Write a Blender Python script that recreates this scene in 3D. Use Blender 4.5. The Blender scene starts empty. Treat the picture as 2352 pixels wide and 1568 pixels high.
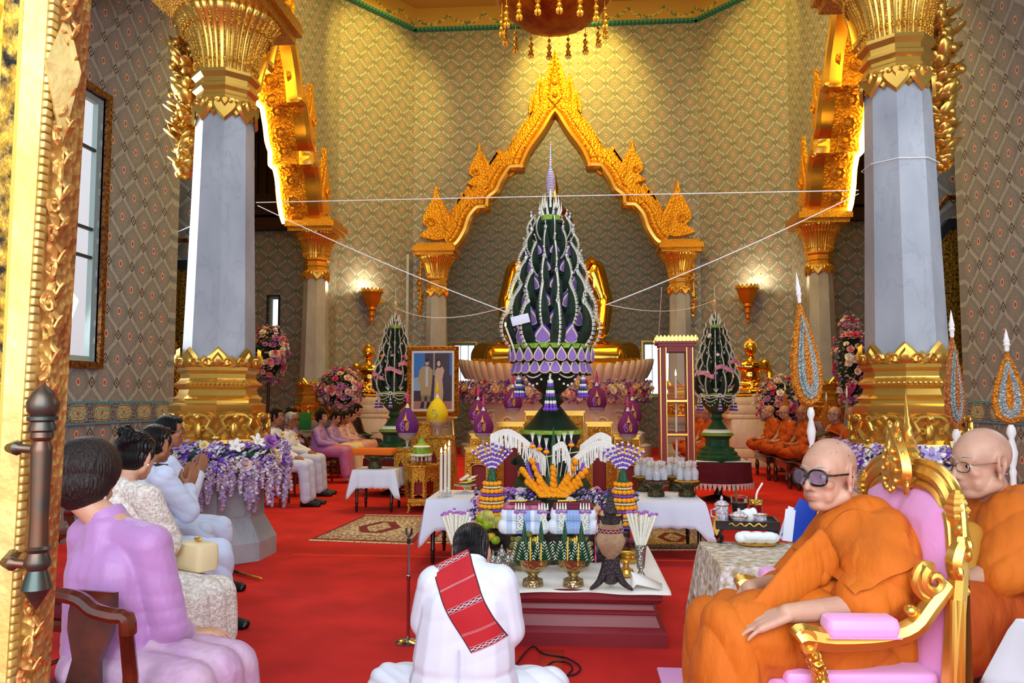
"""Temple hall ceremony scene. Order: camera, view, world, lamps, helpers, setting, objects, people, offerings."""
import bpy,bmesh,math,random
import numpy as np
from mathutils import Vector,Matrix,noise
R=math.radians
PI=math.pi
scn=bpy.context.scene
FPX=1850.0;YAW=R(4.3);PIT=R(4.05);HC=1.42
cam_d=bpy.data.cameras.new('camera');cam=bpy.data.objects.new('camera',cam_d)
scn.collection.objects.link(cam);scn.camera=cam
cam_d.sensor_width=36.0;cam_d.lens=FPX/2352*36.0
cam_d.clip_start=0.05;cam_d.clip_end=200
cam.location=(0,0,HC);cam.rotation_euler=(R(90)+PIT,0,YAW)
vs=scn.view_settings
vs.view_transform='Standard';vs.look='None';vs.gamma=1;vs.use_curve_mapping=False
vs.exposure=0.12
w=bpy.data.worlds.new('world');scn.world=w;w.use_nodes=True
bg=w.node_tree.nodes['Background']
bg.inputs[0].default_value=(0.80,0.90,1.0,1);bg.inputs[1].default_value=1.7
def lamp(name,kind,loc,energy,col,size=0.3,rot=None,look=None,spot=60,sy=None,blend=.6):
 d=bpy.data.lights.new(name,kind);d.energy=energy;d.color=col
 if kind=='AREA':
  d.size=size
  if sy:d.shape='RECTANGLE';d.size_y=sy
 elif kind=='SPOT':d.spot_size=R(spot);d.spot_blend=blend;d.shadow_soft_size=size
 elif kind=='POINT':d.shadow_soft_size=size
 o=bpy.data.objects.new(name,d);scn.collection.objects.link(o);o.location=loc
 if look is not None:o.rotation_euler=(Vector(look)-Vector(loc)).to_track_quat('-Z','Y').to_euler()
 elif rot:o.rotation_euler=rot
 return o
WARM=(1.0,0.62,0.08)
lamp('door_daylight','AREA',(-.2,-1.6,3.0),260,(.88,.94,1.0),4.0,look=(-.1,7,.5),sy=3.2)
lamp('window_daylight_left','AREA',(-4.9,7.4,3.2),50,(.85,.93,1),.9,look=(0,6,1),sy=2.6)
lamp('window_daylight_right','AREA',(4.45,5.0,3.2),55,(.85,.93,1),.9,look=(0,6,1),sy=2.6)  # added cool fill from the right, its window is out of view
lamp('ceiling_spot','SPOT',(-.1,17.4,10.9),950,WARM,.12,look=(.3,21.5,8.2),spot=75)
lamp('ceiling_spot','SPOT',(-2.6,16.4,10.9),720,WARM,.12,look=(-5.2,19.0,8.6),spot=70)
lamp('ceiling_spot','SPOT',(2.6,16.4,10.9),280,WARM,.12,look=(5.0,19.0,8.6),spot=70)
lamp('chandelier_glow','POINT',(-.2,11.8,9.6),480,(1,.66,.18),.5)  # added warm fill in mid hall, the hanging canopy itself is unlit
lamp('hall_glow','AREA',(-.2,13.0,10.4),600,(1,.66,.16),7.0,look=(-.2,14.5,0))
lamp('niche_lamp','POINT',(-.4,21.6,9.6),210,(1,.68,.2),.3)
lamp('recess_lamp_left','POINT',(-5.9,10.15,6.3),45,(1,.66,.2),.1)
lamp('recess_lamp_right','POINT',(5.5,10.15,6.3),35,(1,.66,.2),.1)
lamp('vestibule_glow','AREA',(-.2,5.0,6.6),120,(.82,.9,1),4.0,look=(-.2,6.0,0))  # added cool fill for the vestibule walls, no fixture here
_cm=Matrix.Rotation(YAW,3,'Z')@Matrix.Rotation(R(90)+PIT,3,'X')
def ray(px,py):return _cm@Vector(((px-1176)/FPX,-(py-784)/FPX,-1))
def aty(px,py,Y):
 d=ray(px,py);t=Y/d.y;return Vector((d.x*t,Y,HC+d.z*t))
def atx(px,py,X):
 d=ray(px,py);t=X/d.x;return Vector((X,d.y*t,HC+d.z*t))
def atz(px,py,z=0.0):
 d=ray(px,py);t=(z-HC)/d.z;return Vector((d.x*t,d.y*t,z))
class MB:
 def __init__(s):s.V=[];s.F=[];s.I=[];s.n=0;s.M=None;s.mi=0
 def add(s,v,f):
  v=np.asarray(v,float).reshape(-1,3)
  if s.M is not None:
   m=np.array(s.M);v=v@m[:3,:3].T+m[:3,3]
  s.V.append(v);n=s.n
  s.F.extend([tuple(i+n for i in q)for q in f]);s.I.extend([s.mi]*len(f));s.n+=len(v)
  return s
 def box(s,c,sz,rz=0,top=1.0):
  x,y,z=[a/2 for a in sz];ca,sa=math.cos(rz),math.sin(rz)
  v=[]
  for k in(-1,1):
   q=top if k>0 else 1
   for a,b in((-1,-1),(1,-1),(1,1),(-1,1)):
    X,Y=a*x*q,b*y*q
    v.append((c[0]+X*ca-Y*sa,c[1]+X*sa+Y*ca,c[2]+k*z))
  return s.add(v,[(3,2,1,0),(4,5,6,7),(0,1,5,4),(1,2,6,5),(2,3,7,6),(3,0,4,7)])
 def rbox(s,c,sz,b=.01,rz=0):
  x,y,z=[a/2 for a in sz];ca,sa=math.cos(rz),math.sin(rz)
  b=min(b,x*.9,y*.9,z*.9)
  def ring(ix,zz):
   o=[]
   for sx,sy,a0 in((1,1,0),(-1,1,90),(-1,-1,180),(1,-1,270)):
    for k in range(4):
     a=R(a0+k*30);X=sx*(x-b)+math.cos(a)*(b-ix);Y=sy*(y-b)+math.sin(a)*(b-ix)
     o.append((c[0]+X*ca-Y*sa,c[1]+X*sa+Y*ca,c[2]+zz))
   return o
  v=ring(b*.8,-z)+ring(b*.25,-z+b*.25)+ring(0,-z+b)+ring(0,z-b)+ring(b*.25,z-b*.25)+ring(b*.8,z)
  f=[(k*16+i,k*16+(i+1)%16,k*16+16+(i+1)%16,k*16+16+i)for k in range(5)for i in range(16)]
  f+=[tuple(range(15,-1,-1)),tuple(range(80,96))]
  return s.add(v,f)
 def lathe(s,prof,c=(0,0,0),n=24,rot=0,sx=1,sy=1,fn=None,cap=True):
  v=[]
  for r,z in prof:
   for i in range(n):
    a=rot+2*PI*i/n;q=r if fn is None else fn(r,a,z)
    v.append((c[0]+q*math.cos(a)*sx,c[1]+q*math.sin(a)*sy,c[2]+z))
  m=len(prof)
  f=[(k*n+i,k*n+(i+1)%n,k*n+n+(i+1)%n,k*n+n+i)for k in range(m-1)for i in range(n)]
  if cap:f+=[tuple(range(n-1,-1,-1)),tuple(range((m-1)*n,m*n))]
  return s.add(v,f)
 def oct(s,prof,c=(0,0,0),rot=R(22.5),sides=8,sub=1,fl=0.0,per=4):
  n=sides*sub;v=[]
  for q in prof:
   r,z=q[0],q[1];g=q[2]if len(q)>2 else 0
   for i in range(n):
    a=2*PI*i/n;th=(a%(2*PI/sides))-PI/sides
    rr=r/math.cos(th)*(1+g*abs(math.sin(a*sides*per/4)))
    v.append((c[0]+rr*math.cos(a+rot),c[1]+rr*math.sin(a+rot),c[2]+z))
  m=len(prof)
  f=[(k*n+i,k*n+(i+1)%n,k*n+n+(i+1)%n,k*n+n+i)for k in range(m-1)for i in range(n)]
  f+=[tuple(range(n-1,-1,-1)),tuple(range((m-1)*n,m*n))]
  return s.add(v,f)
 def tube(s,pts,r,n=8,closed=False,sx=1,sy=1,up=None):
  P=[Vector(p)for p in pts];m=len(P)
  rr=r if hasattr(r,'__len__')else[r]*m
  v=[];last=None
  for i,p in enumerate(P):
   if closed:t=P[(i+1)%m]-P[i-1]
   else:t=P[min(i+1,m-1)]-P[max(i-1,0)]
   if t.length<1e-9:t=Vector((0,0,1))
   t.normalize()
   if last is None:
    u=Vector(up)if up else(Vector((0,0,1))if abs(t.z)<.9 else Vector((1,0,0)))
    last=u
   a=last-t*last.dot(t)
   if a.length<1e-6:a=t.orthogonal()
   a.normalize();b=t.cross(a);last=a
   for k in range(n):
    q=2*PI*k/n
    v.append(p+(a*math.cos(q)*sx+b*math.sin(q)*sy)*rr[i])
  f=[]
  for i in range(m if closed else m-1):
   j=(i+1)%m
   f+=[(i*n+k,i*n+(k+1)%n,j*n+(k+1)%n,j*n+k)for k in range(n)]
  if not closed:f+=[tuple(range(n-1,-1,-1)),tuple(range((m-1)*n,m*n))]
  return s.add(v,f)
 def ell(s,c,r,n=12,m=8,rot=None):
  if not hasattr(r,'__len__'):r=(r,r,r)
  v=[(0,0,-1)]
  for j in range(1,m):
   b=-PI/2+PI*j/m
   for i in range(n):
    a=2*PI*i/n;v.append((math.cos(b)*math.cos(a),math.cos(b)*math.sin(a),math.sin(b)))
  v.append((0,0,1));v=np.array(v)*np.array(r)
  if rot is not None:v=v@np.array(rot)[:3,:3].T
  v=v+np.array(c)
  f=[(0,1+(i+1)%n,1+i)for i in range(n)]
  for j in range(m-2):
   f+=[(1+j*n+i,1+j*n+(i+1)%n,1+j*n+n+(i+1)%n,1+j*n+n+i)for i in range(n)]
  L=1+(m-1)*n;o=1+(m-2)*n
  f+=[(o+i,o+(i+1)%n,L)for i in range(n)]
  return s.add(v,f)
 def limb(s,a,b,ra,rb,n=12):
  a=Vector(a);b=Vector(b)
  pts=[];rr=[]
  d=(b-a);L=d.length or 1e-6;d=d/L
  for k in range(5):
   q=R(90-k*22.5);pts.append(a-d*ra*math.sin(q));rr.append(max(ra*math.cos(q),1e-4))
  for k in range(5):
   q=R(k*22.5);pts.append(b+d*rb*math.sin(q));rr.append(max(rb*math.cos(q),1e-4))
  return s.tube(pts,rr,n)
 def chain(s,pts,rr,n=12):
  for i in range(len(pts)-1):s.limb(pts[i],pts[i+1],rr[i],rr[i+1],n)
  return s
 def ext(s,poly,d,M=None,taper=1.0):
  n=len(poly);cx=sum(p[0]for p in poly)/n;cz=sum(p[1]for p in poly)/n
  v=[(cx+(x-cx)*taper,-d/2,cz+(z-cz)*taper)for x,z in poly]+[(x,d/2,z)for x,z in poly]
  v=np.array(v)
  if M is not None:m=np.array(M);v=v@m[:3,:3].T+m[:3,3]
  f=[tuple(range(n)),tuple(range(2*n-1,n-1,-1))]+[(i,i+n,(i+1)%n+n,(i+1)%n)for i in range(n)]
  return s.add(v,f)
 def grid(s,fn,nu,nv,cu=False,cv=False):
  v=[fn(i/(nu if cu else nu-1),j/(nv if cv else nv-1))for j in range(nv)for i in range(nu)]
  f=[]
  for j in range(nv if cv else nv-1):
   for i in range(nu if cu else nu-1):
    a=j*nu+i;b=j*nu+(i+1)%nu;J=(j+1)%nv
    f.append((a,b,J*nu+(i+1)%nu,J*nu+i))
  return s.add(v,f)
 def put(s,o,M):
  m=np.array(M)
  for v in o.V:s.V.append(v@m[:3,:3].T+m[:3,3])
  n=s.n;s.F.extend([tuple(i+n for i in q)for q in o.F]);s.I.extend(o.I);s.n+=o.n
  return s
 def mesh(s,name,mats,smooth=True,ang=None):
  me=bpy.data.meshes.new(name)
  me.from_pydata(np.concatenate(s.V).tolist()if s.V else[],[],s.F)
  for m in(mats if isinstance(mats,(list,tuple))else[mats]):me.materials.append(m)
  if any(s.I):me.polygons.foreach_set('material_index',s.I)
  bm=bmesh.new();bm.from_mesh(me);bmesh.ops.recalc_face_normals(bm,faces=bm.faces)
  if smooth:
   a=R(ang or 40)
   for e in bm.edges:
    if len(e.link_faces)==2 and e.calc_face_angle(0)>a:e.smooth=False
  bm.to_mesh(me);bm.free()
  me.polygons.foreach_set('use_smooth',[bool(smooth)]*len(me.polygons));me.update()
  return me
 def build(s,name,mats,parent=None,smooth=True,ang=None,loc=None,rz=None):
  o=bpy.data.objects.new(name,s.mesh(name,mats,smooth,ang));scn.collection.objects.link(o)
  if parent is not None:o.parent=parent
  if loc is not None:o.location=loc
  if rz is not None:o.rotation_euler=(0,0,rz)
  return o
def T(x=0,y=0,z=0):return Matrix.Translation((x,y,z))
def RZ(a):return Matrix.Rotation(a,4,'Z')
def RX(a):return Matrix.Rotation(a,4,'X')
def RY(a):return Matrix.Rotation(a,4,'Y')
def SC(x,y=None,z=None):
 if y is None:y=z=x
 return Matrix.Diagonal((x,y,z,1))
def tag(o,label=None,cat=None,group=None,kind=None):
 if label:o['label']=label
 if cat:o['category']=cat
 if group:o['group']=group
 if kind:o['kind']=kind
 return o
def thing(name,label,cat,loc=(0,0,0),rz=0,group=None,sc=None):
 o=bpy.data.objects.new(name,None);scn.collection.objects.link(o);o.empty_display_size=.1
 o.location=loc;o.rotation_euler=(0,0,rz)
 if sc:o.scale=(sc,sc,sc)if not hasattr(sc,'__len__')else sc
 return tag(o,label,cat,group)
def struct(name,mb,m,loc=None,rz=None,smooth=False,parent=None):
 o=mb.build(name,m,parent,smooth,loc=loc,rz=rz)
 if parent is None:o['kind']='structure'
 return o
def dup(r,loc=None,rz=None,label=None,group=None,sc=None):
 c=r.copy();scn.collection.objects.link(c)
 def kids(a,b):
  for ch in list(a.children):
   d=ch.copy();scn.collection.objects.link(d);d.parent=b;kids(ch,d)
 kids(r,c)
 if loc is not None:c.location=loc
 if rz is not None:c.rotation_euler=(0,0,rz)
 if sc:c.scale=(sc,sc,sc)if not hasattr(sc,'__len__')else sc
 if label:c['label']=label
 if group:c['group']=group
 return c
def cpart(o,parent,loc,rot=(0,0,0),sc=None):
 c=o.copy();scn.collection.objects.link(c);c.parent=parent;c.location=loc;c.rotation_euler=rot
 if sc:c.scale=(sc,sc,sc)if not hasattr(sc,'__len__')else sc
 return c
def newmat(name):
 m=bpy.data.materials.new(name);m.use_nodes=True;nt=m.node_tree
 return m,nt,nt.nodes['Principled BSDF']
def nd(nt,t,**k):
 n=nt.nodes.new(t)
 for a,b in k.items():
  if a.startswith('i')and a[1:].isdigit():n.inputs[int(a[1:])].default_value=b
  else:setattr(n,a,b)
 return n
def hexc(h,a=1):
 h=h.lstrip('#');o=[]
 for i in(0,2,4):
  c=int(h[i:i+2],16)/255;o.append(c/12.92 if c<=.04045 else((c+.055)/1.055)**2.4)
 return tuple(o)+(a,)
def mat(name,col,rough=.5,metal=0,bump=0,bs=40,var=0,vs_=6,col2=None,sheen=0,trans=0,emit=0,coat=0,ior=1.45,tex='noise',alpha=1,spec=None,stretch=None,sss=0,vcol=False):
 m,nt,b=newmat(name);c=hexc(col)if isinstance(col,str)else tuple(col)+(1,)
 b.inputs['Base Color'].default_value=c;b.inputs['Roughness'].default_value=rough
 b.inputs['Metallic'].default_value=metal;b.inputs['IOR'].default_value=ior
 if sheen:b.inputs['Sheen Weight'].default_value=sheen
 if trans:b.inputs['Transmission Weight'].default_value=trans
 if coat:b.inputs['Coat Weight'].default_value=coat;b.inputs['Coat Roughness'].default_value=.1
 if spec is not None:b.inputs['Specular IOR Level'].default_value=spec
 if alpha<1:b.inputs['Alpha'].default_value=alpha
 if emit:b.inputs['Emission Color'].default_value=c;b.inputs['Emission Strength'].default_value=emit
 if sss:
  b.inputs['Subsurface Weight'].default_value=sss;b.inputs['Subsurface Radius'].default_value=(.01,.004,.002)
  b.inputs['Subsurface Scale'].default_value=1
 tc=nd(nt,'ShaderNodeTexCoord')
 src=tc.outputs['Object']
 if stretch:
  mp=nd(nt,'ShaderNodeMapping');mp.inputs['Scale'].default_value=stretch;nt.links.new(src,mp.inputs[0]);src=mp.outputs[0]
 if var or col2:
  n=nd(nt,'ShaderNodeTexNoise');n.inputs['Scale'].default_value=vs_;n.inputs['Detail'].default_value=5
  nt.links.new(src,n.inputs['Vector'])
  r=nd(nt,'ShaderNodeValToRGB');r.color_ramp.elements[0].position=.35;r.color_ramp.elements[1].position=.65
  c2=hexc(col2)if col2 else tuple(x*(1-var)for x in c[:3])+(1,)
  r.color_ramp.elements[0].color=c2;r.color_ramp.elements[1].color=c
  nt.links.new(n.outputs[0],r.inputs[0]);nt.links.new(r.outputs[0],b.inputs['Base Color'])
 if vcol:
  at=nd(nt,'ShaderNodeAttribute',attribute_name='tint')
  mx=nd(nt,'ShaderNodeMix',data_type='RGBA',blend_type='MULTIPLY');mx.inputs[0].default_value=1
  l=b.inputs['Base Color'].links
  if l:nt.links.new(l[0].from_socket,mx.inputs[6])
  else:mx.inputs[6].default_value=c
  nt.links.new(at.outputs['Color'],mx.inputs[7]);nt.links.new(mx.outputs[2],b.inputs['Base Color'])
 if bump:
  if tex=='vor':n=nd(nt,'ShaderNodeTexVoronoi');o=n.outputs[0]
  elif tex=='wave':n=nd(nt,'ShaderNodeTexWave');n.inputs['Distortion'].default_value=5;o=n.outputs[1];n.inputs['Detail'].default_value=2
  else:n=nd(nt,'ShaderNodeTexNoise');n.inputs['Detail'].default_value=4;o=n.outputs[0]
  n.inputs['Scale'].default_value=bs;nt.links.new(src,n.inputs['Vector'])
  bp=nd(nt,'ShaderNodeBump');bp.inputs['Strength'].default_value=min(1,bump);bp.inputs['Distance'].default_value=.6/bs
  nt.links.new(o,bp.inputs['Height']);nt.links.new(bp.outputs[0],b.inputs['Normal'])
 return m
class NM:
 def __init__(s,nt):s.nt=nt
 def m(s,op,a,b=None,c=None,clamp=False):
  n=s.nt.nodes.new('ShaderNodeMath');n.operation=op;n.use_clamp=clamp
  for i,q in enumerate((a,b,c)):
   if q is None:continue
   if isinstance(q,(int,float)):n.inputs[i].default_value=q
   else:s.nt.links.new(q,n.inputs[i])
  return n.outputs[0]
 def mix(s,f,a,b):
  n=s.nt.nodes.new('ShaderNodeMix');n.data_type='RGBA'
  for i,q in((0,f),(6,a),(7,b)):
   if isinstance(q,(int,float)):n.inputs[i].default_value=q
   elif isinstance(q,tuple):n.inputs[i].default_value=q
   elif isinstance(q,str):n.inputs[i].default_value=hexc(q)
   else:s.nt.links.new(q,n.inputs[i])
  return n.outputs[2]
 def lt(s,a,e,soft=.02):
  return s.m('MULTIPLY_ADD',s.m('SUBTRACT',e,a),1/soft,.5,True)
M_={}
def wallpaper(name,W=.46,H=.53,ground='#7f8486',line='#aeb0aa'):
 m,nt,b=newmat(name);n=NM(nt)
 tc=nd(nt,'ShaderNodeTexCoord');sp=nd(nt,'ShaderNodeSeparateXYZ');nt.links.new(tc.outputs['Object'],sp.inputs[0])
 s=n.m('DIVIDE',sp.outputs[0],W);t=n.m('DIVIDE',sp.outputs[2],H)
 cs=n.m('COSINE',n.m('MULTIPLY',t,2*PI));cw=n.m('MULTIPLY',n.m('MULTIPLY',n.m('SIGN',cs),n.m('POWER',n.m('ABSOLUTE',cs),.95)),.24)
 def dist(off):
  return n.m('ABSOLUTE',n.m('SUBTRACT',n.m('FRACT',n.m('ADD',n.m('SUBTRACT',s,off),.5)),.5))
 d1=dist(cw);d2=dist(n.m('SUBTRACT',.5,cw))
 dm=n.m('MINIMUM',d1,d2)
 def cell(cx,cy,kx=1.0,ky=1.0):
  fx=n.m('ABSOLUTE',n.m('SUBTRACT',n.m('FRACT',n.m('ADD',s,.5-cx)),.5))
  fy=n.m('ABSOLUTE',n.m('SUBTRACT',n.m('FRACT',n.m('ADD',t,.5-cy)),.5))
  fx=n.m('MULTIPLY',fx,W);fy=n.m('MULTIPLY',fy,H)
  return fx,fy
 x1,y1=cell(.25,.5);x2,y2=cell(.75,0.0)
 r1=n.m('SQRT',n.m('ADD',n.m('MULTIPLY',x1,x1),n.m('MULTIPLY',n.m('MULTIPLY',y1,y1),.55)))
 r2=n.m('SQRT',n.m('ADD',n.m('MULTIPLY',x2,x2),n.m('MULTIPLY',n.m('MULTIPLY',y2,y2),.55)))
 r=n.m('MINIMUM',r1,r2)
 a1,b1=cell(.25,0);a2,b2=cell(.75,.5)
 dd=n.m('MINIMUM',n.m('ADD',a1,n.m('MULTIPLY',b1,.85)),n.m('ADD',a2,n.m('MULTIPLY',b2,.85)))
 nz=nd(nt,'ShaderNodeTexNoise');nz.inputs['Scale'].default_value=42;nz.inputs['Detail'].default_value=3
 nt.links.new(tc.outputs['Object'],nz.inputs['Vector'])
 nb=n.lt(nz.outputs[0],.5,.1)
 base=n.mix(nb,ground,'#6f7a82')
 fil=n.mix(nb,'#7c8288','#94928a')
 col=n.mix(n.lt(r,.115,.05),base,fil)
 rib=n.mix(nb,line,'#989a97')
 col=n.mix(n.lt(n.m('ABSOLUTE',n.m('SUBTRACT',dm,.075)),.016,.01),col,'#7f9aa0')
 col=n.mix(n.lt(dm,.066,.01),col,rib)
 col=n.mix(n.lt(r,.030,.003),col,'#d9d2c0')
 col=n.mix(n.lt(r,.021,.003),col,'#b3413a')
 col=n.mix(n.lt(dd,.056,.003),col,'#2c333e')
 col=n.mix(n.lt(dd,.036,.003),col,'#a8a594')
 col=n.mix(n.lt(dd,.018,.003),col,'#5a3a38')
 nt.links.new(col,b.inputs['Base Color']);b.inputs['Roughness'].default_value=.62
 return m
M_['paper']=wallpaper('ogee_wallpaper')
def dadomat():
 m,nt,b=newmat('dado_border');n=NM(nt)
 tc=nd(nt,'ShaderNodeTexCoord');sp=nd(nt,'ShaderNodeSeparateXYZ');nt.links.new(tc.outputs['Object'],sp.inputs[0])
 x=n.m('SUBTRACT',n.m('FRACT',n.m('DIVIDE',sp.outputs[0],.42)),.5);x=n.m('MULTIPLY',n.m('ABSOLUTE',x),.42)
 z=n.m('ABSOLUTE',sp.outputs[2])
 q=n.m('SUBTRACT',x,.07);q=n.m('MAXIMUM',q,0)
 d=n.m('SQRT',n.m('ADD',n.m('MULTIPLY',q,q),n.m('MULTIPLY',z,z)))
 nz=nd(nt,'ShaderNodeTexNoise');nz.inputs['Scale'].default_value=60;nt.links.new(tc.outputs['Object'],nz.inputs['Vector'])
 k=n.lt(nz.outputs[0],.5,.05)
 inn=n.mix(k,'#cdb98a','#4f8f86');out=n.mix(k,'#26303a','#8a96a4')
 col=n.mix(n.lt(d,.085,.004),out,'#c8ad52')
 col=n.mix(n.lt(d,.078,.004),col,'#20303a')
 col=n.mix(n.lt(d,.070,.004),col,inn)
 col=n.mix(n.lt(n.m('SQRT',n.m('ADD',n.m('MULTIPLY',x,x),n.m('MULTIPLY',z,z))),.018,.003),col,'#b03a34')
 col=n.mix(n.lt(z,.10,.002),'#4a8fa8',col)
 nt.links.new(col,b.inputs['Base Color']);return m
M_['dado']=dadomat()
def swagmat():
 m,nt,b=newmat('painted_swag_cornice');n=NM(nt)
 tc=nd(nt,'ShaderNodeTexCoord');sp=nd(nt,'ShaderNodeSeparateXYZ');nt.links.new(tc.outputs['Object'],sp.inputs[0])
 x=n.m('SUBTRACT',n.m('FRACT',n.m('DIVIDE',sp.outputs[0],.9)),.5)
 h=n.m('MULTIPLY_ADD',n.m('MULTIPLY',x,x),1.0,.12)
 d=n.m('ABSOLUTE',n.m('SUBTRACT',sp.outputs[2],h))
 nz=nd(nt,'ShaderNodeTexNoise');nz.inputs['Scale'].default_value=14;nt.links.new(tc.outputs['Object'],nz.inputs['Vector'])
 k=n.lt(nz.outputs[0],.5,.05)
 col=n.mix(n.lt(d,.05,.01),'#b79a5a',n.mix(k,'#5c7d68','#c9b46c'))
 col=n.mix(n.lt(sp.outputs[2],.06,.004),col,n.mix(n.lt(n.m('FRACT',n.m('DIVIDE',sp.outputs[0],.1)),.5,.05),'#1f6f78','#3aa0a0'))
 nt.links.new(col,b.inputs['Base Color']);return m
M_['swag']=swagmat()
def marble(name,c1,c2,sc=1.6):
 m,nt,b=newmat(name);n=NM(nt)
 tc=nd(nt,'ShaderNodeTexCoord');mp=nd(nt,'ShaderNodeMapping');mp.inputs['Scale'].default_value=(1.6,1.6,.8);mp.inputs['Rotation'].default_value=(.3,.4,0)
 nt.links.new(tc.outputs['Object'],mp.inputs[0])
 a=nd(nt,'ShaderNodeTexNoise');a.inputs['Scale'].default_value=sc*1.5;a.inputs['Detail'].default_value=8;a.inputs['Distortion'].default_value=.5;a.inputs['Roughness'].default_value=.62
 nt.links.new(mp.outputs[0],a.inputs[0])
 v=n.m('ABSOLUTE',n.m('SUBTRACT',a.outputs[0],.5))
 bb=nd(nt,'ShaderNodeTexNoise');bb.inputs['Scale'].default_value=sc;bb.inputs['Detail'].default_value=5;nt.links.new(mp.outputs[0],bb.inputs[0])
 base=n.mix(n.m('MULTIPLY_ADD',bb.outputs[0],2.4,-.7,True),c1,c2)
 col=n.mix(n.m('MULTIPLY',n.lt(v,.008,.03),.3),base,'#6d7480')
 nt.links.new(col,b.inputs['Base Color']);b.inputs['Roughness'].default_value=.28
 return m
M_['marble']=marble('grey_marble','#acb0b7','#8b919a')
M_['marble_cream']=marble('cream_marble','#ece0d2','#d8c8b8')
M_['marble_dark']=marble('veined_pedestal_marble','#b4b8bc','#8c9298')
def gold(name,c=(.95,.60,.12),rough=.30,bump=0,bs=60,tex='vor',metal=.85,c2=None):
 m=mat(name,c,rough,metal,bump=bump,bs=bs,tex=tex)
 return m
M_['gold']=gold('gilded',(.74,.44,.085),.26)
M_['gold_carved']=mat('gilded_carving','#d89a28',.34,.8,bump=.9,bs=38,tex='vor',col2='#b06e18',vs_=30)
M_['gold_fine']=mat('gilded_fine_carving','#e6b040',.30,.8,bump=1,bs=70,tex='vor',col2='#b8802a',vs_=48)
M_['gold_arch']=mat('gilded_arch',(.86,.45,.035),.42,.55,bump=.7,bs=20,tex='vor',col2='#cc8a12',vs_=24)
M_['gold_bud']=gold('polished_gold',(.93,.52,.08),.10,0,metal=1)
M_['gold_pale']=mat('pale_gilding','#d9bf7c',.45,.35,bump=.3,bs=14,col2='#c7a95c',vs_=5)
M_['gold_old']=mat('worn_gilding','#cfa556',.4,.5,bump=.8,bs=60,tex='vor',col2='#9a5426',vs_=9)
M_['brass']=mat('brown_brass','#6b4a38',.35,.8,col2='#3f4a46',vs_=18)
M_['black']=mat('black',(.01,.011,.014),.35)
M_['blackframe']=mat('dark_blue_frame',(.012,.02,.035),.3)
M_['redgold']=mat('red_gold_rope','#8c5a1a',.4,.5,bump=1,bs=30,col2='#3a0a08',vs_=25)
M_['darkwood']=mat('dark_wood','#2a120b',.3,coat=.3,col2='#1a0a06',vs_=14)
M_['wood']=mat('carved_brown_wood','#5c2412',.25,coat=.5,col2='#3a140a',vs_=9)
M_['carpet']=mat('red_carpet',(.62,.012,.007),.95,bump=.4,bs=420,col2='#b00d06',vs_=2.2,sheen=.0)
M_['carpet_seam']=mat('carpet_seam',(.75,.05,.01),.9)
M_['white']=mat('white_paint','#e8e6e2',.5)
M_['led']=mat('led_strip',(1,.62,.10),.5,emit=26)
M_['bulb']=mat('lamp_bulb',(1,.80,.42),.5,emit=14)
M_['glass']=mat('clear_glass',(1,1,1),.02,trans=1,ior=1.08)
M_['grille']=mat('window_grille','#2c3a3c',.5)
M_['winframe']=mat('window_frame_pale','#9fb4ae',.4)
M_['lacquer']=mat('gold_lacquer_pattern','#c79a32',.4,.6,bump=.5,bs=30,col2='#20140a',vs_=34)
M_['darkceil']=mat('dark_ceiling','#33180c',.6)
M_['ceil']=mat('ceiling_paint','#b99a5c',.7)
M_['redmosaic']=mat('red_mirror_mosaic','#a83a28',.25,.4,bump=.8,bs=60,tex='vor',col2='#c09030',vs_=40)
mb=MB();mb.box((-.2,11,-.05),(20,27,.1));struct('floor',mb,M_['carpet'])
for a,b,y in((-2.55,2.9,7.28),):
 mb=MB();mb.box(((a+b)/2,y,.003),(b-a,.025,.006));struct('trim_1',mb,M_['carpet_seam'])
mb=MB();mb.box((-4,10.62,.003),(6.5,.02,.006));struct('trim_2',mb,M_['carpet_seam'])
AI=[(0,8.50),(.28,8.02),(.60,7.57),(.76,7.22),(.78,7.10),(1.10,7.09),(1.29,6.80),(1.42,6.52),(1.62,6.36),(1.64,6.10),(1.92,6.09),(2.09,5.88),(2.2,5.55),(2.38,5.25),(2.58,5.10)]
def smoothpts(P,corners,k=4):
 out=[]
 for i in range(len(P)-1):
  p0=P[i-1]if i>0 and i not in corners else P[i];p1=P[i];p2=P[i+1]
  p3=P[i+2]if i+2<len(P)and(i+1)not in corners else P[i+1]
  for j in range(k):
   t=j/k
   out.append(tuple(.5*((2*p1[d])+(-p0[d]+p2[d])*t+(2*p0[d]-5*p1[d]+4*p2[d]-p3[d])*t*t+(-p0[d]+3*p1[d]-3*p2[d]+p3[d])*t**3)for d in(0,1)))
 out.append(P[-1]);return out
AH=smoothpts(AI,(0,4,5,8,9,10),4)
ARCH=[(-x,z)for x,z in reversed(AH)]+AH[1:]
def archwall(x0,x1,H,kx=1.0,half=2.62):
 p=[(x0,0),(-3.2*kx,0),(-3.2*kx,5.05)]+[(x*kx*(half/2.58),z)for x,z in ARCH]+[(3.2*kx,5.05),(3.2*kx,0),(x1,0),(x1,H),(x0,H)]
 return p
HH=11.3
AX=-.40
mb=MB();mb.ext(archwall(-3.58,3.52,HH),.3);struct('wall_back',mb,M_['paper'],(AX,19.9,0))
def flat_wall(name,a,b,H,th=.25,z0=0,m='paper'):
 a=Vector(a);b=Vector(b);d=b-a;L=d.length;ang=math.atan2(d.y,d.x)
 mb=MB();mb.box((L/2,th/2,z0+(H-z0)/2),(L,th,H-z0))
 return struct(name,mb,M_[m],(a.x,a.y,0),ang)
flat_wall('wall_back_left_corner',(-5.35,17.85),(-3.98,19.75),HH)
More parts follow.
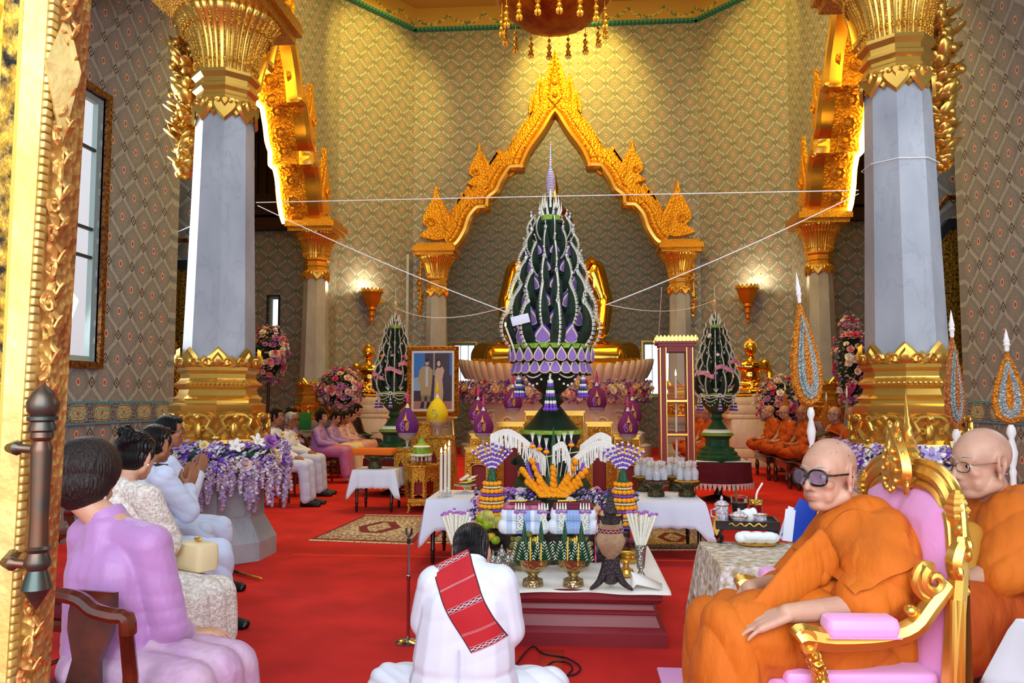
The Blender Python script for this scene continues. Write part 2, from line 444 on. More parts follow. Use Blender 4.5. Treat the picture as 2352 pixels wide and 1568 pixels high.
flat_wall('wall_back_right_corner',(3.12,19.75),(4.80,17.85),HH)
KX=.887
mb=MB();mb.ext(archwall(-3.1,3.85,HH,KX),.3);struct('wall_left_arcade',mb,M_['paper'],(-5.5,14.0,0),R(90))
mb=MB();mb.ext(archwall(-3.85,3.1,HH,KX),.3);struct('wall_right_arcade',mb,M_['paper'],(4.95,14.0,0),R(-90))
def win_wall(name,a,b,H,wins,th=.2,m='paper'):
 a=Vector(a);b=Vector(b);d=b-a;L=d.length;ang=math.atan2(d.y,d.x);mb=MB()
 us=sorted({0,L,*[q for w_ in wins for q in w_[:2]]});zs=sorted({0,H,*[q for w_ in wins for q in w_[2:]]})
 for i in range(len(us)-1):
  z0=0
  spans=[]
  for k in range(len(zs)-1):
   hole=any(w_[0]<=us[i]and us[i+1]<=w_[1]and w_[2]<=zs[k]and zs[k+1]<=w_[3]for w_ in wins)
   if not hole:spans.append((zs[k],zs[k+1]))
  for z0,z1 in spans:
   mb.box(((us[i]+us[i+1])/2,th/2,(z0+z1)/2),(us[i+1]-us[i],th,z1-z0))
 return struct(name,mb,M_[m],(a.x,a.y,0),ang),a,ang
NW=[0]
def window(wa,ang,u0,u1,z0,z1,bars=1,rails=(),m='redgold',fw=.05,th=.2):
 NW[0]+=1
 par=thing('window_%d'%NW[0],None,None,(wa.x,wa.y,0),ang);par['kind']='structure'
 mb=MB()
 for u in(u0-fw/2,u1+fw/2):mb.box((u,-.01,(z0+z1)/2),(fw,.06,z1-z0+2*fw))
 for z in(z0-fw/2,z1+fw/2):mb.box(((u0+u1)/2,-.01,z),(u1-u0,.06,fw))
 mb.build('window_frame',M_[m],par,False)
 mb=MB()
 for u in(u0+.03,u1-.03):mb.box((u,th*.6,(z0+z1)/2),(.06,.06,z1-z0))
 for z in(z0+.03,z1-.03):mb.box(((u0+u1)/2,th*.6,z),(u1-u0,.055,.06))
 mb.build('window_sash',M_['winframe'],par,False)
 mb=MB()
 for i in range(bars):u=u0+(u1-u0)*(i+1)/(bars+1);mb.box((u,th*.6,(z0+z1)/2),(.018,.03,z1-z0))
 for z in rails:mb.box(((u0+u1)/2,th*.55,z),(u1-u0,.035,.03))
 mb.build('glazing_bar',M_['grille'],par,False)
 mb=MB();mb.box(((u0+u1)/2,th*.8,(z0+z1)/2),(u1-u0,.006,z1-z0));mb.build('pane',M_['glass'],par,False)
 return par
o,a,g=win_wall('wall_niche',(-4.6,23.6),(3.8,23.6),HH,[(1.05,1.75,1.5,3.05),(6.65,7.45,1.5,3.05)])
window(a,g,1.05,1.75,1.5,3.05,2,m='gold');window(a,g,6.65,7.45,1.5,3.05,2,m='gold')
flat_wall('wall_niche_left',(-4.6,20.0),(-4.6,23.8),HH,-.2);flat_wall('wall_niche_right',(3.8,23.8),(3.8,20.0),HH,-.2)
o,a,g=win_wall('wall_left_aisle',(-9.2,18.6),(-5.5,18.6),HH,[(1.98,2.24,2.2,3.85)])
window(a,g,1.98,2.24,2.2,3.85,0,(3.0,),m='blackframe',fw=.03)
o,a,g=win_wall('wall_right_aisle',(4.95,18.6),(9.2,18.6),HH,[(1.66,2.02,2.0,3.95)])
window(a,g,1.66,2.02,2.0,3.95,1,(3.3,),m='blackframe',fw=.03)
flat_wall('wall_left_outer',(-9.2,9.6),(-9.2,18.6),HH);flat_wall('wall_right_outer',(9.0,18.6),(9.0,9.6),HH)
for sx,nm in((-1,'ceiling_left_aisle'),(1,'ceiling_right_aisle')):
 mb=MB();xc=-7.4 if sx<0 else 7.0
 mb.box((xc,14.2,8.9),(3.6,8.6,.1));mb.box((xc,18.52,7.5),(3.6,.12,2.9))
 for k in range(16):mb.box((xc-1.7+k*.226,18.42,7.5),(.09,.12,2.7))
 for k in range(7):mb.box((xc,10.5+k*1.24,8.75),(3.6,.16,.22))
 mb.box((xc,18.4,6.0),(3.6,.3,.5));mb.box((xc,18.4,5.55),(3.6,.22,.28))
 struct(nm,mb,M_['darkceil'])
LW=-5.0;RW=4.55;YE=9.65
o,a,g=win_wall('wall_left',(LW,-.8),(LW,YE),6.9,[(7.75,8.92,1.80,4.62)],th=.12)
window(a,g,7.75,8.92,1.80,4.62,2,(2.9,3.2,4.05),m='redgold',fw=.07,th=.12)
o,a,g=win_wall('wall_right',(RW,YE),(RW,-.8),6.9,[(3.6,4.7,1.80,4.62)],th=.3)
window(a,g,3.6,4.7,1.80,4.62,2,(2.9,3.2,4.05),m='redgold',fw=.07,th=.3)  # unseen window, put in to go with the added right fill lamp
for i,(x,ry,nm)in enumerate(((LW+.004,-.8,'trim_3'),(RW-.004,YE,'trim_4'))):
 mb=MB();mb.box((5.22,-.008 if i else-.008,0),(10.44,.016,.24))
 mb.build(nm,M_['dado'],None,False,loc=(x,ry,1.27),rz=R(90)if i==0 else R(-90))['kind']='structure'
flat_wall('wall_left_return',(-5.0-1.8,YE-.02),(-5.02,YE-.02),HH,.2);flat_wall('wall_left_exterior',(-9.4,YE-.24),(-5.32,YE-.24),HH,.2,m='white');flat_wall('wall_right_exterior',(RW+.32,YE-.24),(9.2,YE-.24),HH,.2,m='white');flat_wall('wall_right_return',(RW+.02,YE-.02),(RW+2.2,YE-.02),HH,.2)
flat_wall('wall_left_rear',(-7.2,10.60),(-5.0,10.60),HH,.2)
flat_wall('wall_right_rear',(4.55,10.60),(7.2,10.60),HH,.2)
for sx,n_,xc in((-1,1,-5.42),(1,2,4.98)):
 d=thing('door_%d'%n_,None,None,(xc,10.57,0));d['kind']='structure'
 W2=.5;Ht=2.95 if sx<0 else 3.35
 mb=MB();mb.ext([(-W2,0),(-W2,Ht),(-W2*.4,Ht+.35),(W2*.4,Ht+.35),(W2,Ht),(W2,0),(W2-.1,0),(W2-.1,Ht-.06),(W2*.35,Ht+.23),(-W2*.35,Ht+.23),(-W2+.1,Ht-.06),(-W2+.1,0)],.16)
 mb.build('door_frame',M_['blackframe'],d,False)
 mb=MB();mb.ext([(-W2+.1,0),(-W2+.1,Ht-.06),(-W2*.35,Ht+.23),(W2*.35,Ht+.23),(W2-.1,Ht-.06),(W2-.1,0)],.06)
 mb.build('door_leaf',M_['lacquer'],d,False)
 g=MB()
 for p,r in(((0,-.05,2.05),(.09,.03,.11)),((0,-.05,1.65),(.15,.03,.3)),((0,-.05,1.2),(.2,.03,.22)),((-.1,-.05,.8),(.07,.03,.35)),((.1,-.05,.8),(.07,.03,.35)),((-.2,-.05,1.7),(.05,.03,.25)),((.2,-.05,1.7),(.05,.03,.25))):g.ell(p,r)
 g.lathe([(.1,2.12),(.06,2.2),(.04,2.3),(.005,2.5)],(0,-.05,0),10,sy=.4)
 g.build('guardian_relief',M_['gold_carved'],d)
 mb=MB();z=Ht
 mb.tube([(-W2-.05,-.1,Ht-.1),(-W2-.02,-.1,Ht+.25),(-W2*.45,-.1,Ht+.62),(W2*.45,-.1,Ht+.62),(W2+.02,-.1,Ht+.25),(W2+.05,-.1,Ht-.1)],.035,6)
 mb.build('rope_moulding',M_['redgold'],d)
mb=MB();mb.box((-.2,16.9,HH+.05),(20,14.7,.1));struct('ceiling',mb,M_['ceil'])
mb=MB();mb.box((-.2,4.5,6.95),(9.4,10.7,.1));struct('ceiling_vestibule',mb,M_['darkceil'])
mb=MB();mb.box((-.2,9.9,9.1),(12,.3,4.4));struct('wall_front_upper',mb,M_['paper'])
def corn(a,b,k):
 a=Vector(a);b=Vector(b);d=b-a;L=d.length;ang=math.atan2(d.y,d.x);mb=MB()
 mb.ext([(0,0),(L,0),(L,.55),(0,.55)],.2);struct('trim_%d'%k,mb,M_['swag'],(a.x,a.y,10.75),ang)
corn((-3.98,19.68),(3.12,19.68),5);corn((-5.33,17.78),(-3.96,19.68),6);corn((3.1,19.68),(4.78,17.78),7)
corn((-5.3,10.2),(-5.3,17.8),8);corn((4.75,17.8),(4.75,10.2),9)
for k,x in((10,-4.17),(11,3.42)):
 mb=MB();mb.box((x,19.66,2.9),(.26,.16,4.2));struct('trim_%d'%k,mb,M_['marble_dark'])
 mb=MB();mb.box((x+(.02 if k==10 else-.02),19.56,2.6),(.035,.03,1.3));struct('trim_%d'%(k+2),mb,M_['white'])  # solid white strip standing in for a bright slit window by the column
def offset(P,d):
 o=[]
 for i,p in enumerate(P):
  a=P[max(i-1,0)];b=P[min(i+1,len(P)-1)]
  t=Vector((b[0]-a[0],b[1]-a[1]));t.normalize();o.append((p[0]-t.y*d,p[1]+t.x*d))
 return o
def flame(w,h,n=9,lean=.0,curl=0):
 L=[];Rr=[]
 for i in range(n+1):
  t=i/n;q=w*math.sin(PI*min(1,t**.75))**.9*(1-t)**.35 if t<1 else 0
  q=w*.5*(math.sin(PI*t**.62))+(w*.22*(1-t));cx=lean*h*t*t+curl*w*math.sin(t*PI*1.3)*.3
  if i==n:L.append((cx,h*t));continue
  L.append((cx-q,h*t));Rr.append((cx+q,h*t))
 return L+Rr[::-1]
def leafplate(mb,x,z,w,h,ang,th=.08,y=0,lean=.12,mir=1,ridge=True):
 c,s=math.cos(ang),math.sin(ang);P=flame(w,h,8,lean*mir)
 Mx=T(x,y,z)@RY(-ang)
 mb.ext(P,th,Mx,taper=.9)
 if ridge:
  P2=flame(w*.55,h*.78,7,lean*mir);Mx=T(x,y-th*.65,z)@RY(-ang)@T(0,0,h*.06);mb.ext(P2,th*.5,Mx,taper=.55)
def hook(mb,x,z,s,mir):
 P=[(0,-.55),(-.32,-.5),(-.54,-.15),(-.52,.25),(-.36,.62),(-.14,.98),(-.04,1.40),(.05,.95),(.22,.64),(.38,.30),(.38,.02),(.22,-.12),(.34,-.24),(.50,-.40)]
 P=smoothpts([(p[0],p[1])for p in P]+[(0,-.55)],(5,0),3)[:-1]
 P=[(p[0]*mir,p[1])for p in P]
 mb.ext(P,.16,T(x,0,z)@SC(s,1,s),taper=.93)
 sp=[(x+mir*s*(.09+.15*math.cos(a)*(1-a/14)),-.1,z+s*(.08+.15*math.sin(a)*(1-a/14)))for a in[i*.5 for i in range(20)]]
 mb.tube(sp,[.05*s*(1-i/26)for i in range(20)],8)
 for k in range(5):
  q=k/4;mb.tube([(x+mir*s*(-.38+.1*q),-.09,z+s*(-.3+q*.2)),(x+mir*s*(-.4+.12*q),-.1,z+s*(.1+.2*q)),(x+mir*s*(-.14+.05*q),-.09,z+s*(.75+.1*q))],[.008,.026*s,.006],6)
def make_arch(label,kx=1.0,deep=.34,led=False):
 root=thing('pointed_arch',label,'arch',group=None)
 P=[(x*kx,z)for x,z in ARCH]
 def sweep(prof):
  mb=MB();m=len(P);k=len(prof);rings=[offset(P,q[0])for q in prof]
  v=[(rings[j][i][0],prof[j][1],rings[j][i][1])for i in range(m)for j in range(k)]
  f=[(i*k+j,i*k+(j+1)%k,(i+1)*k+(j+1)%k,(i+1)*k+j)for i in range(m-1)for j in range(k)]
  f+=[tuple(range(k)),tuple(range((m-1)*k,m*k))]
  return mb.add(v,f)
 sweep([(0,-.05),(.0,deep),(.56,deep),(.56,-.02),(.46,-.08),(.22,-.06),(.19,-.03)]).build('frame',M_['gold_arch'],root,True)
 sweep([(-.03,-.12),(-.03,.1),(.16,.1),(.17,-.1),(.10,-.20),(.03,-.19)]).build('inner_moulding',M_['gold'],root,True)
 mb=MB();sweep_p=offset(P,.30)
 for i in range(2,len(P)-2,1):
  for q in range(2):
   a=sweep_p[i];b=sweep_p[i+1];t=q/2;mb.ell((a[0]*(1-t)+b[0]*t,-.085,a[1]*(1-t)+b[1]*t),.02,6,4)
 mb.build('bead_row',M_['gold_fine'],root)['kind']='stuff'
 O=offset(P,.52)
 for mir in(-1,1):
  half=[p for p in O if p[0]*mir>=0];half.sort(key=lambda p:-p[1])
  acc=0;last=half[0];k=0
  for p in half[1:]:
   acc+=math.dist(p,last);last=p
   if acc>.235:
    acc=0;k+=1
    if k<=0:continue
    mb=MB();leafplate(mb,p[0]-mir*.14,p[1]-.20,.26,.56,-mir*R(4),y=0,mir=-mir*.9)
    mb.build('flame_leaf',M_['gold_arch'],root)
 mb=MB();leafplate(mb,0,8.62,.50,1.60,0,.14,lean=0)
 for s_ in(-1,1):
  leafplate(mb,s_*.24,8.55,.3,1.05,-s_*R(14),.1,lean=-.1*s_);leafplate(mb,s_*.42,8.35,.3,.8,-s_*R(16),.08,lean=-.1*s_)
 mb.ext([(0,8.62),(-.24,8.9),(0,9.4),(.24,8.9)],.26,taper=.7);mb.ell((0,-.15,9.3),(.09,.04,.09));mb.ell((0,-.14,8.98),(.07,.06,.09))
 for k in range(7):mb.ell((0,-.12,9.45+k*.1),(.05-.005*k,.03,.045));
 for k in range(8):
  for s_ in(-1,1):mb.ell((s_*(.17-.014*k),-.09,9.0+k*.13),.025,6,4)
 mb.build('apex_finial',M_['gold_arch'],root)
 for mir in(-1,1):
  for x,z,s_ in((1.92,7.0,.62),(3.02,5.75,.78)):
   mb=MB();hook(mb,x*mir*kx,z,s_,mir);mb.build('scroll_finial',M_['gold_arch'],root)
 if led:
  mb=MB();m=len(P);Q=offset(P,-.035)
  v=[]
  for i in range(m):v+=[(Q[i][0],deep-.10,Q[i][1]),(Q[i][0],deep-.02,Q[i][1]),(P[i][0],deep-.02,P[i][1]),(P[i][0],deep-.10,P[i][1])]
  f=[(i*4+j,i*4+(j+1)%4,i*4+4+(j+1)%4,i*4+4+j)for i in range(m-1)for j in range(4)]
  mb.add(v,f).build('light_strip',M_['led'],root,False)
  acc=0
  for i in range(1,m-1):
   acc+=math.dist(P[i],P[i-1])
   if acc>.36:
    acc=0;t=Vector((P[i+1][0]-P[i-1][0],0,P[i+1][1]-P[i-1][1])).normalized();nrm=Vector((t.z,0,-t.x))
    mb=MB();mx=Matrix(((t.x,0,nrm.x,P[i][0]),(0,1,0,deep*.5),(t.z,0,nrm.z,P[i][1]),(0,0,0,1)))
    mb.M=mx;mb.lathe([(.15,0),(.15,.03),(.11,.05),(.10,.02),(.06,.03),(.05,.06),(.02,.07)],n=14)
    for q in range(8):mb.ell((.13*math.cos(q*PI/4),.13*math.sin(q*PI/4),.045),.02,6,4)
    mb.build('medallion',M_['gold_fine'],root)
 return root
ar=make_arch('great gilded pointed arch framing the golden statue niche in the back wall');ar.location=(AX,19.72,0)
a2=make_arch('gilded pointed arch with glowing light strip on the left side wall',KX,.75,True);a2.location=(-5.33,14.0,0);a2.rotation_euler=(0,0,R(90))
a3=dup(a2,(4.80,14.0,0),R(-90),'gilded pointed arch with glowing light strip on the right side wall')
def crown(par,r,z,s,name='crown_leaf',m='gold',n=8,rot=R(22.5)):
 def plate(w,h,big):
  P=flame(w,h,7);mb=MB();mb.ext(P,.035*s,taper=.8)
  mb.ext(flame(w*.55,h*.7,6),.02*s,T(0,-.028*s,h*.05),taper=.6)
  for q in(-1,1):
   mb.tube([(q*w*.5+q*.05*s*(1-i/7)*math.cos(i),-.02*s,.05*s+.05*s*(1-i/7)*math.sin(i))for i in range(7)],.012*s,5)
  return mb
 big=plate(.17*s,.20*s,1).build(name,M_[m],par);small=plate(.12*s,.12*s,0).build(name,M_[m],par)
 fb=fs=True
 for k in range(n):
  a=rot+2*PI*k/n
  rc=r/math.cos(PI/n)
  for(o,aa,rr,big_)in((big,a,rc*.99,True),(small,a+PI/n,r,False)):
   loc=(rr*math.cos(aa),rr*math.sin(aa),z);ro=(R(4),0,aa+PI/2)
   if big_ and fb:o.location=loc;o.rotation_euler=ro;fb=False
   elif not big_ and fs:o.location=loc;o.rotation_euler=ro;fs=False
   else:cpart(o,par,loc,ro)
def cap_petals(par,r,z,s,n=8,rot=R(22.5)):
 mb=MB();mb.ext([(x,-zz)for x,zz in flame(.19*s,.24*s,7)],.03*s,taper=.8)
 mb.ext([(x*.5,-zz*.7)for x,zz in flame(.13*s,.16*s,6)],.02*s,T(0,-.024*s,0),taper=.6)
 for q in(-1,1):mb.tube([(q*(.06+.035*(1-i/7)*math.cos(i))*s,-.02*s,(-.05+.03*(1-i/7)*math.sin(i))*s)for i in range(7)],.011*s,5)
 o=mb.build('hanging_leaf',M_['gold'],par);f=True
 for k in range(2*n):
  a=rot+PI*k/n;rr=r/math.cos(PI/n)if k%2==0 else r
  loc=(rr*math.cos(a),rr*math.sin(a),z)
  ro=(R(-5),0,a+PI/2);sc=1 if k%2==0 else .8
  if f:o.location=loc;o.rotation_euler=ro;f=False
  else:cpart(o,par,loc,ro,sc)
def garland(mb,h,w,rnd,n=90):
 for k in range(n):
  t=k/n;z=-h*t;rad=w*(.35+.65*math.sin(PI*min(1,.25+t*.75)))
  a=rnd.uniform(0,2*PI);q=rnd.uniform(.2,1)*rad
  p=(q*math.cos(a),q*math.sin(a)*.7,z)
  rot=(RZ(a)@RY(rnd.uniform(.5,1.3))@RX(rnd.uniform(-.5,.5)))
  if k%4==0:mb.ell(p,w*.24,8,5)
  else:mb.ell(p,(w*.10,w*.36,w*.50),7,5,rot.to_3x3())
 return mb
def make_column(label,ped=1.0,group=None):
 r=thing('column',label,'column',group=group);z0=ped
 mb=MB();mb.oct([(.50,0),(.50,.16),(.46,.24),(.43,.30),(.395,.36),(.385,.80),(.42,.86),(.43,.90),(.43,1.0)])
 mb.build('pedestal',M_['marble_dark'],r,True,25)
 mb=MB()
 for k in range(8):
  a=k*PI/4;mb.M=RZ(a)@T(.392,0,.58)@RZ(PI/2)
  for z,sx,sz in((.19,.24,.02),(-.19,.24,.02)):mb.box((0,0,z),(sx,.02,sz))
  for x in(-.12,.12):mb.box((x,0,0),(.02,.02,.38))
 mb.build('panel_moulding',M_['marble'],r,False)
 mb=MB();mb.oct([(.43,1.0),(.44,1.03),(.42,1.06),(.36,1.09),(.35,1.20),(.385,1.30),(.39,1.36),(.35,1.38),(.345,1.42)])
 mb.build('gilded_base',M_['gold'],r,True,25)
 fo=MB()
 for q in(-1,1):
  fo.tube([(q*(.13+.0),0,.0),(q*.15,-.05,.05),(q*.10,-.07,.11),(q*.13,-.06,.17),(q*.08,-.05,.21),(0,-.05,.22)],[.028,.026,.022,.02,.018,.016],7)
  fo.tube([(q*(.075+.035*(1-i/9)*math.cos(i*.8)),-.07,.10+.035*(1-i/9)*math.sin(i*.8))for i in range(9)],.012,6)
  fo.tube([(q*(.12+.03*(1-i/8)*math.cos(i*.8)),-.065,.19+.03*(1-i/8)*math.sin(i*.8))for i in range(8)],.012,6)
  fo.ell((q*.155,-.04,.02),(.035,.03,.03))
 fo.ell((0,-.03,.09),(.04,.02,.07));fo.ell((0,-.05,.2),(.035,.03,.03))
 f0=None
 for k in range(8):
  a=k*PI/4;loc=(.37*math.cos(a),.37*math.sin(a),1.06);ro=(0,0,a+PI/2)
  if f0 is None:f0=fo.build('scroll_foot',M_['gold'],r);f0.location=loc;f0.rotation_euler=ro
  else:cpart(f0,r,loc,ro)
 mb=MB();mb.oct([(.345,1.40),(.36,1.42),(.325,1.45),(.31,1.50),(.315,1.51),(.34,1.53),(.34,1.56),(.315,1.58),(.305,1.60),(.305,1.64),(.33,1.67),(.33,1.70),(.31,1.71)])
 mb.build('base_moulding',M_['gold'],r,True,25)
 mb=MB()
 for k in range(56):
  a=2*PI*k/56;th=(a-R(22.5))%(PI/4)-PI/8;rr=.345/math.cos(th);mb.ell((rr*math.cos(a),rr*math.sin(a),1.545),(.016,.016,.013),6,4)
 mb.build('bead_row',M_['gold'],r)['kind']='stuff'
 crown(r,.318,1.69,.95)
 mb=MB();mb.oct([(.298,1.66),(.278,2.4),(.258,3.2),(.236,4.25)],sub=1);mb.build('shaft',M_['marble'],r,True,20)
 cap_petals(r,.245,4.17,.95)
 mb=MB();mb.oct([(.238,4.12),(.262,4.14),(.262,4.19),(.245,4.21),(.245,4.24),(.275,4.27),(.275,4.30),(.25,4.32),(.25,4.36),(.285,4.40),(.285,4.43),(.26,4.44)])
 mb.build('neck_moulding',M_['gold'],r,True,25)
 mb=MB();pr=[(.255,4.43),(.262,4.50),(.28,4.60),(.315,4.72),(.36,4.82),(.42,4.90),(.455,4.95),(.455,4.97)]
 mb.lathe(pr,n=128,rot=R(22.5),fn=lambda q,a,z:(q*(1+.03*(1/math.cos(((a-R(22.5))%(PI/4))-PI/8)-1)*10)*(1+.05*abs(math.sin(a*20)))),cap=True)
 mb.build('fluted_bell',M_['gold'],r,True,50)
 mb=MB()
 for k in range(40):
  a=2*PI*k/40+.04
  mb.tube([((q+.012)*math.cos(a),(q+.012)*math.sin(a),z)for q,z in pr[:-1]],[.006,.009,.009,.009,.011,.014,.006],5)
  mb.ell((.285*math.cos(a),.285*math.sin(a),4.52),(.016,.016,.035),6,4)
  mb.ell((.40*math.cos(a),.40*math.sin(a),4.84),(.018,.018,.04),6,4)
 mb.build('leaf_rib',M_['gold_fine'],r)
 mb=MB();mb.box((0,0,5.02),(.98,.98,.10));mb.box((0,0,5.12),(1.08,1.08,.12));mb.box((0,0,5.22),(.92,.92,.1))
 mb.build('abacus',M_['gold_fine'],r,False)
 return r
rnd=random.Random(5)
CL=(-3.25,7.2);CR=(2.78,6.95)
cA=make_column('large marble column at the left with gilded crown base and fluted capital, nearest on that side');cA.location=(*CL,0)
cB=dup(cA,(*CR,0),None,'large marble column at the right behind the monks, with gilded crown base and fluted capital')
for(x,y),lab in(((-5.42,16.6),'slender marble column under the glowing arch at the left, far side of the hall'),((5.0,16.6),'slender marble column under the glowing arch at the right, behind the bench of monks'),((-5.42,11.42),'marble column mostly hidden behind the large left column'),((4.92,11.42),'marble column mostly hidden behind the large right column')):
 c=dup(cA,(x,y,0),None,lab,sc=(.96,.96,.985))
cC=dup(cA,(-3.33,19.55,0),None,'marble column carrying the left foot of the great arch',sc=(.96,.96,.985))
cD=dup(cA,(2.58,19.55,0),None,'marble column carrying the right foot of the great arch',sc=(.96,.96,.985))
def hanggar(label,loc,h,w,n=90,rz=0):
 mb=MB();garland(mb,h,w,rnd,n);mb.tube([(0,0,.15),(0,0,-h*.95)],.02,6)
 o=mb.build('leaf_garland',M_['gold'],None,True,60,loc,rz);tag(o,label,'garland');return o
p=aty(438,60,7.45);hanggar('thick gilded leaf garland hanging left of the large left column',(p.x-.02,p.y,p.z),1.50,.19,170)
p=aty(2150,20,7.3);hanggar('thick gilded leaf garland hanging right of the large right column',(p.x,p.y,p.z),1.45,.19,170)
p=aty(966,612,19.5);hanggar('small gilded leaf garland left of the great arch column',(p.x,p.y,p.z),1.25,.13,50)
p=aty(1592,600,19.5);hanggar('small gilded leaf garland right of the great arch column',(p.x,p.y,p.z),1.3,.13,50)
for i,(c,sx)in enumerate(((CL,-1),(CR,1))):
 g=thing('gilded_beam','gilded beam resting on the large %s column'%('left' if sx<0 else 'right'),'beam',(c[0],c[1],5.27))
 mb=MB();mb.box((0,.0,.25),(.8,.8,.5));mb.box((sx*1.0,0,.45),(1.6,.5,.5));mb.build('beam_core',M_['gold_carved'],g,False)
 mb=MB();mb.box((0,-.405,.25),(.5,.02,.36));mb.box((-sx*.405,0,.25),(.02,.5,.36));mb.build('mosaic_panel',M_['redmosaic'],g,False)
ch=thing('chandelier','gilded lotus shaped hanging canopy with tassels under the ceiling','chandelier',(-.30,14.0,8.02))
mb=MB();mb.lathe([(.01,0),(.30,.03),(.62,.14),(.82,.32),(.95,.50),(1.0,.62),(.9,.7),(.4,1.2),(.05,1.6)],n=64,fn=lambda q,a,z:q*(1+.035*abs(math.sin(a*12))))
mb.build('lotus_bowl',mat('amber_canopy','#b8741e',.45,.5,bump=.6,bs=20,tex='vor',col2='#8a3a12',vs_=3),ch)
mb=MB();mb.lathe([(1.0,.56),(1.06,.58),(1.06,.66),(1.0,.68)],n=64);mb.build('rim',M_['gold'],ch)
mb=MB();mb.tube([(0,0,1.5),(0,0,3.2)],.03,8);mb.build('hanging_rod',M_['gold'],ch)
tb=MB();tb.tube([(0,0,.62),(0,0,.0)],.006,5)
for z in(.05,-.06):tb.lathe([(.005,z+.09),(.035,z+.06),(.05,z+.02),(.03,z-.02),(.005,z-.03)],n=10)
tb.ell((0,0,.2),.035,8,6)
for k in range(6):a=k*PI/3;tb.ell((.04*math.cos(a),.04*math.sin(a),-.13),(.02,.02,.05),6,4)
tas=None
for k in range(16):
 a=2*PI*k/16+.12;loc=(.93*math.cos(a),.93*math.sin(a),-.0)
 if tas is None:tas=tb.build('tassel',M_['gold'],ch);tas.location=loc
 else:cpart(tas,ch,loc)
def sconce(label,loc,rz):
 s=thing('wall_sconce',label,'sconce',loc,rz)
 mb=MB();mb.lathe([(.008,-.72),(.03,-.68),(.02,-.62),(.05,-.58),(.035,-.50),(.07,-.46),(.06,-.36),(.11,-.32),(.10,-.26),(.15,-.20),(.20,-.05),(.24,.06),(.26,.10),(.20,.10),(.16,-.05)],n=32,fn=lambda q,a,z:q*(1+.04*math.sin(a*16)),cap=False)
 mb.build('shade',mat('amber_sconce','#c8791c',.3,.6,bump=.4,bs=30),s)
 mb=MB()
 for k in range(18):a=2*PI*k/18;mb.ext(flame(.08,.11,5),.015,T(.26*math.cos(a),.26*math.sin(a),.07)@RZ(a+PI/2)@RX(R(-6)))
 mb.build('leaf_rim',M_['gold'],s)
 mb=MB();mb.ell((0,0,.02),(.09,.09,.09));mb.build('bulb',M_['bulb'],s)
 mb=MB();mb.box((0,.22,-.1),(.08,.25,.08));mb.build('bracket',M_['gold'],s,False)
 lamp('sconce_light','POINT',(loc[0],loc[1],loc[2]+.25),26,(1,.78,.42),.08)
sconce('gilded cone wall sconce glowing on the left corner wall, above the small green cone tree',(-4.64,18.30,3.80),R(54)-PI/2+R(0))
sconce('gilded cone wall sconce glowing on the right corner wall, above the golden statue',(3.92,18.30,3.80),R(-54)+PI/2)
def dz(px,py,Y=1.30):return aty(px,py,Y)
dl=thing('gilded_door_leaf','tall carved gilded door frame close at the left edge of the view','door',dz(80,784),0)
base=dz(80,784);dl.location.y+=.016
def strip(name,m,p0,p1,q0,q1,dep,yo=0,bump=None):
 a,b,c,d=dz(p0,0),dz(p1,0),dz(q0,1568),dz(q1,1568)
 def ext_(t,b_,z):k=(z-b_.z)/(t.z-b_.z);return b_.x+(t.x-b_.x)*k
 mb=MB();z0,z1=.0,2.6
 poly=[(ext_(a,c,z0)-base.x,z0-base.z),(ext_(b,d,z0)-base.x,z0-base.z),(ext_(b,d,z1)-base.x,z1-base.z),(ext_(a,c,z1)-base.x,z1-base.z)]
 mb.ext(poly,dep,T(0,yo,0));return mb.build(name,M_[m],dl,False)
M_['carve_black']=mat('gold_black_fretwork','#c9992e',.4,.5,bump=.7,bs=40,col2='#1c150a',vs_=38)
strip('door_leaf','lacquer2' if 0 else 'gold_arch',-260,36,-330,-46,.05,.0)
strip('fret_panel','carve_black',22,66,-55,-10,.05,-.004)
strip('gold_fillet','gold',64,76,-12,0,.06,-.006)
strip('black_line','black',75,80,-1,5,.06,-.008)
strip('plain_stile','gold_pale',84,138,4,42,.07,-.012)
strip('carved_border','gold_old',132,168,40,70,.05,.01)
a,c=dz(142,0),dz(42,1568)
sb=MB();bb=MB()
for k in range(96):
 t=k/95;x=a.x+(c.x-a.x)*t*1.15-base.x+.0;z=a.z+(c.z-a.z)*t*1.15-base.z+.03
 bb.rbox((x,-.035,z),(.011,.018,.0115),.003)
 if k%4==0:
  for q in(1,):
   sb.tube([(x+.022+.010*(1-i/12)*math.cos(i*.62+k),-.03-.004*math.sin(i),z+.020*(1-i/12)*math.sin(i*.62+k))for i in range(12)],[.0052*(1-i/16)for i in range(12)],6)
  sb.ell((x+.022,-.03,z),.005,6,5)
  sb.ell((x+.034,-.02,z+.02),(.004,.008,.018),6,5,RY(.5).to_3x3());sb.ell((x+.030,-.02,z-.022),(.004,.007,.016),6,5,RY(-.6).to_3x3())
bb.build('bead_row',M_['gold_pale'],dl);sb.build('scroll_carving',M_['gold_old'],dl)
p=dz(152,170);x,z=p.x-base.x,p.z-base.z
mb=MB();mb.add([(x-.03,-.03,z),(x,-.02,z+.11),(x+.03,-.02,z),(x,-.02,z-.13),(x,-.07,z)],[(0,1,4),(1,2,4),(2,3,4),(3,0,4),(0,3,2,1)]).build('faceted_boss',M_['gold_pale'],dl,False)
hb=thing('pull_handle',None,None);hb.parent=dl
def dlp(px,py,Y=1.2):v=aty(px,py,Y);return(v.x-base.x,Y-1.316,v.z-base.z)
t=dlp(101,875);b_=dlp(82,1400)
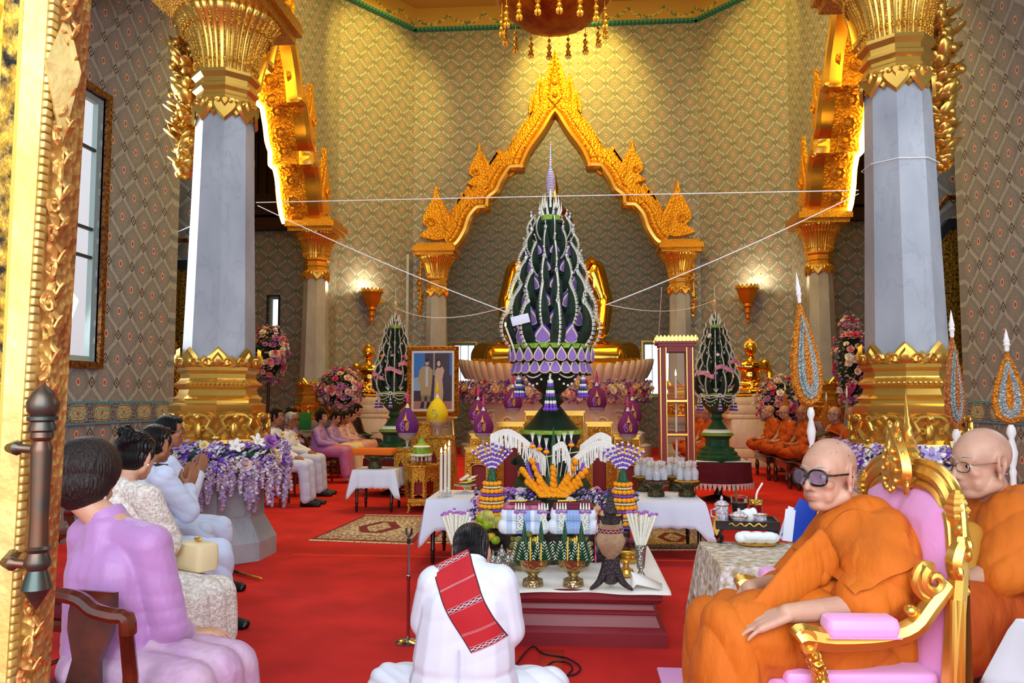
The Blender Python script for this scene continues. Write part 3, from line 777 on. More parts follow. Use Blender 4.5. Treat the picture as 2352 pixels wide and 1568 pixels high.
prof=[(875,.001),(885,.004),(900,.016),(925,.0235),(945,.0225),(955,.018),(958,.022),(966,.022),(970,.017),(985,.020),(990,.020),(994,.016),(1006,.017),(1015,.012),(1030,.0155),(1040,.0155),(1200,.0135),(1255,.015),(1262,.02),(1270,.015),(1290,.019),(1300,.019),(1310,.014),(1330,.018),(1352,.022),(1362,.017),(1375,.012),(1400,.001)]
mb=MB();pts=[];rr=[]
for y_,r_ in prof:
 k=(y_-875)/525;pts.append(tuple(t[i]*(1-k)+b_[i]*k for i in range(3)));rr.append(r_)
mb.tube(pts,rr,18);mb.build('grip',M_['brass'],dl)
bpy.data.objects.remove(hb)
for y_ in(1035,1300):
 k=(y_-875)/525;q=tuple(t[i]*(1-k)+b_[i]*k for i in range(3))
 mb=MB();mb.tube([(q[0],q[1],q[2]),(q[0]-.035,q[1]+.002,q[2]+.002),(q[0]-.04,q[1],q[2]+.002),(q[0]-.06,q[1]+.01,q[2]+.002),(q[0]-.10,q[1]+.09,q[2]+.002)],[.007,.007,.011,.007,.010],10);mb.build('handle_bracket',M_['brass'],dl)
M_['leaf_dark']=mat('dark_banana_leaf','#12331f',.35,bump=.6,bs=60,tex='wave',stretch=(1,1,3),col2='#0b2216',vs_=7)
M_['leaf_mid']=mat('green_banana_leaf','#1d5a34',.35,bump=.4,bs=40,tex='wave',col2='#17452a',vs_=6)
M_['lime']=mat('lime_leaf_band','#9fbf3c',.5,bump=.8,bs=90,tex='vor',col2='#6f9a2a',vs_=30)
M_['olive']=mat('olive_leaf_roll','#38451c',.5,bump=.5,bs=50,tex='wave',col2='#22300f',vs_=8)
M_['jas']=mat('white_jasmine','#eeeede',.6)
M_['cream']=mat('cream_trim','#e6d3a4',.6)
M_['lilac']=mat('lilac_petal','#a07fc8',.7,bump=.8,bs=200,tex='vor',col2='#8a62b8',vs_=60)
M_['violet']=mat('violet_petal','#5a2fae',.6,bump=.8,bs=200,tex='vor')
M_['purple']=mat('purple_orchid','#7a45c0',.6)
M_['plum']=mat('plum_thread','#7c1c63',.75,bump=.7,bs=120,tex='wave',stretch=(.2,.2,1))
M_['plum2']=mat('purple_thread','#68207a',.75,bump=.7,bs=120,tex='wave',stretch=(.2,.2,1))
M_['yellow']=mat('yellow_thread','#f0cf10',.7,bump=.8,bs=100,tex='vor')
M_['emb_gold']=mat('embroidered_gold','#e0a528',.5,.2)
M_['emb_lilac']=mat('embroidered_lilac','#c79ad8',.5)
M_['crystal']=mat('cut_crystal',(.97,.98,1),.06,trans=.72,ior=1.3,bump=.4,bs=60,tex='vor')
M_['pinkred']=mat('pink_bloom','#cf3f78',.6)
M_['rose_pink']=mat('rose_pink','#e2a2ac',.6,col2='#c96f88',vs_=20)
M_['rose_pale']=mat('rose_pale','#f0d8d0',.6,col2='#e0b8ae',vs_=20)
M_['rose_white']=mat('rose_white','#ece8e2',.6)
M_['rose_cream']=mat('rose_cream','#f0d9a0',.6)
M_['rose_mauve']=mat('rose_mauve','#b878c8',.6,col2='#9a50ae',vs_=20)
M_['rose_violet']=mat('orchid_violet','#7636b8',.6,col2='#5a2a9c',vs_=20)
M_['lav']=mat('lavender_blossom','#c2b2dc',.7,col2='#9f86c4',vs_=30)
M_['blushf']=mat('blush_filler','#d8b6be',.7,col2='#b890a4',vs_=30)
M_['redcloth']=mat('maroon_velvet','#5c0a1a',.85,bump=.3,bs=8)
M_['redlac']=mat('red_lacquer','#8e0d12',.45)
M_['cushion_orange']=mat('orange_cushion','#d8690c',.8)
M_['marigold']=mat('marigold','#ffab08',.8,bump=.3,bs=120,tex='vor',col2='#f89404',vs_=60)
M_['bronze']=mat('engraved_bronze','#6f6440',.3,.8,bump=.8,bs=120,tex='vor',col2='#2f2a1a',vs_=60)
M_['flame']=mat('candle_flame',(1,.6,.15),.5,emit=12)
M_['wax']=mat('candle_wax','#e6dfc8',.5)
M_['waxy']=mat('yellow_candle','#e8c23c',.5)
def rose_mb(r=1.0,layers=3,seed=1):
 mb=MB();q=random.Random(seed)
 for L in range(layers):
  n=5 if L else 3;k=(L+1)/layers
  for i in range(n):
   a0=2*PI*i/n+L*.7+q.uniform(-.1,.1);op=.25+.75*k
   def f(u,v,a0=a0,k=k,op=op):
    a=a0+(u-.5)*1.5;h=v;rr=r*(.12+.78*k*h**1.2*(1-.15*(2*u-1)**2));z=r*(.75*h*(1.15-op*.75)+.25*(1-k)*h-.10*k*(h**6)*1.2+.12*(1-(2*u-1)**2)*h)
    return(rr*math.cos(a),rr*math.sin(a),z)
   mb.grid(f,6,5)
 mb.ell((0,0,.35*r),(.16*r,.16*r,.25*r),6,4)
 return mb
def orchid_mb(r=1.0):
 mb=MB()
 for i in range(5):
  a=2*PI*i/5;mb.ell((.5*r*math.cos(a),.5*r*math.sin(a),.1*r),(.5*r,.3*r,.08*r),7,4,(RZ(a)@RY(-.35)).to_3x3())
 mb.ell((0,0,.2*r),(.16*r,.16*r,.2*r),6,4);return mb
def mum_mb(r=1.0,n=60):
 mb=MB();q=random.Random(3)
 for i in range(n):
  b=math.acos(1-i/n);a=i*2.39996
  d=Vector((math.sin(b)*math.cos(a),math.sin(b)*math.sin(a),math.cos(b)*.8));p=d*r*.55
  mb.limb(tuple(d*r*.1),tuple(d*r),.05*r,.04*r,4)
 return mb
RO={}
def rose_mesh(kind,m):
 k=(kind,m)
 if k not in RO:
  RO[k]=(rose_mb(seed=3)if kind=='rose' else orchid_mb()if kind=='orchid' else mum_mb()).mesh(kind+'_bloom',M_[m])
 return RO[k]
def bloom(par,kind,m,loc,nrm,r,name=None):
 o=bpy.data.objects.new(name or kind,rose_mesh(kind,m));scn.collection.objects.link(o)
 if par is not None:o.parent=par
 o.location=loc;o.rotation_mode='QUATERNION';o.rotation_quaternion=Vector(nrm).to_track_quat('Z','Y');o.scale=(r,r,r);return o
def filler(par,pts,m,r=.014,name='small_blossoms',rnd=random.Random(1)):
 mats=[M_[k]for k in m];mb=MB()
 for p in pts:
  mb.mi=rnd.randrange(len(mats));s=r*rnd.uniform(.6,1.3)
  R3=(RZ(rnd.uniform(0,6))@RX(rnd.uniform(0,3))).to_3x3()
  mb.ell(p,(s,s*.8,s*.45),5,3,R3);mb.ell((p[0]+s*.7,p[1],p[2]+s*.5),(s*.7,s*.4,s*.7),5,3,R3)
 o=mb.build(name,mats,par);o['kind']='stuff';return o
def rs(q):
 z=q.uniform(-1,1);a=q.uniform(0,2*PI);s=math.sqrt(1-z*z);return Vector((s*math.cos(a),s*math.sin(a),z))
def ball_bouquet(label,loc,rad,n,palette,cat='flower arrangement',seed=1,fill=700,fillm=('blushf','lav','leaf_mid'),group=None,br=.075,name='flower_arrangement',stand=0):
 q=random.Random(seed);t=thing(name,label,cat,loc,0,group);rx,ry,rz=rad
 for i in range(n):
  d=rs(q)
  for _ in range(6):
   if d.y>.35:d=rs(q)
  k=q.uniform(.82,1.02);m=q.choice(palette)
  bloom(t,'orchid' if 'violet' in m else 'rose',m,(d.x*rx*k,d.y*ry*k,d.z*rz*k),(d.x,d.y,d.z+.2),br*q.uniform(.7,1.25))
 pts=[]
 for i in range(fill):
  d=rs(q);k=q.uniform(.7,1.06);pts.append((d.x*rx*k,d.y*ry*k,d.z*rz*k))
 filler(t,pts,fillm,.022,rnd=q)
 mb=MB();mb.ell((0,0,0),(rx*.75,ry*.75,rz*.75),16,10);mb.build('foliage_core',M_['leaf_dark'],t)
 if stand:mb=MB();mb.lathe([(.16,-stand),(.16,-stand+.03),(.03,-stand+.06),(.03,-rz*.5)],n=12);mb.build('stand',M_['darkwood'],t)
 return t
def column_wreath(label,loc,seed):
 q=random.Random(seed);t=thing('flower_wreath',label,'flower wreath',loc)
 for i in range(72):
  a=q.uniform(0,2*PI);u=q.uniform(-.6,1);rr=.50+.12*math.cos(u*1.2)+q.uniform(-.02,.03);z=.99-.17*max(0,.6-u)+q.uniform(-.05,.06)
  m=q.choice(['rose_mauve','rose_violet','rose_violet','rose_pale','rose_cream','rose_white','rose_white','lav'])
  bloom(t,'orchid' if m in('rose_violet','rose_white','lav')else 'rose',m,(rr*math.cos(a),rr*math.sin(a),z),(math.cos(a),math.sin(a),.5+u*.4),q.uniform(.045,.085))
 pts=[]
 for i in range(2600):
  a=q.uniform(0,2*PI);b=q.uniform(0,2*PI);k=q.uniform(.6,1.15);pts.append(((.51+.13*k*math.cos(b))*math.cos(a),(.51+.13*k*math.cos(b))*math.sin(a),.92+.12*k*math.sin(b)))
 filler(t,pts,('lav','lav','rose_white','purple','blushf'),.019,rnd=q)
 mb=MB();mb.tube([(.49*math.cos(i*PI/16),.49*math.sin(i*PI/16),.93)for i in range(32)],.07,10,True);mb.build('foliage_ring',M_['leaf_mid'],t)
 for v in range(3):
  pts=[];sm=MB();L=(.34,.40,.27)[v]
  for i in range(85):
   k=i/85;pts.append((q.gauss(0,.021*(1.15-k)),q.gauss(0,.021*(1.15-k)),-L*k))
  mm=('lav','blushf','rose_white')if v!=1 else('blushf','lav','lav');mats=[M_[k]for k in mm]
  for p in pts:
   sm.mi=q.randrange(3);s=.014*q.uniform(.6,1.3);sm.ell(p,(s,s,s*.7),5,3,(RZ(q.uniform(0,6))@RX(q.uniform(0,3))).to_3x3())
  o=None
  for i in range(30):
   a=2*PI*(i*3+v)/90+q.uniform(-.02,.02);rr=q.uniform(.54,.66);loc_=(rr*math.cos(a),rr*math.sin(a),.90+q.uniform(-.05,.02));ro=(q.uniform(-.15,.15),q.uniform(-.15,.15),a)
   if o is None:o=sm.build('blossom_strand',mats,t);o.location=loc_;o.rotation_euler=ro
   else:cpart(o,t,loc_,ro,q.uniform(.8,1.2))
 return t
column_wreath('lavender and violet flower wreath round the pedestal of the left column',(*CL,0),4)
column_wreath('lavender and violet flower wreath round the pedestal of the right column, behind the throne',(*CR,0),9)
PK=['rose_pink','rose_pale','rose_pink','rose_white','rose_pale','pinkred','rose_mauve']
p=aty(618,815,16.2);ball_bouquet('tall pink and blush rose arrangement between the left column and the slender column',tuple(p),(.40,.35,.62),90,PK,seed=2,stand=p.z)
p=aty(783,893,16.4);ball_bouquet('round pink and white rose arrangement below the left wall sconce',tuple(p),(.50,.4,.45),95,PK,seed=3,stand=p.z)
p=aty(1792,925,16.15);ball_bouquet('round pink rose arrangement behind the bench of monks',tuple(p),(.48,.4,.50),95,PK,seed=5,stand=p.z)
p=aty(1955,835,15.0);ball_bouquet('tall pink rose arrangement left of the right column',tuple(p),(.30,.3,.85),80,PK,seed=6,stand=p.z)
def blob(name,parts,vox,mat_,parent=None,smooth=4,fold=None,tint=None,fac=.5):
 """union of closed shells in one continuous surface"""
 o=parts.build(name,mat_,parent,True)
 me=o.data
 m1=o.modifiers.new('r','REMESH');m1.mode='VOXEL';m1.voxel_size=vox;m1.use_smooth_shade=True
 if smooth:m2=o.modifiers.new('s','SMOOTH');m2.iterations=smooth;m2.factor=fac
 dg=bpy.context.evaluated_depsgraph_get();ev=o.evaluated_get(dg)
 nm=bpy.data.meshes.new_from_object(ev);o.modifiers.clear();o.data=nm;bpy.data.meshes.remove(me)
 nm.name=name;nm.materials.clear()
 for k in(mat_ if isinstance(mat_,(list,tuple))else[mat_]):nm.materials.append(k)
 nm.polygons.foreach_set('use_smooth',[True]*len(nm.polygons))
 n=len(nm.vertices)
 if fold is not None or tint is not None:
  co=np.empty(n*3);nm.vertices.foreach_get('co',co);co=co.reshape(-1,3)
  if fold is not None:
   no=np.empty(n*3);nm.vertices.foreach_get('normal',no);no=no.reshape(-1,3)
   co=co+no*fold(co,no)[:,None];nm.vertices.foreach_set('co',co.ravel())
  if tint is not None:
   ca=nm.color_attributes.new('tint','FLOAT_COLOR','POINT');c=np.ones((n,4));c[:,:3]=tint(co);ca.data.foreach_set('color',c.ravel())
 nm.update();return o
def waves(co,dirs,seed=0):
 w_=np.zeros(len(co));r=np.random.RandomState(seed)
 for d,f,a in dirs:
  d=np.array(d,float);d/=np.linalg.norm(d)
  q=r.uniform(-1,1,3);q2=r.uniform(-1,1,3)
  ph=co@d*f+1.3*np.sin(co@(q*f*.33))+.9*np.sin(co@(q2*f*.6)+1)
  env=.55+.45*np.sin(co@(q2*f*.22)+r.uniform(0,6))
  w_+=a*env*(np.abs(np.sin(ph))**.7*2-1.1)
 return w_
def statue(label,loc,s,rz=0,vox=.03,arm_up=False):
 t=thing('seated_statue',label,'statue',loc,rz,sc=s);mb=MB()
 for q in(-1,1):
  mb.chain([(q*.30,.05,.16),(q*.86,-.18,.17),(q*.72,-.42,.15),(-q*.15,-.50,.16)],[.23,.17,.16,.12])
  mb.chain([(q*.47,.05,1.13),(q*.60,.03,.78),(q*.56,-.20,.46),(q*.08,-.42,.42)],[.155,.115,.095,.06])
  mb.ell((q*.19,-.01,1.62),(.035,.05,.12),8,6)
 mb.ell((0,.02,.30),(.40,.28,.24));mb.ell((0,.02,.70),(.34,.22,.40));mb.ell((0,0,1.0),(.50,.24,.25));mb.limb((0,.02,1.1),(0,.01,1.4),.14,.12)
 mb.ell((0,-.02,1.60),(.195,.20,.26));mb.ell((0,-.19,1.57),(.03,.045,.08));mb.ell((0,-.17,1.49),(.05,.035,.018))
 mb.ell((0,-.40,.36),(.22,.12,.05))
 blob('body',mb,vox,M_['gold_bud'],t,3)
 if hasattr(s,'__len__'):
  mb=MB();mb.tube([(.45,-.12,1.28),(.15,-.25,.95),(-.25,-.28,.60),(-.45,-.20,.42)],[.05,.06,.06,.05],8,sx=.4,sy=1.2);mb.build('sash',M_['gold_bud'],t)
 mb=MB()
 for i in range(260):
  f=i/260;zz=1-1.15*f;a=i*2.39996;s_=math.sqrt(max(0,1-zz*zz))
  if s_*math.sin(a)<-.55 and zz<.55:continue
  mb.ell((.20*s_*math.cos(a),.02+.20*s_*math.sin(a),1.66+.22*zz),.026,5,4)
 mb.ell((0,.02,1.86),(.11,.11,.10));mb.build('curled_hair',mat('copper_hair','#6f2c14',.3,.5)if hasattr(s,'__len__')else M_['gold_bud'],t)
 if not hasattr(s,'__len__'):return t
 mb=MB();mb.lathe([(.05,1.93),(.07,1.98),(.04,2.06),(.05,2.09),(.004,2.3)],(0,.02,0),12);mb.build('flame_finial',M_['gold_bud'],t)
 return t
statue('huge polished golden seated statue inside the great arch, behind the tall green cone tree',(-.45,21.2,2.10),(2.15,1.6,2.35),0,.022)
p=aty(850,925,17.6);statue('small golden seated statue half hidden behind the left small cone tree',(p.x,17.4,1.45),.60,0,.03)
p=aty(1722,925,17.6);statue('small golden seated statue right of the right small cone tree',(p.x,17.4,1.45),.64,0,.03)
for x,lab in((aty(850,925,17.4).x,'stepped marble plinth under the small golden statue at the left'),(aty(1722,925,17.4).x,'stepped marble plinth under the small golden statue at the right')):
 mb=MB()
 for z,h,w_ in((.1,.2,1.25),(.3,.2,1.1),(.7,.6,.95),(1.05,.1,1.1),(1.2,.2,1.0),(1.36,.18,1.2)):mb.rbox((0,0,z),(w_,.9,h),.03)
 tag(mb.build('marble_plinth',M_['marble_cream'],None,True,30,(x,17.4,0)),lab,'plinth')
pd=thing('statue_pedestal','wide curved cream marble pedestal with lotus petal rim under the huge golden statue','pedestal',(-.45,20.9,0))
mb=MB();mb.lathe([(2.45,0),(2.45,.25),(2.3,.3),(2.3,.55),(2.15,.62),(2.1,1.5),(2.25,1.6),(2.2,1.7),(2.0,2.06)],n=64,sy=.75);mb.build('drum',M_['marble_cream'],pd,True,30)
pe=None
for k in range(30):
 a=PI+PI*(k+.5)/30;x,y=2.28*math.cos(a),2.28*.75*math.sin(a)
 if pe is None:
  mb=MB()
  def f(u,v):return((u-.5)*.30*(1-.5*v**4),-.10*math.sin(v*1.9)-.07*(1-(2*u-1)**2),v*.52-.0*(2*u-1)**2*v)
  mb.grid(f,9,8);o2=mb.build('lotus_petal',M_['marble_cream'],pd);pe=o2
  o2.location=(x,y,1.72+.22*abs(math.cos(a))**2);o2.rotation_euler=(R(10),0,a+PI/2)
 else:cpart(pe,pd,(x,y,1.72+.22*abs(math.cos(a))**2),(R(10),0,a+PI/2))
for sx in(-1,1):
 mb=MB()
 for(cx,cz,r_)in((sx*1.55,.95,.22),(sx*1.15,.85,.14)):
  yy=-.75*math.sqrt(max(0,2.14**2-cx*cx))-.03
  mb.tube([(cx+r_*(1-i/26)*math.cos(i*.45)*1,yy,cz+r_*(1-i/26)*math.sin(i*.45))for i in range(24)],[.035*(1-i/34)for i in range(24)],7)
 mb.build('scroll_relief',M_['marble_cream'],pd)
q=random.Random(12);fr=thing('flower_row','long row of pink, purple and cream flowers along the marble pedestal','flower arrangement',(-.45,20.9,0))
for i in range(98):
 a=PI*1.05+PI*.90*i/98;k=q.uniform(.98,1.04);z=q.uniform(1.42,1.82)
 m=q.choice(['rose_pink','rose_pale','pinkred','rose_mauve','rose_violet','rose_cream','rose_white','rose_pale'])
 bloom(fr,'orchid' if m=='rose_violet' else 'rose',m,(2.42*k*math.cos(a),2.42*k*.77*math.sin(a),z),(math.cos(a),math.sin(a),.3),q.uniform(.07,.12))
pts=[]
for i in range(1800):
 a=PI*1.03+PI*.94*q.random();pts.append((2.38*math.cos(a)*q.uniform(.97,1.03),2.38*.77*math.sin(a)*q.uniform(.97,1.03),q.uniform(1.32,1.86)))
filler(fr,pts,('blushf','lav','rose_pale','rose_violet'),.035,rnd=q)
def strand(mb,L,r=.008,n=None,q=random.Random(7)):
 n=n or int(L/.012)
 for i in range(n):mb.ell((q.gauss(0,.0018),q.gauss(0,.0018),-L*i/n),(r,r,r*.8),5,4)
 return mb
def drop_ornament(mats3):
 mb=MB();mb.mi=0
 mb.lathe([(.002,.075),(.006,.06),(.004,.05),(.010,.04)],n=8)
 mb.mi=1;mb.lathe([(.009,.04),(.012,.034),(.008,.028)],n=8)
 mb.mi=0;mb.lathe([(.006,.03),(.022,0),(.006,-.03)],n=4,rot=.4)
 mb.mi=2;mb.ext([(0,.017),(.011,0),(0,-.017),(-.011,0)],.036)
 mb.mi=0;mb.ext([(0,.008),(.005,0),(0,-.008),(-.005,0)],.042)
 mb.mi=1;mb.lathe([(.008,-.028),(.012,-.034),(.006,-.042)],n=8)
 mb.mi=0;mb.lathe([(.008,-.042),(.003,-.065),(.001,-.07)],n=8)
 return mb
def tassel_big(mats):
 mb=MB();q=random.Random(4);mb.mi=0;strand(mb,.06,.010)
 for k in range(9):
  a=k*2*PI/9;n=9
  for i in range(n):
   t=i/n;rr=.012+.032*t;z=-.06-.17*t;mb.mi=(0,1,2)[i%3]if i<n-1 else 1
   mb.ell((rr*math.cos(a),rr*math.sin(a),z),(.011,.011,.012)if i<n-1 else(.017,.017,.012),6,4)
 return mb
def cone_tree(label,big=True):
 t=thing('leaf_cone_tree',label,'floral cone')
 L=M_['leaf_dark'];mb=MB()
 pf=[(.29,.81),(.30,.90),(.27,.97),(.20,1.01),(.24,1.08),(.25,1.12)]if big else[(.36,.70),(.38,.73),(.38,.78),(.33,.81),(.33,.85),(.28,.88),(.28,.92),(.20,.95),(.20,1.06),(.26,1.12)]
 mb.lathe(pf,n=48,fn=(lambda q_,a,z:q_*(1+.10*abs(math.sin(a*2))))if big else None);mb.build('stepped_foot',L if big else M_['leaf_mid'],t,True,40)
 mb=MB();mb.lathe([(.25,1.115),(.275,1.12),(.275,1.15),(.25,1.155)],n=48);mb.build('foot_rim',M_['lime'],t)
 mb=MB();mb.lathe([(.25,1.15),(.22,1.18),(.16,1.25),(.10,1.33),(.075,1.36),(.115,1.40),(.085,1.43),(.08,1.46),(.12,1.49),(.19,1.56),(.245,1.64),(.27,1.69),(.28,1.72)],n=64,fn=lambda q_,a,z:q_*(1+.018*math.sin(a*32)))
 mb.build('urn',L if big else M_['leaf_mid'],t,True,60)
 if big:
  for q_ in(-1,1):
   mb=MB();mb.tube([(q_*(.27+.06*(1-i/16)*math.cos(i*.5)),-.06,.86+.06*(1-i/16)*math.sin(i*.5))for i in range(15)],[.028*(1-i/22)for i in range(15)],8);mb.build('scroll_bracket',L,t)
 rim=1.885 if big else 1.80
 mb=MB();mb.lathe([(.28,1.70),(.33,1.74),(.345,rim-.03),(.30,rim-.02)]if big else[(.28,1.70),(.30,1.76),(.31,1.79),(.27,1.80)],n=64);mb.build('bowl',L,t)
 mb=MB();mb.lathe([(.32,rim-.05),(.352,rim-.045),(.355,rim-.01),(.33,rim),(.30,rim)]if big else[(.28,1.77),(.315,1.775),(.315,1.80),(.28,1.81)],n=96);mb.build('lime_rim',M_['lime'],t)
 def petal(w_,h,cols,name,par,out=.0,two=True):
  P=flame(w_,h,8);m_=MB();m_.mi=0;m_.ext(P,.012,taper=.95)
  m_.mi=1;m_.ext([(x*.80,z*.84+h*.04)for x,z in P],.008,T(0,-.009,0),taper=.97)
  m_.mi=2;m_.ext([(x*.66,z*.70+h*.07)for x,z in P],.008,T(0,-.014,0),taper=.9)
  return m_.build(name,[M_[c]for c in cols],par)
 def ringof(o,n,r_,z,tilt,ph=0,sc=None):
  first=True
  for k in range(n):
   a=2*PI*(k+ph)/n;loc=(r_*math.cos(a),r_*math.sin(a),z);ro=(tilt,0,a+PI/2)
   if first and not o.get('used'):o.location=loc;o.rotation_euler=ro;o.scale=(sc or 1,)*3;first=False;o['used']=1
   else:cpart(o,t,loc,ro,sc)
 if big:
  pA=petal(.088,.15,('leaf_dark','cream','lilac'),'lotus_petal',t)
  ringof(pA,24,.355,1.725,R(0));ringof(pA,24,.343,1.62,R(-16),.5,1.05)
  del pA['used']
 tiers=7;zs=[rim+.155*i for i in range(tiers+1)];rc=[.245-.0215*i for i in range(tiers+1)]
 mb=MB();pr=[]
 for i in range(tiers):pr+=[(rc[i],zs[i]-.01),(rc[i]*.96,zs[i]+.12),(rc[i]*1.06,zs[i]+.125),(rc[i]*1.06,zs[i]+.15)]
 mb.lathe(pr,n=32);mb.build('tiered_core',L,t,True,40)
 cl=[(.01,-.01),(.075,.03),(.125,.10),(.14,.18),(.125,.26),(.095,.33),(.08,.39)];rad=[.055,.066,.066,.056,.040,.022,.003]
 P=smoothpts(cl,(0,6),3);rr=[rad[0]]
 rr=list(np.interp(np.linspace(0,6,len(P)),range(7),rad))
 hb=MB();hb.tube([(x,0,z)for x,z in P],rr,12,sx=1,sy=.62,up=(0,1,0))
 horn=None
 fb=MB();q=random.Random(3)
 for i,(x,z)in enumerate(P):
  a=P[max(i-1,0)];b=P[min(i+1,len(P)-1)];tx,tz=b[0]-a[0],b[1]-a[1];l=math.hypot(tx,tz);nx,nz=tz/l,-tx/l
  for s_ in range(3):
   k=(i+s_/3)/(len(P)-1);k=min(k,1)
   if i==len(P)-1:break
   x2=x+(P[i+1][0]-x)*s_/3;z2=z+(P[i+1][1]-z)*s_/3;r2=rr[i]*(1-s_/3)+rr[i+1]*s_/3
   X,Z=x2+nx*r2,z2+nz*r2;fb.ell((X,0,Z),(.0065,.008,.007),6,4)
   for yy in(-.012,.012):fb.tube([(X,yy*.4,Z),(X+nx*.024,yy,Z+nz*.024+.004)],[.003,.001],4)
 for i in range(8):fb.ell((P[-1][0]+.008*i,0,P[-1][1]+.012*i),.006 if i<7 else .011,5,4)
 n_t=0
 for i in range(tiers):
  n=8;sc=1.0-.085*i;ph=.5 if i%2 else 0
  sc=sc*(1.0 if big else .98)
  for k in range(n):
   a=2*PI*(k+ph+.25)/n;loc=(rc[i]*.95*math.cos(a),rc[i]*.95*math.sin(a),zs[i]);ro=(0,0,a)
   if horn is None:
    horn=hb.build('leaf_horn',L,t);horn.location=loc;horn.rotation_euler=ro;fring=fb.build('jasmine_fringe',M_['jas'],horn)
   else:
    c=cpart(horn,t,loc,ro,sc);d=fring.copy();scn.collection.objects.link(d);d.parent=c
 mats3=[M_['jas'],M_['violet']if big else M_['rose_mauve'],M_['leaf_dark']]
 if big:
  pB=petal(.140,.185,('violet','cream','lilac'),'violet_petal',t)
  for i in range(tiers-1):ringof(pB,8,rc[i]*1.02+.045,zs[i]-.01,R(6),(.25 if i%2 else .75),1-.09*i)
  del pB['used']
 else:
  sp=MB();q=random.Random(2)
  for k in range(7):
   a=R(-40+k*13.3);sp.mi=0;sp.tube([(0,0,0),(.07*math.sin(a),-.01,.07*math.cos(a))],[.004,.003],5);sp.mi=1;sp.ell((.075*math.sin(a),-.01,.075*math.cos(a)),.006,5,4)
  spo=sp.build('flower_spray',[M_['jas'],M_['rose_mauve']],t)
  for i in range(tiers-1):ringof(spo,8,rc[i]*1.02+.03,zs[i]+.02,R(8),(.25 if i%2 else .75),1-.06*i)
  del spo['used']
 sb=MB();strand(sb,.25,.005);so=sb.build('jasmine_strand',M_['jas'],t);do=drop_ornament(mats3).build('woven_pendant',mats3,so);do.location=(0,-.0,-.01)
 first=True
 for i in range(tiers):
  if i in(1,4):continue
  n=8;ph=.5 if i%2 else 0;sc=1.0-.07*i
  for k in range(n):
   a=2*PI*(k+ph+.25)/n;r_=rc[i]*.95+.105*sc;loc=(r_*math.cos(a),r_*math.sin(a),zs[i]+.36*sc);ro=(0,0,a+PI/2)
   if first:so.location=loc;so.rotation_euler=ro;first=False
   else:c=cpart(so,t,loc,ro,sc);d=do.copy();scn.collection.objects.link(d);d.parent=c
 zt=zs[tiers];mb=MB();mb.lathe([(.085,zt-.02),(.09,zt+.02),(.08,zt+.05)],n=24);mb.build('upper_rim',M_['lime'],t)
 mb=MB();mb.lathe([(.08,zt+.04),(.05,zt+.14),(.02,zt+.22)],n=24);mb.build('cap_cone',L,t)
 cm=MB();cm.tube([(0,0,0),(.0,-.008,.06),(0,.01,.13)],[.012,.008,.001],5);co_=cm.build('crown_point',M_['jas'],t);co_['used']=0
 for n,r_,z in((10,.075,zt+.05),(8,.05,zt+.12)):
  for k in range(n):
   a=2*PI*k/n;cpart(co_,t,(r_*math.cos(a),r_*math.sin(a),z),(R(12),0,a+PI/2))
 co_.location=(0,-.03,zt+.19);del co_['used']
 mb=MB();N=46;tot=.52
 for i in range(N):
  u=i/N;r_=(.006+.040*math.sin(min(1,u/.55)*PI)**.8*(1 if u<.55 else 0))if u<.55 else .010*(1-(u-.55)/.45)+.003
  mb.mi=0 if i%2 else 1;mb.lathe([(r_*.8,0),(r_,tot/N*.5),(r_*.8,tot/N)],(0,0,zt+.20+u*tot),12)
 mb.build('spire',[M_['jas'],M_['lav']if big else M_['gold']],t)
 zz=1.70 if big else 1.77;rr_=.285 if big else .30
 sw=MB();q=random.Random(1)
 for k in range(9):
  u=k/8;a=(u-.5)*PI/3.0
  sw.ell((rr_*1.02*math.cos(a),rr_*1.02*math.sin(a),-.17*math.sin(u*PI)),.011,6,4)
 for dz_ in(0,.03):
  sw.tube([(rr_*1.03*math.cos((u/12-.5)*PI/3),rr_*1.03*math.sin((u/12-.5)*PI/3),(-.11+dz_*2)*math.sin(u/12*PI)+.005)for u in range(13)],.006,5)
 s0=None
 for k in range(6):
  if s0 is None:s0=sw.build('jasmine_swag',M_['jas'],t);s0.location=(0,0,zz);s0.rotation_euler=(0,0,R(-60))
  else:cpart(s0,t,(0,0,zz),(0,0,R(-60)+k*PI/3))
 mb=MB();mb.lathe([(rr_,zz-.012),(rr_+.012,zz-.010),(rr_+.012,zz+.010),(rr_,zz+.012)],n=64,cap=False);mb.build('white_band',M_['jas'],t)
 mats3b=[M_['jas'],M_['purple'],M_['leaf_mid']]
 tb=tassel_big(mats3b);t0=None;mo=None
 for k in range(6):
  a=R(-90)+k*PI/3;loc=(rr_*1.1*math.cos(a),rr_*1.1*math.sin(a),zz-.05)
  if t0 is None:t0=tb.build('flower_tassel',mats3b,t);t0.location=loc;t0.scale=(1.15,1.15,1.5)if big else(.8,.8,.9)
  else:cpart(t0,t,loc,(0,0,a+PI/2),(.95,.95,1.0)if big else(.8,.8,.9))
  if mo is None:
   mm=MB();mm.mi=0;mm.lathe([(.035,0),(.03,.012),(.001,.014)],n=16);mm.mi=1;mm.lathe([(.016,.012),(.012,.02),(.001,.022)],n=12)
   mo=mm.build('rosette',[M_['jas'],M_['violet']],t);mo.location=(loc[0],loc[1],zz);mo.rotation_euler=(R(90),0,a+PI/2)
  else:cpart(mo,t,(loc[0],loc[1],zz),(R(90),0,a+PI/2))
 if not big:
  mb=MB();mb.lathe([(.22,1.155),(.25,1.165),(.235,1.20),(.19,1.22)],n=32);mb.build('jasmine_ring',M_['jas'],t)
 return t
tr=cone_tree('very tall dark green leaf cone tree with purple petals and white jasmine',True)
tr.location=(-.185,7.0,0)
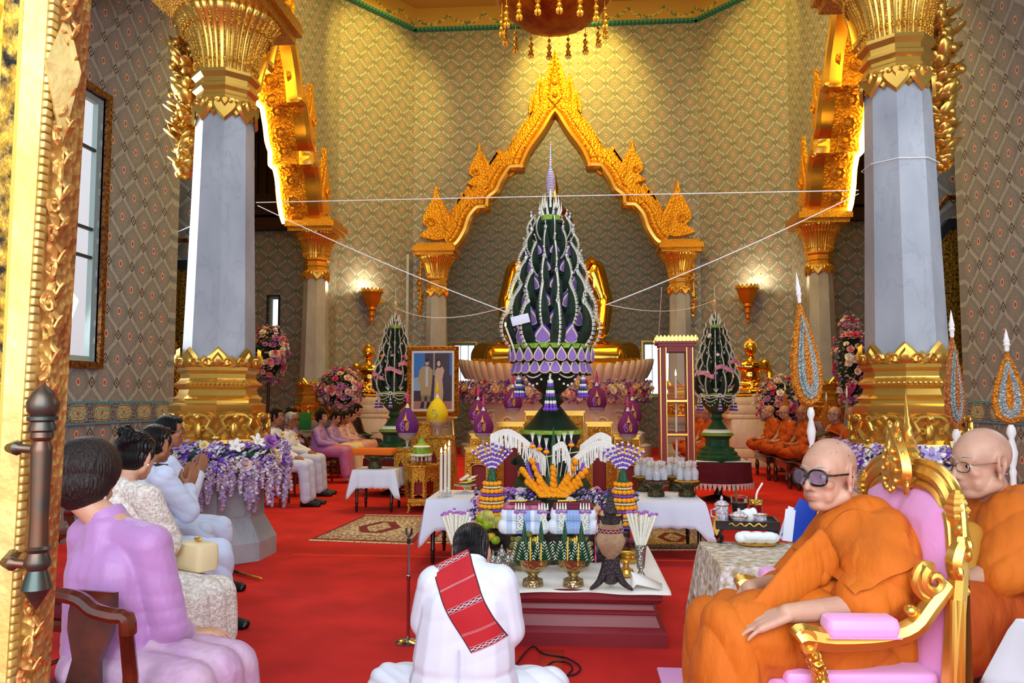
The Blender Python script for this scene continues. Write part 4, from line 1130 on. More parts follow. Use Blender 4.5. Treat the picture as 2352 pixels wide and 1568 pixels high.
rl=thing('leaf_roll_base','round stand of olive green leaf rolls under the tall cone tree','stand',(-.185,7.0,0))
for z,r_,k in((.16,.44,20),(.34,.42,20),(.52,.42,20),(.68,.33,18),(.77,.27,16)):
 mb=MB();mb.lathe([(.05,z-.10),(r_*.85,z-.08),(r_,z),(r_*.85,z+.07),(.05,z+.09)],n=80,fn=lambda q_,a,zz_,k=k:q_*(1+.035*abs(math.sin(a*k/2))));mb.build('leaf_roll',M_['olive'],rl,True,70)
ts=cone_tree('slim dark green cone tree with jasmine and pink ribbons, left of the framed portrait',False)
p=aty(905,1040,12.0);ts.location=(p.x,12.0,-.06);ts.scale=(.84,.84,.88)
ts2=dup(ts,None,None,'slim dark green cone tree with jasmine and pink ribbons, right of the red glass case');p=aty(1648,1040,11.6);ts2.location=(p.x,11.6,-.06);ts2.scale=(.82,.82,.86)
for tt,sd in((ts,3),(ts2,8)):
 q=random.Random(sd);x,y=tt.location.x,tt.location.y
 for i in range(7):
  a=R(-90)+q.uniform(-.9,.9);z=1.75+q.uniform(0,.55);r_=.34-.13*(z-1.75)
  b=bloom(None,'rose',q.choice(['pinkred','rose_white','marigold','lav','rose_pink']),(x+r_*math.cos(a),y+r_*math.sin(a),z),(math.cos(a),math.sin(a),.5),.028,'paper_rose')
  tag(b,'tiny paper rose pinned on the %s slim cone tree'%('left' if tt is ts else 'right'),'flower','paper roses on the %s slim cone tree'%('left' if tt is ts else 'right'))
 for i in range(3):
  a=R(-90)+(-.6,.15,.7)[i];z=1.72+.08*i;r_=.37
  mb=MB();mb.grid(lambda u,v:((r_+.01*math.sin(u*9))*math.cos(a+(u-.5)*.7),(r_+.01*math.sin(u*9))*math.sin(a+(u-.5)*.7),v*.06+.03*math.sin(u*5)),12,3)
  tag(mb.build('ribbon',M_['rose_pink'],None,loc=(x,y,z)),'pale pink ribbon tied on the %s slim cone tree, %s'%('left' if tt is ts else 'right',('at its left side','at its middle','at its right side')[i]),'ribbon')
for tt,w_,lab in((ts,1.0,'maroon cloth covered round table under the left slim cone tree'),(ts2,1.02,'maroon cloth covered round table under the right slim cone tree')):
 x,y=tt.location.x,tt.location.y;t=thing('round_table',lab,'table',(x,y,0))
 mb=MB();mb.lathe([(.40,.54),(.45,.545),(.455,.53),(.46,.40),(.47,.22),(.47,.21)],n=64,fn=lambda q_,a,z:q_*(1+(.035*math.sin(a*11)if z<.5 else 0)*(.54-z)*3),cap=True);mb.build('cloth',M_['redcloth'],t)
 mb=MB()
 for k in range(48):
  a=2*PI*k/48;mb.ext([(-.03,.05),(.03,.05),(.02,.0),(0,-.05),(-.02,0)],.004,T(.485*math.cos(a),.485*math.sin(a),.22)@RZ(a+PI/2))
 mb.build('lace_hem',M_['rose_pale'],t)
 mb=MB();mb.lathe([(.2,0),(.2,.04),(.06,.08),(.05,.25),(.1,.3),(.3,.5)],n=20);mb.build('turned_leg',M_['darkwood'],t)
 mb=MB();mb.rbox((0,0,.555),(.80,.6,.012),.004);tag(mb.build('white_board',M_['white'],None,loc=(x,y,0)),'thin white board under the %s slim cone tree'%('left' if tt is ts else 'right'),'board')
def skin(name,c,c2):return mat(name,c,.48,0,bump=.12,bs=220,col2=c2,vs_=14,vcol=True,sss=.08)
M_['skin_tan']=skin('skin_tan','#bd917a','#b08570');M_['skin_brown']=skin('skin_brown','#a06a4a','#94603f');M_['skin_fair']=skin('skin_fair','#d4a488','#c89478')
M_['hair']=mat('black_hair','#0c0b0d',.38,bump=.8,bs=30,tex='wave',stretch=(1,1,.3),spec=.6)
M_['hair_brown']=mat('dark_brown_hair','#2a1812',.45,bump=.8,bs=40,tex='noise',stretch=(3,3,.6),col2='#160c09',vs_=20)
M_['hair_grey']=mat('grey_hair','#a8a6a2',.5,bump=.6,bs=60)
M_['uniform']=mat('white_uniform_cloth','#dfe4f2',.75,bump=.12,bs=300)
M_['uniform_blue']=mat('white_uniform_twill','#ccd6ee',.75,bump=.12,bs=300)
M_['saffron']=mat('saffron_robe','#c06000',.8,bump=.22,bs=5,stretch=(2.4,1,.8),col2='#b85a00',vs_=3)
M_['saffron_dark']=mat('deep_saffron_robe','#b04a00',.75,bump=.25,bs=6,stretch=(2.4,1,.8),col2='#a43c00',vs_=4)
M_['ochre']=mat('ochre_undercloth','#b07820',.8)
M_['silk_pink']=mat('mauve_silk','#b583bd',.42,bump=.06,bs=60,tex='wave',stretch=(.3,.3,2),sheen=.3)
M_['silk_lilac']=mat('lilac_silk','#a184d0',.45,bump=.15,bs=90,tex='wave',stretch=(.3,.3,2))
M_['lace']=mat('white_lace','#efeae2',.8,bump=.7,bs=90,tex='vor',col2='#c8b8ac',vs_=60)
M_['brocade_skirt']=mat('pale_brocade_skirt','#c8a8c0',.45,bump=.18,bs=40,tex='vor',col2='#b890b4',vs_=10)
M_['floral_skirt']=mat('floral_silk_skirt','#a582c8',.55,col2='#c45a88',vs_=11,bump=.2,bs=50)
M_['cream_skirt']=mat('cream_skirt','#d8cdb0',.6);M_['pink_skirt']=mat('pink_lace_skirt','#c8a0ac',.6,bump=.5,bs=60)
M_['suit']=mat('black_suit','#0b0b0f',.7);M_['redtie']=mat('red_tie','#8a0c16',.5)
M_['eyewhite']=mat('eye_white','#cfc4ba',.25);M_['iris']=mat('dark_iris','#150c08',.15)
M_['specs']=mat('black_spectacle_frame','#0a0a0c',.15,coat=.5);M_['metalrim']=mat('metal_spectacle_rim','#8a7a60',.25,.9)
M_['lens_dark']=mat('tinted_lens',(.62,.58,.78),.03,trans=.92,ior=1.15);M_['lens']=mat('clear_lens',(1,1,1),.02,trans=1,ior=1.05)
M_['shoe']=mat('black_shoe','#08080a',.3)
def hand(mb,w,f,n,side=1,curl=.5,s=1.0,spread=.12,thumb=.6):
 w=Vector(w);f=Vector(f).normalized();n=Vector(n);n=(n-f*n.dot(f)).normalized();l=f.cross(n)*side
 def P(a,b,c):return w+(f*a+l*b+n*c)*s
 for b in(-.030,-.011,.009,.028):mb.limb(P(.004,b*.6,0),P(.088,b,0),.0155*s,.0125*s,8)
 for i,(b,L,r)in enumerate(((.030,.074,.0092),(.010,.084,.0096),(-.010,.078,.0092),(-.029,.060,.0080))):
  p=P(.088-.006*abs(i-1),b,0);th=0;d0=(f+l*(b*spread/.03)).normalized()
  for k,q in enumerate((.45,.30,.25)):
   th+=curl*(.35 if k==0 else .75);d=d0*math.cos(th)+n*math.sin(th);e=p+d*L*q*s
   mb.limb(tuple(p),tuple(e),(r-.0007*k)*s,(r-.0007*(k+1))*s,8);p=e
 p=P(.02,.026,.004);d=(f*.62+l*.70+n*.35*thumb).normalized();e=p+d*.048*s;mb.limb(tuple(p),tuple(e),.0145*s,.0115*s,8)
 d=(f*.90+l*.25+n*.45*thumb).normalized();e2=e+d*.034*s;mb.limb(tuple(e),tuple(e2),.0115*s,.0102*s,8)
 d=(f*.95+l*.05+n*.45*thumb).normalized();mb.limb(tuple(e2),tuple(e2+d*.026*s),.0102*s,.0085*s,8)
def head_shapes(mb,X,s=1.0,fat=0.0,old=False,nose=1.0):
 sv=mb.M;mb.M=X@SC(s)
 mb.ell((-.014,0,.036),(.094,.076,.086),20,14);mb.ell((.030,0,.030),(.058,.066,.066),18,12)
 mb.ell((.022,0,-.035),(.066,.058+fat*.5,.078),18,12)
 mb.ell((.052,0,-.088),(.032,.032+fat,.024),12,8)
 for q in(-1,1):
  mb.limb((.045,q*.018,-.090),(-.004,q*(.055+fat),-.060),.020,.022,10)
  mb.ell((.056,q*.038,-.022),(.022,.024,.020),10,8)
  mb.ell((.050,q*.032,-.055),(.022,.022+fat,.030),10,8)
  mb.limb((.080,q*.012,.026),(.064,q*.050,.024),.011,.009,8)
  mb.ell((.0855,q*.011,-.036),(.011,.009,.009),8,6)
  mb.ell((.071,q*.033,.0125),(.011,.017,.0055),10,6)
  mb.ell((.071,q*.033,-.006),(.010,.016,.005),10,6)
  e=X@SC(s)
  mb.M=e@T(-.008,q*.074,-.008)@RZ(q*.42)@RY(-.12)@SC(1.18)
  mb.tube([(-.004+.019*math.cos(a),q*.006,.012+.026*math.sin(a))for a in[R(x)for x in range(-60,240,25)]]+[(-.006,q*.004,-.024)],[.0058]*13,6)
  mb.ell((.0,0,.004),(.017,.006,.028),10,6);mb.ell((.004,q*.003,-.027),(.010,.0065,.012),8,6)
  mb.M=e
 mb.chain([(.082,0,.018),(.094,0,-.006),(.104*nose,0,-.030)],[.0085,.0095,.0125],10)
 mb.ell((.083,0,-.0575),(.013,.024,.0055),12,6);mb.ell((.081,0,-.0685),(.013,.020,.0065),12,6)
 mb.ell((.072,0,-.060),(.018,.030,.022),12,8)
 mb.M=sv
def head_tint(X,s,shaved=False,old=False):
 I=np.array((X@SC(s)).inverted())
 def f(co):
  p=co@I[:3,:3].T+I[:3,3];c=np.ones((len(co),3))
  def g(cx,cy,cz,rx,ry,rz):return np.exp(-(((p[:,0]-cx)/rx)**2+((np.abs(p[:,1])-cy)/ry)**2+((p[:,2]-cz)/rz)**2))
  k=g(.09,0,-.0625,.02,.022,.009)[:,None];c=c*(1-k*.9)+np.array([.78,.52,.55])*k*.9
  k=g(.06,.045,-.03,.03,.02,.03)[:,None]*.35;c=c*(1-k)+np.array([1.0,.78,.74])*k
  k=g(.0,.08,0,.03,.02,.04)[:,None]*.4;c=c*(1-k)+np.array([1.0,.72,.68])*k
  if shaved:
   h=1/(1+np.exp(-(p[:,2]-.045-.55*(p[:,0]-.03)*(p[:,0]>.0)+.4*np.minimum(0,p[:,0]+.02))/.008));h=(h*(np.abs(p).max(1)<.2))[:,None]*.30
   c=c*(1-h)+np.array([.80,.82,.88])*h
  return c
 return f
def eyes(par,X,s=1.0,brow='hair',closed=False):
 for q in(-1,1):
  m=MB();m.M=X@SC(s)@T(.0685,q*.033,.0035)
  if not closed:m.mi=0;m.ell((0,0,0),(.0125,.0135,.0085),12,8);m.mi=1;m.ell((.0085,0,0),(.0048,.0062,.0062),10,6)
  else:m.mi=1;m.ell((.009,0,-.004),(.004,.013,.0015),10,5)
  m.build('eye',[M_['eyewhite'],M_['iris']],par)
  m=MB();m.M=X@SC(s);m.tube([(.088,q*.014,.031),(.083,q*.032,.037),(.068,q*.052,.032)],[.003,.0035,.001],6,sx=.6);m.build('eyebrow',M_[brow],par)
def glasses(par,X,s=1.0,rim='specs',lens='lens_dark',w_=.030,h_=.023,th=.0028,full=True):
 def sup(a,q):c,d=math.cos(a),math.sin(a);return(.101-.10*abs(q*.034+w_*c)**1.2*3,q*.035+w_*(abs(c)**.8)*(1 if c>0 else-1),.002+h_*(abs(d)**.85)*(1 if d>0 else-1))
 m=MB();m.M=X@SC(s);l=MB();l.M=m.M
 for q in(-1,1):
  P=[sup(2*PI*i/20,q)for i in range(20)];
  if full:m.tube(P,th,6,True)
  l.add(P+[(p[0]+.001,p[1],p[2])for p in P],[tuple(range(20)),tuple(range(39,19,-1))]+[(i,i+20,(i+1)%20+20,(i+1)%20)for i in range(20)])
  m.tube([(.088,q*.064,.010),(.07,q*.078,.010),(.0,q*.084,.012),(-.012,q*.083,.0)],[th*1.3,th,th,th*.8],6)
 m.tube([(.102,-.008,.006),(.105,0,.010),(.102,.008,.006)],th,6)
 g=m.build('spectacle_frame',M_[rim],par);l.build('lens',M_[lens],g)
def hair_short(par,X,s=1.0,m='hair',bun=False,puff=0,vox=.006):
 mb=MB();mb.M=X@SC(s)
 mb.ell((-.020-puff*.3,0,.048+puff*.4),(.098+puff,.082+puff,.086+puff),20,14);mb.ell((-.040,0,.0),(.072+puff,.078+puff,.075+puff),18,12);mb.ell((.035,0,.088),(.050,.058+puff*.6,.030+puff*.5),14,10)
 for q in(-1,1):mb.ell((.012,q*.068,.030),(.035,.016+puff*.6,.045),10,8)
 if bun:
  r=random.Random(3)
  for i in range(16):d=rs(r);mb.ell((-.085+d.x*.045,d.y*.055,.085+d.z*.05),.028,8,6)
 o=blob('hair',mb,vox*s,M_[m],par,3)
 I=(X@SC(s)).inverted();bm=bmesh.new();bm.from_mesh(o.data)
 dl_=[v for v in bm.verts if(lambda p:p.x>.030 and p.z<.062+.35*(.075-p.x)and abs(p.y)<.072 and p.x>.045-(0 if p.z>.02 else .04))(I@v.co)]
 for v in dl_:
  p=I@v.co;p.x=min(p.x,.040);p.y*=.85;v.co=(X@SC(s))@p
 bm.to_mesh(o.data);bm.free();return o
def figure(label,loc,J,skinm='skin_tan',vox=.007,s=1.0,hx=None,shaved=False,cat='person',fat=0,hands=True,feet=False,group=None,face=True,brow='hair',closed=False,torso=.9):
 """J: world joints. H head centre, N neck base, C chest, P pelvis, sL eL wL, sR eR wR, hL kL aL ...; hd: {'L': (f, n, curl)}"""
 t=thing('person',label,cat,loc,0,group);L=Vector(loc)
 j={k:(Vector(v)-L if k not in('yaw','pitch','roll','hd','hs')else v)for k,v in J.items()}
 X=T(*j['H'])@RZ(J['yaw'])@RY(J.get('pitch',0))@RX(J.get('roll',0))
 hs=s*J.get('hs',1.0);mb=MB()
 head_shapes(mb,X,hs,fat)
 hb=X@Vector((-.022*hs,0,-.055*hs));mb.limb(tuple(hb),tuple(j['N']),.052*s,.060*s)
 mb.limb(tuple(j['N']),tuple(j['C']),.075*s*torso,.11*s*torso);mb.limb(tuple(j['C']),tuple(j['P']),.12*s*torso,.13*s*torso)
 for q in 'LR':
  if 's'+q not in j:continue
  mb.limb(tuple(j['N']),tuple(j['s'+q]),.055*s,.055*s);mb.chain([j['s'+q],j['e'+q],j['w'+q]],[.052*s,.041*s,.027*s])
  if 'k'+q in j and feet:mb.chain([j['h'+q],j['k'+q],j['a'+q]],[.085*s,.058*s,.038*s]);
  if 'k'+q in j and feet:
   a=j['a'+q];fw=(j['k'+q]-j['P']);fw.z=0;fw.normalize();mb.limb(tuple(a-fw*.02-Vector((0,0,.03))),tuple(a+fw*.16-Vector((0,0,.045))),.036*s,.026*s)
  if hands and J.get('hd',{}).get(q):
   f,n,cu=J['hd'][q][:3];hand(mb,j['w'+q],f,n,(1 if q=='R' else-1)*(J['hd'][q][3]if len(J['hd'][q])>3 else 1),cu,s)
 blob('body',mb,vox,M_[skinm],t,6 if vox<.008 else 2,tint=head_tint(X,hs,shaved))
 if face:eyes(t,X,hs,brow,closed)
 return t,j,X,hs
def jacket(t,j,s,m,vox=.009,g=.018,arms='w',fold=.006,seed=1,skirt=.06,collar=True,name='jacket',fat=0):
 mb=MB();N,C,P=j['N'],j['C'],j['P'];ax=(j['sL']-j['sR']).normalized();
 mb.limb(tuple(N-Vector((0,0,.03))),tuple(C),.075*s+g,.12*s+g)
 for k in(-1,1):
  mb.limb(tuple(C+ax*k*.055*s),tuple(P+ax*k*.05*s),.105*s+g+fat,.115*s+g+fat);mb.limb(tuple(P+ax*k*.05*s),tuple(P+ax*k*.06*s-Vector((0,0,skirt))),.118*s+g,.13*s+g)
 for q in 'LR':
  mb.limb(tuple(N-Vector((0,0,.02))),tuple(j['s'+q]),.052*s+g*.6,.058*s+g)
  if arms=='w':mb.chain([j['s'+q],j['e'+q],j['w'+q]-(j['w'+q]-j['e'+q]).normalized()*.015],[.060*s+g*.8,.050*s+g*.8,.036*s+g*.6])
  elif arms=='e':mb.chain([j['s'+q],j['s'+q].lerp(j['e'+q],.85)],[.062*s+g*.8,.058*s+g*.8])
 o=blob(name,mb,vox,M_[m],t,4,fold=(lambda co,no:waves(co,[((1,.3,.9),26,fold),((-.4,1,.7),34,fold*.7),((0,.2,1),48,fold*.5)],seed))if fold else None)
 if collar:
  mb=MB();up=(j['H']-N);up.normalize();mb.M=T(*(N+up*.012))@up.to_track_quat('Z','Y').to_matrix().to_4x4();mb.lathe([(.070*s,-.02),(.073*s,.01),(.070*s,.032),(.062*s,.03)],n=24,cap=False);mb.build('collar',M_[m],o)
 return o
def trousers(t,j,s,m,vox=.010,fold=.0035,seed=2,w_=.0,name='trousers'):
 mb=MB();mb.ell(tuple(j['P']+Vector((0,0,.0))),(.16*s,.17*s,.11*s))
 for q in 'LR':mb.chain([j['h'+q],j['k'+q],j['a'+q]+Vector((0,0,.0))],[.105*s+w_,.080*s+w_,.072*s+w_])
 return blob(name,mb,vox,M_[m],t,4,fold=lambda co,no:waves(co,[((.3,.2,1),22,fold),((1,-.5,.3),26,fold*.7)],seed))
def shoes(t,j,s=1,m='shoe'):
 for q in 'LR':
  fw=j['k'+q]-j['h'+q];fw.z=0;fw.normalize();a=j['a'+q];z=a.z;mb=MB()
  a0=Vector((a.x,a.y,0))-fw*.03;mb.chain([a0+Vector((0,0,.045)),a0+fw*.10+Vector((0,0,.040)),a0+fw*.21+Vector((0,0,.030))],[.045,.042,.030]);mb.limb(tuple(a0+Vector((0,0,.05))),tuple(a0+Vector((0,0,.09))),.045,.042)
  mb.box(tuple(a0+fw*.09+Vector((0,0,.012))),(.26,.075,.02),math.atan2(fw.y,fw.x))
  blob('shoe',mb,.008,M_[m],t,3)
def gj(px,py,Y):v=aty(px,py,Y);return(v.x,v.y,v.z)
def guest(label,x,y,rz,head=1.14,top='uniform',bottom='uniform_blue',skinm='skin_brown',hair='hair',vox=.014,hands='lap',female=False,specs=False,medals=0,lean=.0,yaw=0,pitch=0,group=None,hair_kw={},skirt=False,cat='person',s=.98):
 c,sn=math.cos(rz),math.sin(rz)
 def W(f,l,z):return(x+f*c-l*sn,y+f*sn+l*c,z)
 dz_=head-1.16
 hw=.165 if female else .195
 J=dict(H=W(.05+lean,0,head),N=W(.01+lean*.6,0,.985+dz_),C=W(.0+lean*.4,0,.83+dz_),P=W(-.02,0,.56),yaw=rz+yaw,pitch=pitch,hs=.98)
 for q,k in(('L',1),('R',-1)):
  J['s'+q]=W(.0+lean*.6,k*hw,.93+dz_);J['e'+q]=W(.07,k*(hw+.06),.69);J['h'+q]=W(.02,k*.09,.54)
  J['w'+q]=W(.30,k*.07,.64)if hands=='lap' else W(.28,k*.06,.80)
  J['k'+q]=W(.46,k*.12,.53);J['a'+q]=W(.50,k*.12,.10)
 f=(Vector((c,sn,-.2))if hands=='lap' else Vector((c,sn,.4)))
 J['hd']={'L':(f+Vector((sn,-c,0))*.5,(0,0,-1),.5),'R':(f+Vector((-sn,c,0))*.5,(0,0,-1),.5,1)}
 t,j,X,hs=figure(label,(x,y,0),J,skinm,vox*.6 if vox<.02 else vox*.8,s,feet=female,group=group)
 jacket(t,j,s,top,vox,.014 if not female else .008,'w',.004,collar=True,name='jacket' if not female else 'blouse')
 if not skirt:trousers(t,j,s,bottom,vox);shoes(t,j)
 else:
  mb=MB();mb.ell(tuple(j['P']),(.17,.19,.12));kk=(j['kL']+j['kR'])/2;aa=(j['aL']+j['aR'])/2
  for q in 'LR':mb.chain([j['h'+q],j['k'+q],j['a'+q]+Vector((0,0,.06))],[.115,.10,.085])
  mb.chain([j['P'],kk,aa+Vector((0,0,.05))],[.12,.095,.10]);blob('skirt',mb,vox,M_[bottom],t,5)
 hair_short(t,X,hs,hair,vox=max(.008,vox*.6),**hair_kw)
 if specs:glasses(t,X,hs,'specs','lens')
 if medals:
  mb=MB();q=random.Random(2)
  for i in range(medals):
   p=Vector(W(.105+lean*.5,.06+.03*(i%3),.93+dz_-.05*(i//3)))-Vector((x,y,0));mb.ell(tuple(p),(.012,.012,.016),8,5)
  mb.build('medal',M_['gold'],t)
  mb=MB()
  for k in(1,-1):p=Vector(W(0,k*.15,.985+dz_))-Vector((x,y,0));mb.box(tuple(p),(.05,.11,.02),rz)
  mb.build('shoulder_board',M_['gold'],t,False)
 return t,j,X
def wood_chair(label,loc,rz,group=None):
 t=thing('carved_chair',label,'chair',loc,rz,group,(1,1,.91))
 mb=MB();mb.rbox((.0,0,.455),(.47,.50,.08),.035);mb.build('seat_cushion',M_['redcloth'],t)
 mb=MB();mb.rbox((.0,0,.385),(.48,.50,.06),.012);mb.build('seat_frame',M_['wood'],t)
 for x,yv in((.21,.215),(.21,-.215)):
  mb=MB();mb.tube([(x,yv,.38),(x,yv,.30),(x+.005,yv,.1),(x+.01,yv,.0)],[.028,.024,.019,.022],4,up=(1,1,0));mb.build('leg',M_['wood'],t)
 for yv in(.215,-.215):
  mb=MB();mb.tube([(-.26,yv,.0),(-.215,yv,.38),(-.22,yv*1.02,.6),(-.27,yv*1.10,.79)],[.026,.028,.026,.024],8,sx=.8,sy=1);mb.build('rear_leg',M_['wood'],t)
 mb=MB();P=[(-.27,-.245,.76),(-.275,-.24,.815),(-.28,-.20,.82),(-.285,-.13,.835),(-.29,-.08,.87),(-.29,0,.88),(-.29,.08,.87),(-.285,.13,.835),(-.28,.20,.82),(-.275,.24,.815),(-.27,.245,.76)]
 mb.tube(smoothpts3(P,3),.026,8,sx=1.0,sy=1.0);mb.build('crest_rail',M_['wood'],t)
 mb=MB()
 for i in range(7):mb.ell((-.262,(i-3)*.022,.855),(.01,.011,.010),6,4)
 mb.build('carved_beads',M_['wood'],t)
 mb=MB();mb.ext([(-.07,.50),(-.05,.62),(-.085,.72),(-.09,.78),(-.08,.86),(.08,.86),(.09,.78),(.085,.72),(.05,.62),(.07,.50)],.022,T(-.235,0,0)@RZ(PI/2)@RX(R(7))@T(0,0,-.0))
 mb.build('back_splat',M_['wood'],t,False)
 mb=MB();mb.tube([(-.228,-.2,.52),(-.228,.2,.52)],.018,8);mb.build('back_rail',M_['wood'],t)
 mb=MB();mb.tube([(-.235,-.2,.18),(.21,-.2,.18)],.012,6);mb.tube([(-.235,.2,.18),(.21,.2,.18)],.012,6);mb.tube([(0,-.2,.18),(0,.2,.18)],.012,6);mb.build('stretcher',M_['wood'],t)
 return t
def smoothpts3(P,k=3,closed=False):
 P=[Vector(p)for p in P];out=[];n=len(P)
 for i in range(n if closed else n-1):
  if closed:a,b,c,d=P[i-1],P[i],P[(i+1)%n],P[(i+2)%n]
  else:a,b,c,d=P[max(i-1,0)],P[i],P[i+1],P[min(i+2,n-1)]
  for j_ in range(k):
   t=j_/k;out.append(.5*((2*b)+(c-a)*t+(2*a-5*b+4*c-d)*t*t+(3*b-a-3*c+d)*t**3))
 if not closed:out.append(P[-1])
 return out
FC=R(60)
row=[(-1.76,2.62,'mauve'),(-2.14,3.80,'lace'),(-2.52,4.78,'m3'),(-2.95,5.80,'m4')]
def rowW(x,y,rz=FC):
 c,sn=math.cos(rz),math.sin(rz);return lambda f,l,z:(x+f*c-l*sn,y+f*sn+l*c,z)
hx=aty(197,1108,2.85);W=rowW(-1.625,2.85,R(68));Wl=rowW(-1.575,2.85,R(-8))
wood_chair('carved wooden chair of the woman in the mauve silk jacket, nearest on the left',(-1.575,2.77,0),R(80))
J=dict(H=(hx.x,2.87,hx.z-.01),N=W(-.02,.05,.965),C=W(-.02,.02,.80),P=W(-.03,0,.50),yaw=FC+.35,pitch=.30,sL=W(-.01,.18,.915),eL=W(.06,.27,.66),wL=W(.20,.02,.56),sR=W(-.01,-.15,.905),eR=W(.03,-.21,.62),wR=W(.17,-.13,.55),hL=Wl(0,.1,.47),kL=Wl(.33,.12,.455),aL=Wl(.36,.12,.10),hR=Wl(0,-.1,.47),kR=Wl(.31,-.12,.455),aR=Wl(.36,-.12,.10))
J['hd']={'L':(Vector((1,-.5,0)),(0,0,-1),.5),'R':(Vector((1,.5,0)),(0,0,-1),.5)}
t,j,X,hs=figure('woman with dark brown bobbed hair in a mauve silk jacket, seated nearest at the left',(-1.575,2.83,0),J,'skin_fair',.007,1.0)
jacket(t,j,.94,'silk_pink',.008,.020,'w',.003,3,collar=True,fat=.012)
mb=MB();mb.ell(tuple(j['P']+Vector((.02,0,-.02))),(.2,.2,.12))
for q in 'LR':mb.chain([j['h'+q],j['k'+q],j['a'+q]+Vector((0,0,.05))],[.105,.085,.075])
kk=(j['kL']+j['kR'])/2;mb.chain([j['P'],kk,(j['aL']+j['aR'])/2+Vector((0,0,.05))],[.13,.10,.09]);blob('skirt',mb,.009,M_['brocade_skirt'],t,5,fold=lambda co,no:waves(co,[((.2,1,.3),20,.006)],5))
hair_short(t,X,hs,'hair_brown',puff=.028,vox=.006)
mb=MB();p=X@Vector((-.002,-.083,-.045));mb.ell(tuple(p),.007,8,6);mb.build('earring',M_['rose_white'],t)
hx=aty(304,1052,3.95);W=rowW(hx.x-.02,3.93,R(68));Wl=rowW(hx.x-.02,3.95,R(-10))
wood_chair('carved wooden chair with maroon seat under the woman in white lace',(W(-.02,0,0)[0],W(-.02,0,0)[1],0),R(80))
J=dict(H=W(.06,0,hx.z),N=W(-.02,0,.985),C=W(-.01,0,.83),P=W(-.02,0,.51),yaw=FC+.25,pitch=.18,sL=W(-.01,.165,.93),eL=W(.06,.21,.68),wL=W(.30,.08,.62),sR=W(-.01,-.17,.93),eR=W(.10,-.22,.67),wR=W(.31,-.07,.62),hL=Wl(0,.1,.47),kL=Wl(.46,.11,.455),aL=Wl(.48,.11,.10),hR=Wl(0,-.1,.47),kR=Wl(.46,-.11,.455),aR=Wl(.48,-.11,.10))
J['hd']={'L':(Vector((1,-.5,0)),(0,0,-1),.5),'R':(Vector((1,.5,0)),(0,0,-1),.5)}
t,j,X,hs=figure('woman in white lace dress with black hair in a bun, second at the left',(hx.x,3.95,0),J,'skin_fair',.007,.98)
jacket(t,j,.98,'lace',.007,.016,'e',.004,3,collar=False,name='lace_bodice')
mb=MB();mb.ell(tuple(j['P']),(.19,.19,.12))
for q in 'LR':mb.chain([j['h'+q],j['k'+q],j['a'+q]+Vector((0,0,.14))],[.10,.085,.08])
kk=(j['kL']+j['kR'])/2;mb.chain([j['P'],kk,(j['aL']+j['aR'])/2+Vector((0,0,.16))],[.12,.10,.09]);blob('lace_skirt',mb,.009,M_['lace'],t,5,fold=lambda co,no:waves(co,[((.2,1,.3),26,.007)],5))
hair_short(t,X,hs,'hair',bun=True,puff=.008,vox=.006)
mb=MB();p=X@Vector((-.002,-.084,-.035));mb.ell(tuple(p),.006,8,6);mb.build('earring',M_['rose_white'],t)
bg_=MB();bg_.rbox((0,0,.07),(.13,.2,.14),.03);o=thing('handbag','small cream handbag on the lap of the woman in white lace','handbag',(Wl(.33,.12,0)[0],Wl(.33,.12,0)[1],.555),FC)
bg_.build('bag_body',M_['cream'],o);mb=MB();mb.ell((0,0,.155),(.012,.03,.012));mb.build('clasp',M_['gold'],o)
hx=aty(358,1022,4.9);W=rowW(hx.x-.05,4.85)
wood_chair('carved wooden chair of the third guest, a man in white uniform',(W(-.05,0,0)[0],W(-.05,0,0)[1],0),FC)
